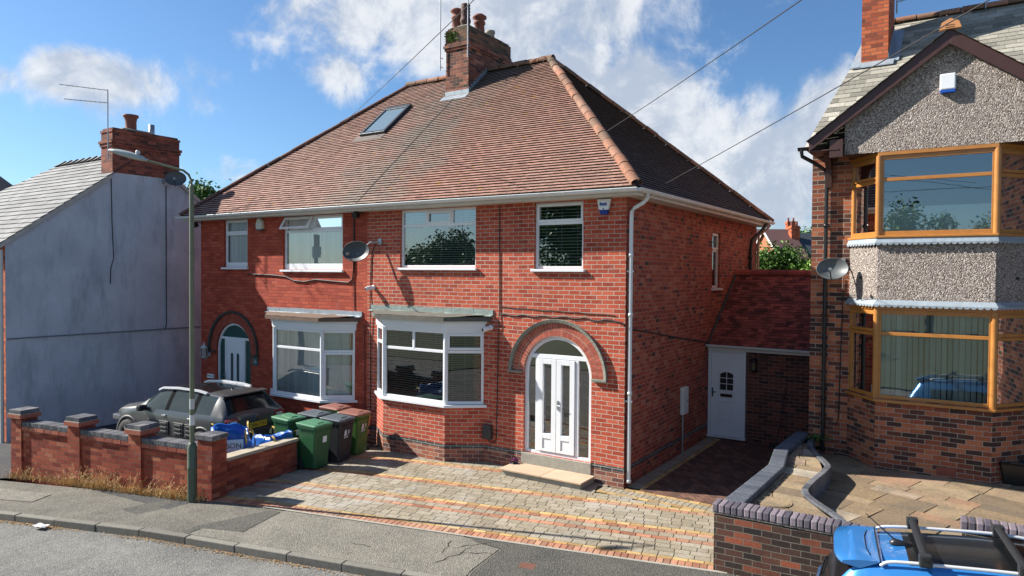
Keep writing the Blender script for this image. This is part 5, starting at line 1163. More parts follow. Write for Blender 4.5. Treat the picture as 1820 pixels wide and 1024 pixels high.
def make_bin(body, lid, label, logo, rust=False):
    """front faces local +x"""
    t = thing('wheelie_bin', label, 'bin', (0, 0, 0), local=True, group='wheelie bins by the low wall')
    mb = MB(); rows = []
    for z, hx, hy, r, ox in ((.035, .225, .215, .04, -.01), (.05, .24, .23, .05, -.01), (.55, .285, .255, .05, 0), (.90, .325, .272, .045, .005), (.905, .345, .288, .05, .005), (.955, .35, .292, .05, .005), (.955, .32, .265, .04, .005), (.80, .30, .25, .04, .005)):
        rows.append([V(a+ox, b, z) for a, b in rrect(hx, hy, r)])
    mb.grid(rows, closed=True, smooth=False); mb.face(rows[0])
    for yy in (-.19, -.095, 0, .095, .19): mb.obox((.335, yy, .875), (.012, 0, .0), (0, .008, 0), (0, 0, .03))
    for xx in (-.18, -.06, .06, .18):
        for sg in (-1, 1): mb.obox((xx, sg*.278, .875), (.007, 0, 0), (0, .010, 0), (0, 0, .03))
    b_ = mb.build('body', body, t, bevel=.006)
    mb = MB(); rows = []
    for z, hx, hy, r in ((.958, .365, .297, .05), (.975, .372, .303, .055), (.992, .365, .297, .055), (1.012, .31, .25, .05), (1.02, .22, .18, .05)): rows.append([V(a-.005, b, z+.03*(1 if z > .96 else 0)*(-a+.35)/.7) for a, b in rrect(hx, hy, r)])
    mb.grid(rows, closed=True, smooth=False); mb.face(rows[-1])
    mb.obox((.02, 0, 1.035), (.20, 0, -.008), (0, .10, 0), (0, 0, .012)); mb.obox((.33, 0, .998), (.02, 0, 0), (0, .09, 0), (0, 0, .012))
    mb.build('lid', lid, t, bevel=.008)
    mb = MB(); mb.tube([(-.35, -.24, .97), (-.42, -.24, 1.0), (-.42, .24, 1.0), (-.35, .24, .97)], .016, 8); mb.build('handle', body, t)
    for sg in (-1, 1):
        mb = MB(); mb.lathe((-.235, sg*.275, .10), [(0, -.026), (.085, -.026), (.098, -.015), (.098, .015), (.085, .026), (.06, .022), (.05, .028), (0, .028)], 20, axis='y'); wh = mb.build('wheel', RUB, t)
    if logo:
        mb = MB()
        def pl(pts): mb.face([V(.345+(z_-.9)*.10, y, z_) for y, z_ in pts])
        s = .13
        for k, (a, b) in enumerate(((-.06, .0), (-.03, .0))):   # two leaning peaks and a check mark, as on the council print
            pl([(a-.05, .62), (a-.02, .62+s), (a+.015, .62+s), (a+.01, .62)])
        pl([(.02, .62), (.035, .62), (.075, .62+s), (.055, .62+s)]); pl([(.06, .66), (.075, .66), (.11, .73), (.10, .735)])
        pl([(-.11, .585), (.05, .595), (.05, .605), (-.11, .60)]); pl([(-.11, .565), (.04, .57), (.04, .58), (-.11, .575)])
        mb.build('logo', LOGO, t, recalc=False)
    else:
        mb = MB(); mb.face([V(.345+(z_-.9)*.10, y, z_) for y, z_ in ((-.03, .60), (.10, .60), (.10, .74), (-.03, .74))]); mb.build('sticker', LOGO, t, recalc=False)
    if rust:
        mb = MB()
        mb.face([V(.347+(z_-.9)*.10, y, z_) for y, z_ in ((.17, .66), (.255, .66), (.265, .90), (.185, .90))]); mb.face([V(.347+(z_-.9)*.10, y, z_) for y, z_ in ((.15, .47), (.22, .46), (.225, .57), (.18, .58))])
        mb.build('worn_label', M('orange_label', (.36, .15, .055), .6, nz=(12, .4)), t, recalc=False)
    return t
def place(o, x, y, rz): o.scale = (.76, .84, .91); o.location = (x, y, zt(x)+.004); o.rotation_euler = (0, 0, R(rz))
b1 = make_bin(BG, BGL, 'green wheelie bin with green lid and a white sticker, nearest the pavement', False); place(b1, -5.78, -2.24, 3)
b2 = make_bin(BK, BKL, 'charcoal wheelie bin with white print, in the front row between two green ones', True); place(b2, -5.80, -1.60, 6)
b3 = make_bin(BGD, BBR, 'green wheelie bin with brown lid and orange worn label, front row nearest the house', True, True); place(b3, -5.97, -.95, 9)
b4 = copy_thing(b1, (-6.86, -2.00, zt(-6.8)), R(1), 'green wheelie bin with green lid tucked behind the low wall beside the blue bag', 'wheelie bins by the low wall')
b5 = copy_thing(b2, (-6.70, -1.42, zt(-6.7)), R(7), 'charcoal wheelie bin in the back row, its lid showing behind the other charcoal bin', 'wheelie bins by the low wall')
b6 = make_bin(BG, BBR, 'green wheelie bin with brown lid in the back row under the left bay window', True); place(b6, -6.92, -.62, 5)

# ------------------------------------------------------------------ builders' bags
def bag(name, label, c, sx, sy, h, rz, seed, panel):
    r_ = random.Random(seed); t = thing(name, label, 'bag', (c[0], c[1], zt(c[0])), R(rz), local=True, group='blue bulk bags behind the low wall')
    rows = []; n = 36
    for k in range(9):
        f = k/8; row = []
        for j in range(n):
            a = 2*math.pi*j/n; q = max(abs(math.cos(a)), abs(math.sin(a))); s = (1/q)*.8+.2
            wob = 1+.035*math.sin(5*a+k*.5+seed)+.02*math.sin(9*a-k*.7)
            bulge = (.92+.16*math.sin(math.pi*min(1, f*1.1)))*(1-.10*f)
            zz = h*f*(1+(.09*math.sin(a+seed)+.05*math.sin(2*a+seed*.7)+.018*math.sin(7*a))*f)
            row.append(V(sx*math.cos(a)*s*wob*bulge, sy*math.sin(a)*s*wob*bulge, zz))
        rows.append(row)
    top8 = rows[8]
    for k, (sc, dz) in enumerate(((.93, -.02), (.86, -.12), (.7, -.22), (.05, -.26))):
        row = [V(p.x*sc, p.y*sc, p.z+dz+.012*math.sin(7*j+k)) for j, p in enumerate(top8)]; rows.append(row)
    mb = MB(); mb.grid(rows, closed=True); mb.build('sack', BLUE, t)
    for a in (math.pi*.25, math.pi*.75, math.pi*1.25, math.pi*1.75):
        p = V(sx*1.05*math.cos(a), sy*1.05*math.sin(a), h*.95); o = V(math.cos(a), math.sin(a), 0); sd = V(-o.y, o.x, 0)
        mb = MB(); pa = [p-V(0, 0, .35)+o*.03, p-V(0, 0, .1)+o*.02, p+V(0, 0, .05), p+V(0, 0, .10)+o*.05+sd*.05, p+V(0, 0, .10)+o*.12+sd*.10, p+V(0, 0, -.05)+o*.10+sd*.12]
        pa = pa[:4]+[pa[3]-V(0, 0, .07)+o*.04+sd*.05, pa[3]-V(0, 0, .16)+o*.05+sd*.06]; rw = [[q-sd*.022, q+sd*.022] for q in pa]; mb.grid(rw); mb.build('strap', M('yellow_strap', (.44, .30, .07), .7, nz=(9, .2)), t)
    return t
BLUE = M('blue_woven_plastic', (.008, .085, .36), .32, nz=(5, .3), bump=(9, .5, .03))
bgA = bag('bulk_bag', 'blue bulk bag with pale printed panel beside the end pier', (-6.76, -3.50), .40, .40, .95, -40, 3, True)
bgB = bag('bulk_bag', 'slumped plain blue bulk bag beside the green bin', (-6.56, -2.66), .42, .34, .70, -5, 8, False)
# printed panel on the nearer bag (faces the drive)
Bm = Matrix.Translation(bgA.location) @ Matrix.Rotation(R(-40), 4, 'Z')
mb = MB(); px = .44
mb.face([V(px, -.32, .52), V(px, .27, .52), V(px-.0, .27, .82), V(px-.0, -.32, .82)]); mb.build('printed_panel', M('pale_blue_print', (.30, .50, .72), .4), bgA)
text('JEWSON', .135, M('black_print', (.02, .02, .025), .5), 'lettering', bgA, frame_mtx((px+.004, -.02, .70), (0, 1, 0), (0, 0, 1)))

# ------------------------------------------------------------------ cars
PILLAR = M('matt_black_pillar', (.006, .006, .007), .9, spec=.05)
def catmull(P, n):
    out = []
    for i in range(len(P)-1):
        p0 = P[max(0, i-1)]; p1 = P[i]; p2 = P[i+1]; p3 = P[min(len(P)-1, i+2)]
        for j in range(n):
            t = j/n; out.append([.5*((2*b)+(-a+c)*t+(2*a-5*b+4*c-d)*t*t+(-a+3*b-3*c+d)*t**3) for a, b, c, d in zip(p0, p1, p2, p3)])
    out.append(list(P[-1])); return out
def car_shell(root, ST, paint, glass, trim, names, glass_x, roof_glass=None, nsub=4, side=None, rear=(8, 9, 10)):
    """ST rows from front to back: x, zlow, halfwidth, zbelt, beltwidth, zroof, roofwidth, is_cabin. Split into body, side glass, windscreen, rear window"""
    fine = catmull(ST, nsub); ring = []
    def sect(r):
        x, zl, w_, zb, wb, zr_, wr = r[:7]
        pts = [(0, zl), (w_*.8, zl), (w_*.97, zl+.10), (w_, zl+.28), (w_*1.0, zb-.20), (w_*.985, zb-.10), (wb, zb), (wb+(wr-wb)*.5, zb+(zr_-.05-zb)*.55), (wr, zr_-.055), (wr*.90, zr_-.018), (wr*.6, zr_), (0, zr_+.008)]
        L = [V(x, a, b) for a, b in pts]; return L+[V(x, -a, b) for a, b in pts[-2:0:-1]]
    rows = [sect(r) for r in fine]; m = len(rows[0]); half = 11
    parts = {k: MB() for k in ['body', 'windscreen', 'rear_window', 'roof_panel']+['side_window_'+a+b for a in 'ab' for b in '0123']+['pillar_'+a+b for a in 'ab' for b in '0123']}
    V_all = [p for r in rows for p in r]
    gl0, gl1, ws0, ws1, rw0, rw1, pil = glass_x
    sets = {k: ([], {}) for k in parts}
    def put(key, quad):
        f, mp_ = sets[key]
        f.append(tuple(quad))
    for i in range(len(rows)-1):
        xm = (rows[i][0].x+rows[i+1][0].x)/2
        for j in range(m):
            jj = j if j < half else m-1-j; k = 'body'
            if jj in (side or (6, 7)):
                if gl1 < xm < gl0 and any(abs(xm-q) < .035 for q in pil): k = 'pillar_'+('a' if j < half else 'b')+str(min(range(len(pil)), key=lambda z: abs(xm-pil[z])))
                if gl1 < xm < gl0 and not any(abs(xm-q) < .035 for q in pil): k = 'side_window'+('_a' if j < half else '_b')+str(sum(xm < q for q in pil))
                elif rw1 < xm < rw0: k = 'body'
            if jj in (8, 9, 10):
                if ws1 < xm < ws0: k = 'windscreen'
                elif rw1 < xm < rw0 and jj in rear: k = 'rear_window'
                elif roof_glass and roof_glass[1] < xm < roof_glass[0] and jj in (9, 10): k = 'roof_panel'
            put(k, (i*m+j, i*m+(j+1) % m, (i+1)*m+(j+1) % m, (i+1)*m+j))
    for key, (fs, _) in sets.items():
        if not fs: continue
        used = sorted(set(q for f in fs for q in f)); ix = {q: n for n, q in enumerate(used)}
        p = parts[key]; p.v = [V_all[q] for q in used]; p.f = [tuple(ix[q] for q in f) for f in fs]; p.m = [0]*len(fs); p.t = [.5]*len(fs); p.sm = [True]*len(fs)
        if key == 'body':
            p.face([V_all[q] for q in range(m)]); p.face([V_all[(len(rows)-1)*m+q] for q in range(m)])
        p.build('side_window' if 'side' in key else 'pillar' if 'pillar' in key else key, paint if key == 'body' else PILLAR if 'pillar' in key else GLASS_PRIV if key in ('rear_window', 'roof_panel') else glass, root)
def wheel(root, x, y, r, sg, rimc):
    mb = MB(); mb.lathe((x, y, r), [(r*.62, -.10), (r*.92, -.10), (r, -.07), (r, .07), (r*.92, .10), (r*.62, .10)], 28, axis='y'); wh = mb.build('wheel', RUB, root)
    mb = MB(); mb.lathe((x, y+sg*.085, r), [(0, 0), (r*.2, sg*.01), (r*.22, 0)], 20, axis='y')
    for k in range(5):
        a = 2*math.pi*k/5; d = V(math.cos(a), 0, math.sin(a)); s2 = V(-d.z, 0, d.x); mb.obox(V(x, y+sg*.085, r)+d*r*.4, d*r*.24, s2*r*.09, V(0, .012, 0))
    mb.lathe((x, y+sg*.08, r), [(r*.60, 0), (r*.66, sg*.02), (r*.64, -sg*.04)], 24, axis='y'); mb.build('rim', rimc, wh)
def arch_trim(root, x, y, r, mt):
    mb = MB(); rows = []
    for k in range(17):
        a = math.pi*k/16; d = V(math.cos(a), 0, math.sin(a)); c = V(x, y, r*.98); rows.append([c+d*(r*1.07), c+d*(r*1.07)+V(0, math.copysign(.02, y), 0), c+d*(r*1.27)+V(0, math.copysign(.02, y), 0), c+d*(r*1.27)])
    mb.grid(rows); mb.build('wheel_arch', mt, root)
    mb = MB(); mb.lathe((x, y-math.copysign(.03, y), r), [(0, 0), (r*1.08, 0), (r*1.08, math.copysign(.035, y)), (0, math.copysign(.036, y))], 24, axis='y'); mb.build('wheel_well', BLACKP, root)
GREYP = M('grey_car_paint', (.066, .068, .07), .36, .3, coat=.6, nz=(1, .03)); RIM = M('alloy', (.45, .46, .47), .3, .9); SILV = M('satin_silver', (.66, .66, .67), .42, .35); RED_L = M('red_lens', (.20, .008, .014), .12, spec=1); CHROME = M('chrome', (.7, .7, .72), .12, 1.0)
CLAD = M('soft_grey_cladding', (.035, .037, .04), .55)
GC = thing('parked_car', 'dark grey crossover parked behind the front wall, rear number plate facing the bins', 'car', (-9.86, -2.25, -.165), R(180+5), local=True)
#      x     zl   w    zb   wb   zr   wr
STG = [(1.98, .42, .50, .60, .48, .68, .40), (1.92, .30, .66, .72, .64, .82, .55), (1.68, .24, .80, .85, .76, .95, .66), (1.30, .22, .86, .92, .82, 1.02, .70), (.98, .22, .865, .96, .84, 1.08, .70), (.60, .22, .865, .98, .83, 1.28, .64), (.22, .22, .865, .99, .82, 1.43, .60), (-.30, .22, .865, 1.00, .82, 1.475, .60), (-.90, .22, .865, 1.01, .82, 1.465, .595), (-1.40, .24, .865, 1.02, .82, 1.44, .59), (-1.60, .26, .86, 1.02, .815, 1.415, .585), (-1.72, .28, .85, 1.02, .81, 1.33, .60), (-1.90, .32, .84, 1.02, .795, 1.10, .68), (-1.965, .36, .82, .96, .77, 1.02, .70), (-2.0, .40, .79, .90, .74, .96, .68), (-2.015, .44, .76, .84, .72, .92, .64)]
car_shell(GC, STG, GREYP, GLASS_CAR, None, None, (.72, -1.52, 1.0, .20, -1.64, -1.93, (-.10, -1.0)), (.10, -1.2))
for sx_ in (1.22, -1.30):
    for sg in (-1, 1): arch_trim(GC, sx_, sg*.855, .34, CLAD); wheel(GC, sx_, sg*.82, .33, sg, RIM)
for sg in (-1, 1):
    mb = MB(); pa = [(.44, sg*.60, 1.40), (.30, sg*.605, 1.455), (-.2, sg*.61, 1.49), (-.9, sg*.60, 1.48), (-1.16, sg*.595, 1.445)]; rw = []
    for p in pa: p = V(*p); p.z -= .012; rw.append([p+V(0, a*.032, b*.020) for a, b in ((-1, -1), (-.8, 1), (.8, 1), (1, -1))])
    mb.grid(rw, closed=True, smooth=False); mb.face(rw[0]); mb.face(rw[-1]); mb.build('roof_rail', SILV, GC)
    mb = MB()
    for k in range(4): mb.obox((.30-.37*k-.12*(k > 1), sg*.872, .62), (.165, 0, 0), (0, .018, 0), (0, 0, .15))
    for k in range(4):
        for j in range(3): mb.obox((.30-.37*k-.12*(k > 1), sg*.892, .53+.09*j), (.11, 0, 0), (0, .012, 0), (0, 0, .026))
    mb.build('side_cladding', CLAD, GC, bevel=.01)
    mb = MB(); mb.obox((-1.955, sg*.64, .88), (.075, 0, 0), (0, .16, 0), (0, 0, .085)); tl = mb.build('tail_light', RED_L, GC, bevel=.035)
    mb = MB(); mb.obox((-2.02, sg*.64, .88), (.022, 0, 0), (0, .085, 0), (0, 0, .032)); mb.build('lens', M('clear_lens', (.5, .45, .45), .15), tl, bevel=.01)
    mb = MB(); mb.obox((.62, sg*.93, 1.0), (.07, 0, 0), (0, .10, 0), (0, 0, .065)); mb.build('mirror', BLACKP, GC, bevel=.03)
    mb = MB(); mb.obox((1.72, sg*.72, .66), (.17, 0, 0), (0, .10, 0), (0, 0, .07)); mb.build('headlight', M('headlight', (.14, .15, .16), .12, coat=1), GC, bevel=.03)
    for hx in (-.05, -.92): mb = MB(); mb.obox((hx, sg*.862, .885), (.075, 0, 0), (0, .018, 0), (0, 0, .018)); mb.build('door_handle', CHROME, GC, bevel=.008)
mb = MB(); mb.obox((-1.66, 0, 1.418), (.09, 0, .012), (0, .56, 0), (0, 0, .014)); mb.build('spoiler', GREYP, GC, bevel=.01)
mb = MB(); mb.obox((-2.0, 0, .50), (.04, 0, 0), (0, .76, 0), (0, 0, .15)); mb.build('rear_bumper', CLAD, GC, bevel=.02)
mb = MB(); mb.obox((-2.03, 0, .74), (.008, 0, 0), (0, .27, 0), (0, 0, .062)); npl = mb.build('number_plate', M('yellow_plate', (.60, .36, .015), .35), GC)
text('CX66 YYH', .105, M('black_print', (.02, .02, .025), .5), 'plate_lettering', npl, frame_mtx((-2.0395, 0, .74), (0, -1, 0), (0, 0, 1)), space=.95)
mb = MB()
for z in (.885, .93): 
    for sg in (-1, 1): mb.prism([(-2.045, 0, z+.045), (-2.045, sg*.065, z-.02), (-2.045, sg*.065, z-.045), (-2.045, 0, z+.018)], (.03, 0, 0))
mb.build('emblem', CHROME, GC)
mb = MB(); mb.lathe((-1.25, .0, 1.455), [(.03, 0), (.02, .03)], 10); mb.tube([(-1.25, 0, 1.47), (-1.40, 0, 1.60)], .005, 5); mb.build('aerial', BLACKP, GC)
mb = MB(); mb.tube([(-1.95, -.33, 1.06), (-1.91, .02, 1.12), (-1.90, .25, 1.11)], .008, 5); mb.build('wiper', BLACKP, GC)

BLUEP2 = M('bright_blue_car_paint', (.035, .215, .56), .24, .3, coat=1, nz=(1, .03))
BA = 9.0; bc = V(6.05, -4.33, .02)
BC = thing('parked_car', 'bright blue car with black roof bars and dark roof glass at the kerb', 'car', bc, R(BA), local=True)
STB = [(2.05, .40, .55, .66, .52, .74, .42), (1.98, .30, .70, .76, .68, .84, .58), (1.70, .24, .84, .90, .80, .98, .70), (1.25, .22, .89, .98, .85, 1.07, .73), (.95, .22, .90, 1.02, .86, 1.14, .72), (.50, .22, .90, 1.04, .85, 1.40, .66), (.10, .22, .90, 1.05, .84, 1.56, .61), (-.40, .22, .90, 1.06, .84, 1.61, .60), (-1.0, .22, .90, 1.07, .83, 1.60, .59), (-1.50, .24, .895, 1.07, .82, 1.57, .575), (-1.72, .26, .885, 1.07, .81, 1.53, .56), (-1.90, .30, .87, 1.07, .79, 1.36, .58), (-2.06, .34, .84, 1.04, .76, 1.12, .62), (-2.12, .40, .80, .92, .72, .98, .60), (-2.14, .46, .70, .74, .64, .80, .54)]
BC.scale = (.92, .84, .93); BC.rotation_euler = (0, R(-2.5), R(BA))
car_shell(BC, STB, BLUEP2, GLASS_PRIV, None, None, (.72, -1.50, 1.0, .12, -1.74, -2.07, (-.12, -1.05)), (.02, -1.22), side=(6,), rear=(9, 10))
for sx_ in (1.28, -1.32):
    for sg in (-1, 1): arch_trim(BC, sx_, sg*.885, .35, BLACKP); wheel(BC, sx_, sg*.85, .335, sg, RIM)
for sg in (-1, 1):
    mb = MB(); pa = [(.30, sg*.575, 1.50), (.16, sg*.58, 1.575), (-.3, sg*.585, 1.65), (-1.0, sg*.58, 1.645), (-1.42, sg*.565, 1.625), (-1.52, sg*.56, 1.575)]
    mb.tube([V(*p)-V(0, 0, .028) for p in catmull(pa, 4)], .017, 8); mb.build('roof_rail', SILV, BC)
    mb = MB(); mb.obox((-2.06, sg*.70, .78), (.06, 0, 0), (0, .10, 0), (0, 0, .10)); mb.build('tail_light', RED_L, BC, bevel=.03)
    mb = MB(); mb.obox((.65, sg*.98, 1.06), (.07, 0, 0), (0, .11, 0), (0, 0, .075)); mb.build('mirror', BLUEP2, BC, bevel=.03)
for xb in (-1.15, -.38):
    mb = MB(); mb.grid([[V(xb+.040*math.cos(q), y_, 1.69+.018*math.sin(q)) for q in [2*math.pi*j/12 for j in range(12)]] for y_ in (-.66, -.3, .3, .66)], closed=True); mb.face([V(xb+.040*math.cos(2*math.pi*j/12), .66, 1.69+.018*math.sin(2*math.pi*j/12)) for j in range(12)]); mb.face([V(xb+.040*math.cos(2*math.pi*j/12), -.66, 1.69+.018*math.sin(2*math.pi*j/12)) for j in range(12)])
    mb.obox((xb, 0, 1.709), (.010, 0, 0), (0, .60, 0), (0, 0, .002))
    rb = mb.build('roof_bar', M('black_anodised', (.03, .031, .033), .42, .3), BC, bevel=.012)
    for sg in (-1, 1):
        mb = MB(); mb.obox((xb, sg*.60, 1.655), (.055, 0, 0), (0, .045, 0), (0, 0, .058)); mb.obox((xb, sg*.635, 1.65), (.048, 0, 0), (0, .012, 0), (0, 0, .045)); ft = mb.build('bar_foot', M('black_foot', (.022, .023, .025), .45), rb, bevel=.014)
mb = MB(); rows = []
for y_ in [-.56+.08*k for k in range(15)]:
    e = 1-(abs(y_)/.56)**4*.35; rows.append([V(-1.50, y_, 1.585), V(-1.72, y_, 1.582-.01*(1-e)), V(-1.72-.20*e, y_, 1.56), V(-1.73-.20*e, y_, 1.535), V(-1.70, y_, 1.50)])
mb.grid(rows); mb.face(rows[0]); mb.face(rows[-1]); mb.build('spoiler', BLUEP2, BC)
mb = MB(); mb.tube([(-1.52, -.57, 1.583), (-1.525, -.3, 1.593), (-1.525, .3, 1.593), (-1.52, .57, 1.583)], .006, 5); mb.tube([(-1.60, -.40, 1.587), (-1.63, -.2, 1.588), (-1.63, .2, 1.588), (-1.60, .40, 1.587)], .004, 5); mb.build('panel_gap', BLACKP, BC)
mb = MB(); rows = []
for k, (x_, w_, h_) in enumerate(((-1.18, .004, .002), (-1.26, .028, .03), (-1.36, .045, .055), (-1.40, .03, .03), (-1.41, .01, .0))): rows.append([V(x_, w_*math.cos(q), 1.60+h_*max(0, math.sin(q))) for q in [math.pi*j/8 for j in range(9)]])
mb.grid(rows); mb.tube([(-1.36, 0, 1.64), (-1.62, .0, 1.88)], [.008, .004], 6); mb.build('aerial', BLACKP, BC)
mb = MB(); mb.obox((-1.80, .40, 1.478), (.035, 0, -.06), (0, .035, 0), (.004, 0, .003)); mb.build('windscreen_sticker', M('green_sticker', (.02, .42, .12), .5), BC)
mb = MB(); mb.tube([(-2.09, .05, 1.10), (-2.03, .40, 1.20), (-2.0, .52, 1.22)], .010, 6); mb.build('wiper', BLACKP, BC)
mb = MB(); mb.obox((-2.14, 0, .45), (.04, 0, 0), (0, .76, 0), (0, 0, .14)); mb.build('rear_bumper', BLACKP, BC, bevel=.03)

# ------------------------------------------------------------------ things fixed to the houses
def dish(label, P, facing, tilt, rx, rz, mt, mount):
    """offset satellite dish: P centre of the bowl, facing = direction it looks (xy), mount = wall point"""
    t = thing('satellite_dish', label, 'satellite dish', P); f = V(facing[0], facing[1], tilt).normalized(); sx_ = f.cross(V(0, 0, 1)).normalized(); uz = sx_.cross(f); P = Vector(P); mb = MB(); rows = []
    for k in range(7):
        q = k/6; rows.append([P+(sx_*math.cos(a)*rx+uz*math.sin(a)*rz)*max(q, .02)-f*(.09*(1-q*q)) for a in [2*math.pi*j/28 for j in range(28)]])
    mb.grid(rows, closed=True); mb.lathe_dummy = None
    rim = [P+(sx_*math.cos(a)*rx+uz*math.sin(a)*rz) for a in [2*math.pi*j/28 for j in range(29)]]
    mb.tube(rim, .007, 5, cap=False); mb.build('reflector', mt, t, recalc=False)
    low = P-uz*rz; tip = P+f*.36-uz*rz*.75
    mb = MB(); mb.tube([low-f*.05, low+f*.08-uz*.03, tip], .010, 6); mb.build('arm', BLACKP, t)
    mb = MB(); mb.tube([tip+f*.02+uz*.02, tip-f*.06+uz*.05], .027, 10); mb.build('receiver', GALV, t)
    mb = MB(); back = P-f*.10-uz*.05; mw = Vector(mount); mb.tube([back, V(back.x*.5+mw.x*.5, back.y*.4+mw.y*.6, mw.z-.02), mw], .018, 8); mb.obox(mw, (.05, 0, 0), (0, .02, 0), (0, 0, .07)); mb.build('bracket', GALV, t)
    return t
DISHM = M('dark_dish', (.05, .055, .06), .5, nz=(6, .2)); DISHG = M('grey_mesh_dish', (.095, .105, .11), .5, .2, nz=(6, .2))
dish('dark oval satellite dish on the party wall between the two red brick houses', (-6.50, -.42, 4.43), (.30, -1), .22, .34, .235, DISHM, (-6.12, -.02, 4.66))
dish('grey oval satellite dish on the neighbouring house beside its black downpipe', (3.16, 2.20, 4.08), (.05, -1), .32, .27, .205, DISHG, (3.28, 2.58, 4.2))
dish('grey satellite dish below the brick chimney of the white rendered house', (WX+.42, .14, 6.71), (1, -.75), .3, .29, .225, DISHG, (WX+.02, -.02, 6.62))
# alarm boxes
def tri_box(label, P, w0, w1, h, d, n=V(0, -1, 0)): 
    t = thing('alarm_box', label, 'alarm box', P); P = Vector(P)
    s = lambda a, z, o: V(P.x+a, P.y-o, P.z+z)
    zb = -h*.28
    out = lambda f: w0*(1-f)+w1*f
    def sl_(f0, f1, mt, nm):
        mb = MB(); a, b = out(f0), out(f1); z0, z1 = h/2-h*f0, h/2-h*f1
        mb.prism([s(-a, z0, 0), s(a, z0, 0), s(b, z1, 0), s(-b, z1, 0)], (0, -d, 0)); return mb.build(nm, mt, t, bevel=.014)
    c = sl_(0, .70, WHITE, 'cover'); b = sl_(.703, 1, M('alarm_blue', (.01, .03, .22), .25), 'lens')
    mb = MB(); y_ = d+.002
    mb.face([s(-.085, .03, y_), s(.085, .03, y_), s(.06, .055, y_), s(.065, .088, y_), s(.04, .07, y_), s(-.02, .066, y_), s(-.05, .072, y_), s(-.06, .092, y_), s(-.075, .075, y_)]); mb.face([s(-.07, .012, y_), s(.06, .012, y_), s(.06, .022, y_), s(-.07, .022, y_)]); mb.box(P.x-.012, P.x+.012, P.y-y_, P.y-y_+.001, P.z-.05, P.z-.02); mb.build('emblem', M('alarm_print', (.02, .06, .30), .4), t, recalc=False)
tri_box('white and blue tapered alarm box under the eaves at the front corner', (-.43, -.002, 5.20), .14, .075, .29, .07)
AB = thing('alarm_box', 'white rectangular alarm box with blue base strip on the pebbledash gable', 'alarm box', (4.93, 1.93, 7.17)); mb = MB(); mb.box(4.82, 5.05, 1.83, 1.928, 7.06, 7.33); mb.build('cover', WHITE, AB, bevel=.02); mb = MB(); mb.box(4.825, 5.045, 1.835, 1.928, 7.015, 7.058); mb.build('lens', M('alarm_blue2', (.01, .08, .42), .3), AB, bevel=.006)
AB = thing('alarm_box', 'round topped cream bell box on the left house between its upper windows', 'alarm box', (-10.39, 0, 5.2)); mb = MB(); pr = [(-10.55, 5.06), (-10.23, 5.06), (-10.21, 5.16), (-10.24, 5.27), (-10.31, 5.34), (-10.39, 5.36), (-10.47, 5.34), (-10.54, 5.27), (-10.57, 5.16)]; mb.prism([(-10.39+(a+10.39)*.72, -.002, b) for a, b in pr], (0, -.12, 0)); mb.build('cover', M('cream_cover', (.50, .49, .41), .45), AB, bevel=.03)
mb = MB(); mb.box(-10.50, -10.28, -.10, -.003, 5.03, 5.058); mb.build('lens', M('dark_lens', (.04, .05, .06), .3), AB)
# cameras, lights
def camera_dome(label, P): 
    t = thing('security_camera', label, 'camera', P); P = Vector(P); mb = MB(); mb.lathe(P+V(0, -.002, 0), [(0, 0), (.055, 0), (.055, -.03), (.04, -.035), (.0, -.04)], 16, axis='y'); mb.build('mount', WHITE, t)
    mb = MB(); mb.tube([P+V(0, -.02, 0), P+V(-.02, -.09, -.01), P+V(-.08, -.19, -.04)], [.03, .05, .05], 14); hb = mb.build('housing', WHITE, t)
    mb = MB(); mb.tube([P+V(-.079, -.188, -.0395), P+V(-.087, -.20, -.044)], [.036, .03], 12); mb.build('camera_lens', BLACKP, hb)
camera_dome('white security camera on the wall below the satellite dish', (-6.33, 0, 3.60)); camera_dome('white security camera just right of the near bay window', (-3.0, 0, 2.82))
FL = thing('floodlight', 'small black floodlight under the gutter near the party line', 'light', (-6.73, 0, 5.3)); mb = MB(); mb.tube([(-6.70, 0, 5.34), (-6.71, -.10, 5.34)], .015, 8); mb.build('arm', BLACKP, FL); mb = MB(); mb.obox((-6.75, -.17, 5.29), (.07, 0, 0), (0, .05, .03), (0, -.03, .06)); mb.build('head', BLACKP, FL, bevel=.012)
FL = thing('floodlight', 'small black floodlight at the far left corner under the eaves', 'light', (-13.15, 0, 5.25)); mb = MB(); mb.tube([(-13.06, 0, 5.32), (-13.08, -.10, 5.32)], .015, 8); mb.build('arm', BLACKP, FL); mb = MB(); mb.obox((-13.12, -.17, 5.26), (.08, 0, 0), (0, .05, .03), (0, -.03, .06)); mb.build('head', BLACKP, FL, bevel=.012)
def lantern(label, P, mt, sc, gl):
    t = thing('wall_lantern', label, 'lantern', P); P = Vector(P); c = P+V(0, -.14*sc, 0)
    mb = MB(); mb.lathe(P+V(0, -.001, -.05*sc), [(0, 0), (.05*sc, 0), (.045*sc, -.02), (0, -.025)], 12, axis='y'); mb.tube([P+V(0, -.02, -.05*sc), P+V(0, -.10*sc, -.16*sc), c+V(0, 0, -.13*sc)], .012*sc, 6); mb.build('bracket', mt, t)
    mb = MB(); mb.lathe(c, [(.0, .24*sc), (.012*sc, .22*sc), (.02*sc, .17*sc), (.05*sc, .155*sc), (.085*sc, .10*sc), (.08*sc, .095*sc), (0, .10*sc)], 12); mb.lathe(c, [(.0, -.14*sc), (.03*sc, -.13*sc), (.055*sc, -.10*sc), (.055*sc, -.09*sc), (0, -.09*sc)], 12)
    for k in range(6): a = math.pi*k/3; mb.tube([c+V(.052*sc*math.cos(a), .052*sc*math.sin(a), -.10*sc), c+V(.075*sc*math.cos(a), .075*sc*math.sin(a), .10*sc)], .005*sc, 5)
    mb.build('lantern_frame', mt, t); mb = MB(); mb.lathe(c, [(.048*sc, -.09*sc), (.07*sc, .095*sc)], 12); mb.build('glass', gl, t)
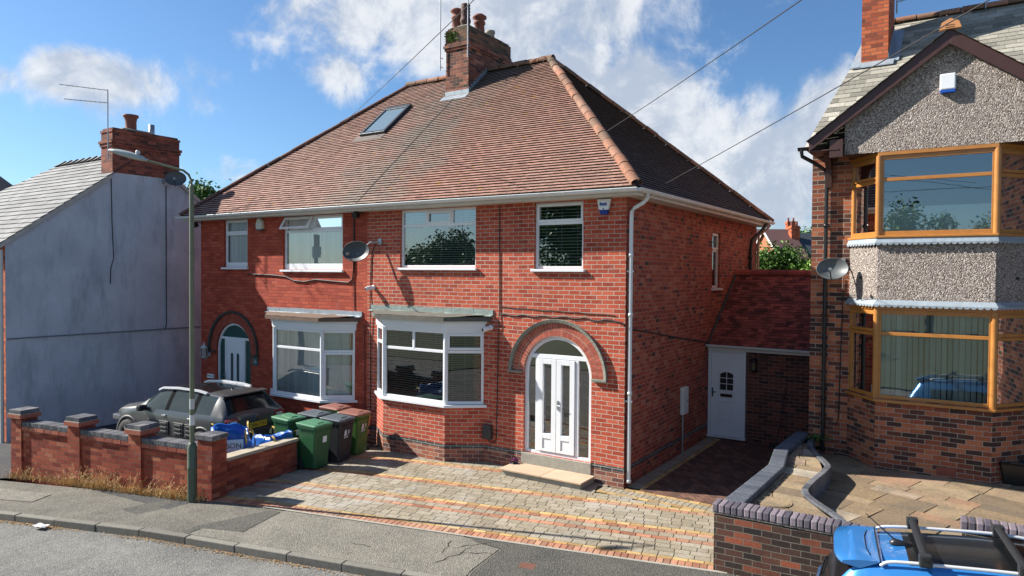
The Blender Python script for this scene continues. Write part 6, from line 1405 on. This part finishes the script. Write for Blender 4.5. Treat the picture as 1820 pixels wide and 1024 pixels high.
lantern('pale grey traditional wall lantern left of the left house door', (-12.70, 0, 1.66), M('pale_lantern', (.45, .47, .48), .4), 1.25, GLASS)
BL = thing('wall_lantern', 'black half round wall lamp beside the white link door', 'lantern', (1.09, 5, 1.82)); mb = MB(); mb.obox((1.09, 4.97, 1.82), (.05, 0, 0), (0, .028, 0), (0, 0, .17)); mb.lathe((1.09, 4.90, 1.82), [(0, .17), (.04, .165), (.07, .13), (.075, .09), (.07, .09), (0, .10)], 14); mb.lathe((1.09, 4.90, 1.82), [(0, -.16), (.04, -.155), (.07, -.12), (.075, -.08), (.07, -.08), (0, -.09)], 14)
for k in range(5): a = math.pi*(k/4)+math.pi; mb.tube([(1.09+.072*math.cos(a), 4.90+.072*math.sin(a), 1.73), (1.09+.072*math.cos(a), 4.90+.072*math.sin(a), 1.92)], .006, 5)
mb.build('lamp_body', BLACKP, BL); mb = MB(); mb.lathe((1.09, 4.90, 1.82), [(.055, -.08), (.055, .09)], 14); mb.build('glass', M('amber_glass', (.16, .11, .06), .15), BL)
NP = thing('house_number', 'small dark green number plaque right of the left house door', 'plaque', (-10.66, 0, 1.54)); mb = MB(); mb.box(-10.77, -10.55, -.02, -.002, 1.43, 1.65); mb.build('plate', M('plaque_green', (.02, .085, .085), .35), NP, bevel=.005)
text('36', .15, M('plaque_white', (.35, .45, .45), .5), 'number', NP, frame_mtx((-10.66, -.0215, 1.54), (1, 0, 0), (0, 0, 1)))
LB = thing('letter_box', 'small white letter box on the brick left of the left front door', 'letter box', (-12.60, 0, 1.0)); mb = MB(); mb.box(-12.74, -12.46, -.06, -.002, .93, 1.05); mb.build('body', WHITE, LB, bevel=.01); mb = MB(); mb.box(-12.71, -12.49, -.062, -.0605, .99, 1.005); mb.build('slot', BLACKP, LB)
MBX = thing('meter_box', 'white electricity meter box with conduit on the shaded alley wall', 'meter box', (0, 3.14, .9)); mb = MB(); mb.box(.003, .09, 2.98, 3.30, .86, 1.46); mb.build('door', WHITE_W, MBX, bevel=.012); mb = MB(); mb.box(.09, .094, 3.22, 3.25, 1.12, 1.17); mb.build('lock', BLACKP, MBX); mb = MB(); mb.tube([(.04, 3.06, .86), (.04, 3.06, .0)], .022, 8); mb.build('conduit', GALV, MBX)
BX = thing('charging_box', 'dark grey box low on the wall just right of the near bay', 'box', (-3.04, 0, .6)); mb = MB(); mb.box(-3.15, -2.93, -.11, -.005, .50, .80); mb.build('cover', M('charcoal_cover', (.03, .032, .036), .4), BX, bevel=.025); mb = MB(); mb.tube([(-3.02, -.05, .50), (-3.0, -.05, .44), (-2.90, -.03, .43), (-2.84, -.02, .52)], .012, 6); mb.build('lead', CABLE, BX)

# cables clipped to the walls and spanning the sky
def cable(label, pts, r=.008): mb = MB(); mb.tube([V(*p) for p in pts], r, 5); return tag(mb.build('cable', CABLE), label, 'cable')
cable('black cable running straight down the facade right of the near bay window', [(-2.80, -.012, 5.35), (-2.80, -.012, 4.2), (-2.79, -.012, 3.2), (-2.80, -.03, 2.9), (-2.82, -.012, 2.2), (-2.84, -.012, .55)], .010)
wig = [(-2.78+i*.14, -.013, 3.10+.018*math.sin(i*1.9)-.02*(i > 14)) for i in range(20)]
cable('black cable looping along the brickwork above the arched door to the corner', wig+[(-.05, -.013, 3.05), (.0, -.012, 2.98)], .013)
cable('thin upper cable crossing the brickwork above the arched door', [(-2.78+i*.2, -.012, 3.26-.006*i+.006*math.sin(i*2.3)) for i in range(14)], .007)
cable('black cable dropping from the satellite dish down the party line', [(-6.30, -.012, 4.62), (-6.42, -.012, 4.3), (-6.45, -.012, 3.4), (-6.42, -.03, 3.0), (-6.42, -.012, 2.2), (-6.43, -.012, .3)], .010)
cable('second black cable beside the party line', [(-6.62, -.012, 2.7), (-6.61, -.012, 1.5), (-6.60, -.012, .4)], .008)
cable('black cable looping below the left upper windows and up to the gutter', [(-10.98, -.02, 3.88), (-10.0, -.02, 3.86), (-9.4, -.02, 3.82), (-9.1, -.02, 3.72), (-8.7, -.02, 3.70), (-8.3, -.02, 3.76), (-7.6, -.02, 3.72), (-7.15, -.02, 3.70), (-7.02, -.02, 3.78), (-6.98, -.02, 4.0), (-6.97, -.02, 5.2), (-7.05, -.03, 5.34)], .018)
cable('thin cable on the left house running down towards the bay flashing', [(-6.98, -.012, 3.72), (-6.96, -.012, 3.05)], .010)
cable('brown cable clipped across the shaded side wall to the link roof', [(.012, .14, 2.93), (.012, 1.2, 2.80), (.012, 2.6, 2.60), (.012, 3.8, 2.45), (.012, 4.75, 2.33)], .014)
cable('black cable looping beside the downpipe of the neighbouring house', [(3.30, 2.585, 3.9), (3.27, 2.585, 2.5), (3.25, 2.585, 1.25), (3.22, 2.585, 1.13), (3.12, 2.585, 1.13), (3.08, 2.585, 1.22)], .010)
def overhead(label, A, B, sag): 
    A = V(*A); B = V(*B); n = 24; mb = MB(); mb.tube([A.lerp(B, i/n)-V(0, 0, 4*sag*(i/n)*(1-i/n)) for i in range(n+1)], .006, 5); return tag(mb.build('overhead_cable', CABLE), label, 'cable', 'overhead cables')
PT = V(-20.5, -13.5, 7.0)
def ext(A, B, k): A = V(*A); B = V(*B); return tuple(A+(B-A)*k)
overhead('overhead cable rising from the near hip of the red roof towards the top right', (-1.05, 1.24, 6.86), ext((-1.05, 1.24, 6.86), (3.87, -5, 6.51), 1.7), .05)
overhead('overhead cable rising from the right gutter corner past the neighbouring gable', (.42, .67, 5.62), ext((.42, .67, 5.62), (5.32, -5, 6.22), 1.7), .05)
overhead('overhead cable rising from the left hip across the chimney pots', (-10.45, 2.92, 8.40), ext((-10.45, 2.92, 8.40), (.12, -5, 7.28), 1.5), .05)

# aerials
def aerial(label, base, h, arms, ry=0): 
    t = thing('tv_aerial', label, 'aerial', base); b = Vector(base); mb = MB(); mb.tube([b, b+V(0, 0, h)], .016, 8); mb.build('mast', GALV, t)
    for z, d, L, n, el_ in arms:
        d = Vector(d).normalized(); mb = MB(); p = b+V(0, 0, z); mb.tube([p, p+d*L], .010, 6); s = d.cross(V(0, 0, 1)).normalized()
        for i in range(n): q = p+d*(L*(i+.6)/n); mb.tube([q-s*el_, q+s*el_], .004, 4)
        mb.build('yagi', GALV, t)
    mb = MB(); mb.tube([b+V(0, 0, .1), b+V(0, .0, .1)+V(-.0, .12, 0)], .012, 5); mb.tube([b+V(0, 0, .35), b+V(0, .12, .35)], .012, 5); mb.build('bracket', GALV, t)
    return t
aerial('twin yagi tv aerial on the chimney of the white rendered house', (WX+.03, -1.62, 7.07), 1.93, [(1.91, (-.55, -.85, .03), 1.15, 9, .12), (1.56, (-.55, -.85, .0), 1.05, 9, .12)])
aerial('slim mast aerial on the left edge of the ridge chimney', (-7.08, 3.32, 9.55), 2.6, [(2.3, (-.3, -1, 0), .5, 6, .1)])
aerial('mast aerial with red tag on the right corner of the ridge chimney', (-6.12, 3.30, 9.75), 2.1, [(1.72, (1, .2, 0), .55, 5, .12)])
aerial('dark aerial bracket on the orange brick chimney', (3.86, 5.6, 9.7), 2.0, [(.25, (1, -.3, 0), .3, 3, .08)])

# plant pots, broom, litter, covers
PPX, PPY, PPZ = -2.30, -.16, .002
PP = thing('plant_pot', 'small blue pot with purple flowers by the arched door step', 'plant pot', (PPX, PPY, PPZ)); mb = MB(); mb.lathe((PPX, PPY, PPZ), [(0, 0), (.05, 0), (.085, .05), (.092, .09), (.08, .125), (.088, .135), (.075, .135), (.06, .11), (0, .11)], 18); mb.build('pot', M('glazed_blue', (.01, .11, .50), .15, coat=1), PP)
def leaves(name, mt, par, c, rad, n, size, seed, flat=0.0):
    r_ = random.Random(seed); mb = MB(); c = Vector(c)
    for i in range(n):
        d = V(r_.gauss(0, 1), r_.gauss(0, 1), r_.gauss(0, 1)).normalized()*r_.random()**.4; p = c+V(d.x*rad[0], d.y*rad[1], d.z*rad[2])
        a = V(r_.gauss(0, 1), r_.gauss(0, 1), r_.gauss(0, 1)*(1-flat)).normalized(); b = a.cross(V(r_.gauss(0, 1), r_.gauss(0, 1), r_.gauss(0, 1))).normalized(); L = size*r_.uniform(.6, 1.3)
        mb.face([p-a*L*.5, p+b*L*.28, p+a*L*.5, p-b*L*.28], 0, r_.random())
    return mb.build(name, mt, par, recalc=False)
leaves('flowers', M('purple_flower', (.16, .03, .10), .6, tint=.5), PP, (PPX, PPY, PPZ+.18), (.085, .085, .06), 130, .05, 1); leaves('foliage', M('pot_foliage', (.05, .08, .03), .6, tint=.4), PP, (PPX, PPY, PPZ+.15), (.08, .08, .04), 60, .06, 2)
PL = thing('planter', 'black square planter against the brick bay at the right edge', 'planter', (5.98, 2.2, FC)); mb = MB(); rows = [[V(5.98+a, 2.24+b, FC+z) for a, b in rrect(h_, h_, .03)] for z, h_ in ((.0, .16), (.33, .21), (.36, .225), (.36, .19), (.30, .185))]; mb.grid(rows, closed=True, smooth=False); mb.face(rows[0]); mb.face(rows[-1]); mb.build('pot', BLACKP, PL); mb = MB(); mb.lathe((5.98, 2.24, FC+.31), [(0, .02), (.18, 0)], 12); mb.build('compost', EARTH, PL)
FN = thing('fern', 'green fern sprouting at the foot of the black downpipe', 'plant', (2.90, 2.44, RZ_)); r_ = random.Random(5); mb = MB()
for i in range(26):
    a = r_.uniform(0, 2*math.pi); L = r_.uniform(.18, .34); d = V(math.cos(a), math.sin(a)*.7-.35, 0); pts = [V(2.90, 2.44, RZ_)+d*(L*f)+V(0, 0, .26*f*(1.25-f)*L/.3) for f in [j/7 for j in range(8)]]
    for j in range(1, 8):
        s2 = (pts[j]-pts[j-1]).cross(V(0, 0, 1)).normalized(); w_ = .055*(1-j/8)+.008
        for sg in (-1, 1): mb.face([pts[j-1], pts[j-1].lerp(pts[j], .5)+s2*sg*w_-V(0, 0, .008), pts[j]])
mb.build('fronds', M('fern_green', (.045, .12, .025), .55, tint=.4), FN, recalc=False)
BR = thing('broom', 'dark broom handle leaning against the shaded link wall', 'broom', (1.68, 4.9, 0)); mb = MB(); mb.tube([(1.66, 4.72, .05), (1.80, 4.975, 1.38)], .013, 6); mb.build('handle', M('dark_handle', (.03, .025, .025), .6), BR); mb = MB(); mb.obox((1.66, 4.72, .05), (.14, 0, 0), (0, .03, 0), (0, 0, .045)); mb.build('brush', BLACKP, BR)
mb = MB(); c = V(.36, -3.94, 0); mb.obox(c+V(0, 0, -.004), SU*.11, SN*.09, V(0, 0, .006)); tag(mb.build('stopcock_cover', M('rusty_iron', (.13, .055, .035), .8, nz=(20, .35), bump=(40, .6, .004))), 'small rusty square iron cover in the dark pavement patch', 'cover')
r_ = random.Random(3); mb = MB(); c = SP(-3.34, -1.66, -.085)
rows = [[c+SU*(a*.05-.13)+SN*(b*.045-.07)+V(0, 0, .012+.03*r_.random()) for b in range(4)] for a in range(6)]; mb.grid(rows, smooth=False); tag(mb.build('litter', M('white_paper', (.62, .62, .62), .8)), 'crumpled white paper lying in the gutter by the kerb', 'litter')

# ------------------------------------------------------------------ dry grass and leaf litter
r_ = random.Random(11); mb = MB()
dens_ = lambda s: .25+.75*max(0, math.sin((s-1.2)*.78))**.7 if s > 1.2 else .22
for i in range(9000):
    s = r_.uniform(.02, 5.3)
    clump = .5+.5*math.sin(s*5.1)*math.sin(s*2.3+1)
    if r_.random() > dens_(s)*(.35+.65*clump): continue
    p = wo+wu*s+wn*(-r_.uniform(.005, .16)*(1 if r_.random() < .7 else .4)); p.z = zt(p.x)-.01
    tall = r_.random() < .2*clump; L = r_.uniform(.18, .46) if tall else r_.uniform(.03, .17)
    d = V(r_.gauss(0, .45), r_.gauss(0, .45), 1).normalized(); s2 = V(r_.uniform(-1, 1), r_.uniform(-1, 1), 0).normalized()*r_.uniform(.0025, .0055)
    q = p+d*L*.6; e = q+V(d.x*1.8, d.y*1.8, d.z*.7).normalized()*L*.45; t = r_.random()
    mb.face([p-s2, p+s2, q+s2*.7, q-s2*.7], 0, t); mb.face([q-s2*.7, q+s2*.7, e], 0, t)
    if tall:
        for k in range(5): u_ = V(r_.gauss(0, 1), r_.gauss(0, 1), r_.gauss(0, .6)).normalized()*.022; f = q.lerp(e, r_.random()); mb.face([f-s2, f+s2, f+u_+s2*.5, f+u_*1.0-s2], 0, t)
mb_ = mb.build('dry_grass', tilemat('straw', [(0, (.34, .19, .06)), (.5, (.58, .38, .15)), (1, (.70, .54, .30))], .2, (.42, .26, .10), 3), recalc=False, origin=(0, 0, 0)); tag(mb_, 'dry straw coloured grass and weeds along the foot of the front wall', 'grass', kind='stuff')
r_ = random.Random(12); mb = MB()
for i in range(5200):
    s = r_.uniform(-4.5, 7) if r_.random() < .75 else r_.uniform(-8, -3); v_ = -1.545-abs(r_.gauss(0, .05)); p = SP(s, v_, -.108+r_.uniform(0, .012))
    if (.5+.5*math.sin(s*2.1)*math.sin(s*.9+.6)) < r_.random()*.8: continue
    a = V(r_.gauss(0, 1), r_.gauss(0, 1), r_.gauss(0, .35)).normalized()*r_.uniform(.006, .018); b = V(-a.y, a.x, r_.uniform(-.003, .003))*.6; mb.face([p-a, p+b, p+a, p-b], 0, r_.random())
tag(mb.build('leaf_litter', tilemat('dead_leaf', [(0, (.14, .08, .035)), (.5, (.34, .19, .075)), (1, (.46, .31, .15))], .2, (.3, .17, .07), 3), recalc=False, origin=(0, 0, 0)), 'brown dead leaves gathered in the road gutter along the kerb', 'leaf litter', kind='stuff')

# ------------------------------------------------------------------ trees and far houses
LEAFA = tilemat('broad_leaf', [(0, (.025, .065, .012)), (.5, (.07, .16, .025)), (1, (.15, .27, .045))], .3, (.04, .10, .02), .5, rough=.55)
LEAFB = tilemat('bright_leaf', [(0, (.05, .11, .015)), (.5, (.12, .23, .03)), (1, (.22, .34, .05))], .3, (.08, .16, .02), .5, rough=.55)
BARK = M('bark', (.08, .06, .045), .9, nz=(6, .4))
def tree(name, label, base, h, blobs, n, leaf, mt, cat='tree', seed=1, trunk=.16, group=None):
    """blobs: (x, y, z, rx, ry, rz) relative to the base"""
    t = thing(name, label, cat, base, group=group); base = Vector(base); r2 = random.Random(seed)
    mb = MB(); zc = sum(b[2] for b in blobs)/len(blobs); mb.tube([base, base+V(.05, .02, zc*.5), base+V(-.03, .05, zc)], [trunk, trunk*.7, trunk*.35], 8)
    for b in blobs: mb.tube([base+V(0, 0, zc*.45), base+V(b[0]*.5, b[1]*.5, zc*.5+b[2]*.4), base+V(b[0], b[1], b[2])], [trunk*.5, trunk*.3, trunk*.08], 6)
    mb.build('trunk', BARK, t); mb = MB(); tw = sum(b[3]*b[4]*b[5] for b in blobs)
    for b in blobs:
        k = max(1, int(n*b[3]*b[4]*b[5]/tw/14))
        for i in range(k):
            d = V(r2.gauss(0, 1), r2.gauss(0, 1), r2.gauss(0, 1)).normalized()*r2.random()**.42*r2.uniform(.8, 1.12); c = base+V(b[0]+d.x*b[3], b[1]+d.y*b[4], b[2]+d.z*b[5]); cs = leaf*r2.uniform(1.2, 2.6); tb = r2.random()*.5
            for j in range(14):
                p = c+V(r2.gauss(0, 1), r2.gauss(0, 1), r2.gauss(0, .8))*cs*.55
                a = V(r2.gauss(0, 1), r2.gauss(0, 1), r2.gauss(0, .7)).normalized(); q = a.cross(V(r2.gauss(0, 1), r2.gauss(0, 1), r2.gauss(0, 1))).normalized(); L = leaf*r2.uniform(.6, 1.3)
                mb.face([p-a*L*.5, p+q*L*.3, p+a*L*.5, p-q*L*.3], 0, min(1, tb+r2.random()*.5))
    mb.build('crown', mt, t, recalc=False); return t
tree('garden_shrub', 'dark and light green leafy shrub showing above the link roof ridge', (-.75, 16, .28), 5, [(-.3, 0, 3.9, .9, .9, .95), (.35, .2, 3.9, .75, .8, .95), (-.9, .3, 4.0, .6, .7, .9), (.75, -.2, 3.5, .5, .6, .7)], 9000, .13, LEAFA, 'shrub', 4, .08)
tree('garden_shrub', 'bright yellow green shrub beside the corner of the neighbouring brick house', (.62, 15.2, .15), 4.5, [(0, 0, 3.8, .42, .5, .62), (-.35, .2, 3.5, .35, .4, .5)], 3200, .12, LEAFB, 'shrub', 5, .06)
tree('background_tree', 'dark treetop rising between the white house chimney and the red roof', (-51.3, 25, -1), 13, [(0, 0, 10.8, 2.0, 2, 1.7), (1.6, .5, 10.0, 1.5, 1.5, 1.4)], 5000, .42, LEAFA, 'tree', 6, .3)
def far_house(label, loc, rz, L, W, hw, hr, mw, mr, chim=None, barge=True):
    t = thing('distant_house', label, 'house', loc, R(rz), local=True, group='far houses beyond the link roof')
    mb = MB(); mb.prism([(0, -W/2, 0), (0, W/2, 0), (0, W/2, hw), (0, 0, hw+hr), (0, -W/2, hw)], (L, 0, 0)); mb.build('wall', mw, t)
    mb = MB()
    for sg in (-1, 1): mb.prism([(-.2, 0, hw+hr+.04), (-.2, sg*(W/2+.3), hw-.3*hr/(W/2)+.04), (-.2, sg*(W/2+.3), hw-.3*hr/(W/2)+.16), (-.2, 0, hw+hr+.18)], (L+.3, 0, 0))
    mb.build('roof', mr, t)
    if barge:
        mb = MB()
        for sg in (-1, 1): mb.prism([(-.26, 0, hw+hr-.12), (-.26, sg*(W/2+.3), hw-.3*hr/(W/2)-.14), (-.26, sg*(W/2+.3), hw-.3*hr/(W/2)+.14), (-.26, 0, hw+hr+.16)], (.05, 0, 0))
        mb.build('bargeboard', WHITE_W, t)
    if chim:
        mb = MB(); x_, y_, s, h0, h1 = chim; mb.box(x_-s, x_+s, y_-s*.8, y_+s*.8, h0, h1); mb.box(x_-s-.06, x_+s+.06, y_-s*.8-.06, y_+s*.8+.06, h1-.3, h1-.12); c = mb.build('chimney', B_CHIMN, t)
        for dx in (-.3, .3): mb = MB(); mb.lathe((x_+dx*s/.5, y_, h1), [(.12, 0), (.10, .45)], 8); mb.build('chimney_pot', CLAY, c)
    mb = MB()
    for xq in ((1.0, L-1.6) if L > 4 else (.8,)): mb.box(xq, xq+1.0, -W/2-.03, -W/2-.005, 1.0, 2.2); mb.box(xq, xq+1.0, -W/2-.03, -W/2-.005, 3.6, 4.7)
    mb.build('window', M('far_window', (.10, .13, .15), .2), t)
    return t
ORB = M('far_orange_brick', (.36, .12, .06), .85, nz=(3, .15))
FR1 = M('far_purple_tile', (.11, .055, .05), .8, nz=(4, .2)); FR2 = M('far_dark_slate', (.035, .045, .055), .7, nz=(4, .2))
far_house('far house with purple brown tiled roof and white verge above the shrubs', (-11.7, 60, -.5), 38, 2.6, 7.0, 6.1, 2.7, ORB, FR1, None)
far_house('far house with dark slate roof and orange chimney stack beside the purple roof', (-9.65, 61.6, -.5), 38, 6.5, 7.0, 5.9, 2.6, ORB, FR2, (-.1, -.9, .42, 5, 9.3))
far_house('far orange brick gable end nearest the neighbouring house', (-9.3, 84, -.5), 58, 7, 8.0, 8.0, 2.8, ORB, FR2, (.6, 0, .5, 8, 11.6), barge=False)
far_house('far house at the left behind the gutter with pale chimney pots', (-17.2, 74, -.5), 30, 6, 7, 7.2, 2.6, M('far_pink', (.42, .30, .26), .85), FR1, (5.2, 0, .5, 8, 10.9))
tree('background_tree', 'distant low treetop behind the purple tiled roof', (-15.0, 100, -1), 11, [(0, 0, 10.0, 3.5, 2.5, 1.6), (5, 0, 9.6, 3, 2, 1.4), (10, 0, 9.8, 2.6, 2, 1.4)], 5000, .55, LEAFA, 'tree', 9, .3)
# across the road, behind the viewer: what the windows mirror
tree('roadside_tree', 'tall leafy tree across the road mirrored in the right upper window', (-16.5, -29, 0), 13, [(0, 0, 6.5, 4.2, 3.6, 3.6), (2, 1, 9.3, 2.8, 2.8, 2.6), (-2.2, 0, 8.8, 2.6, 2.6, 2.4)], 16000, .30, LEAFA, 'tree', 21, .35, 'trees across the road')
tree('roadside_tree', 'rounded trees across the road mirrored in the large upper window', (-46, -53, 0), 10, [(0, 0, 5.0, 4.2, 3.6, 3.6), (-5.5, -2, 4.6, 3.6, 3.2, 2.6), (-10, -6, 4.0, 3.6, 3.2, 2.4), (1.5, 0, 7.3, 1.6, 1.6, 2.0), (6, 3, 4.0, 3.0, 3, 2.4)], 26000, .36, LEAFA, 'tree', 22, .35, 'trees across the road')
tree('roadside_tree', 'group of upright trees across the road mirrored in the golden oak upper bay', (3.0, -41, 0), 10, [(-1.8, 0, 6.0, 1.3, 1.4, 3.6), (.6, 0, 5.2, 1.2, 1.3, 3.2), (3.0, 0, 5.0, 1.1, 1.2, 3.0), (5.5, .5, 3.6, 2.4, 2, 2.2), (-5.0, 0, 3.4, 2.2, 2, 2)], 24000, .26, LEAFA, 'tree', 23, .25, 'trees across the road')
TP = thing('telegraph_pole', 'telegraph pole across the road mirrored in the left upper window', 'pole', (-23.5, -13.2, -.7)); mb = MB(); mb.tube([(-23.5, -13.2, -.9), (-23.5, -13.2, 5.9)], [.17, .13], 10); mb.build('shaft', M('dark_timber_pole', (.05, .04, .035), .9), TP); mb = MB(); mb.lathe((-23.5, -13.2, 5.0), [(.24, -.3), (.26, -.1), (.26, .25), (.2, .3)], 10); mb.build('terminal_box', M('grey_terminal', (.12, .13, .13), .6), TP)
strip('verge_across_road', -70, 60, -60, -9.6, -.10, M('far_grass', (.075, .09, .045), .95, nz=(.4, .3)), ds=4)
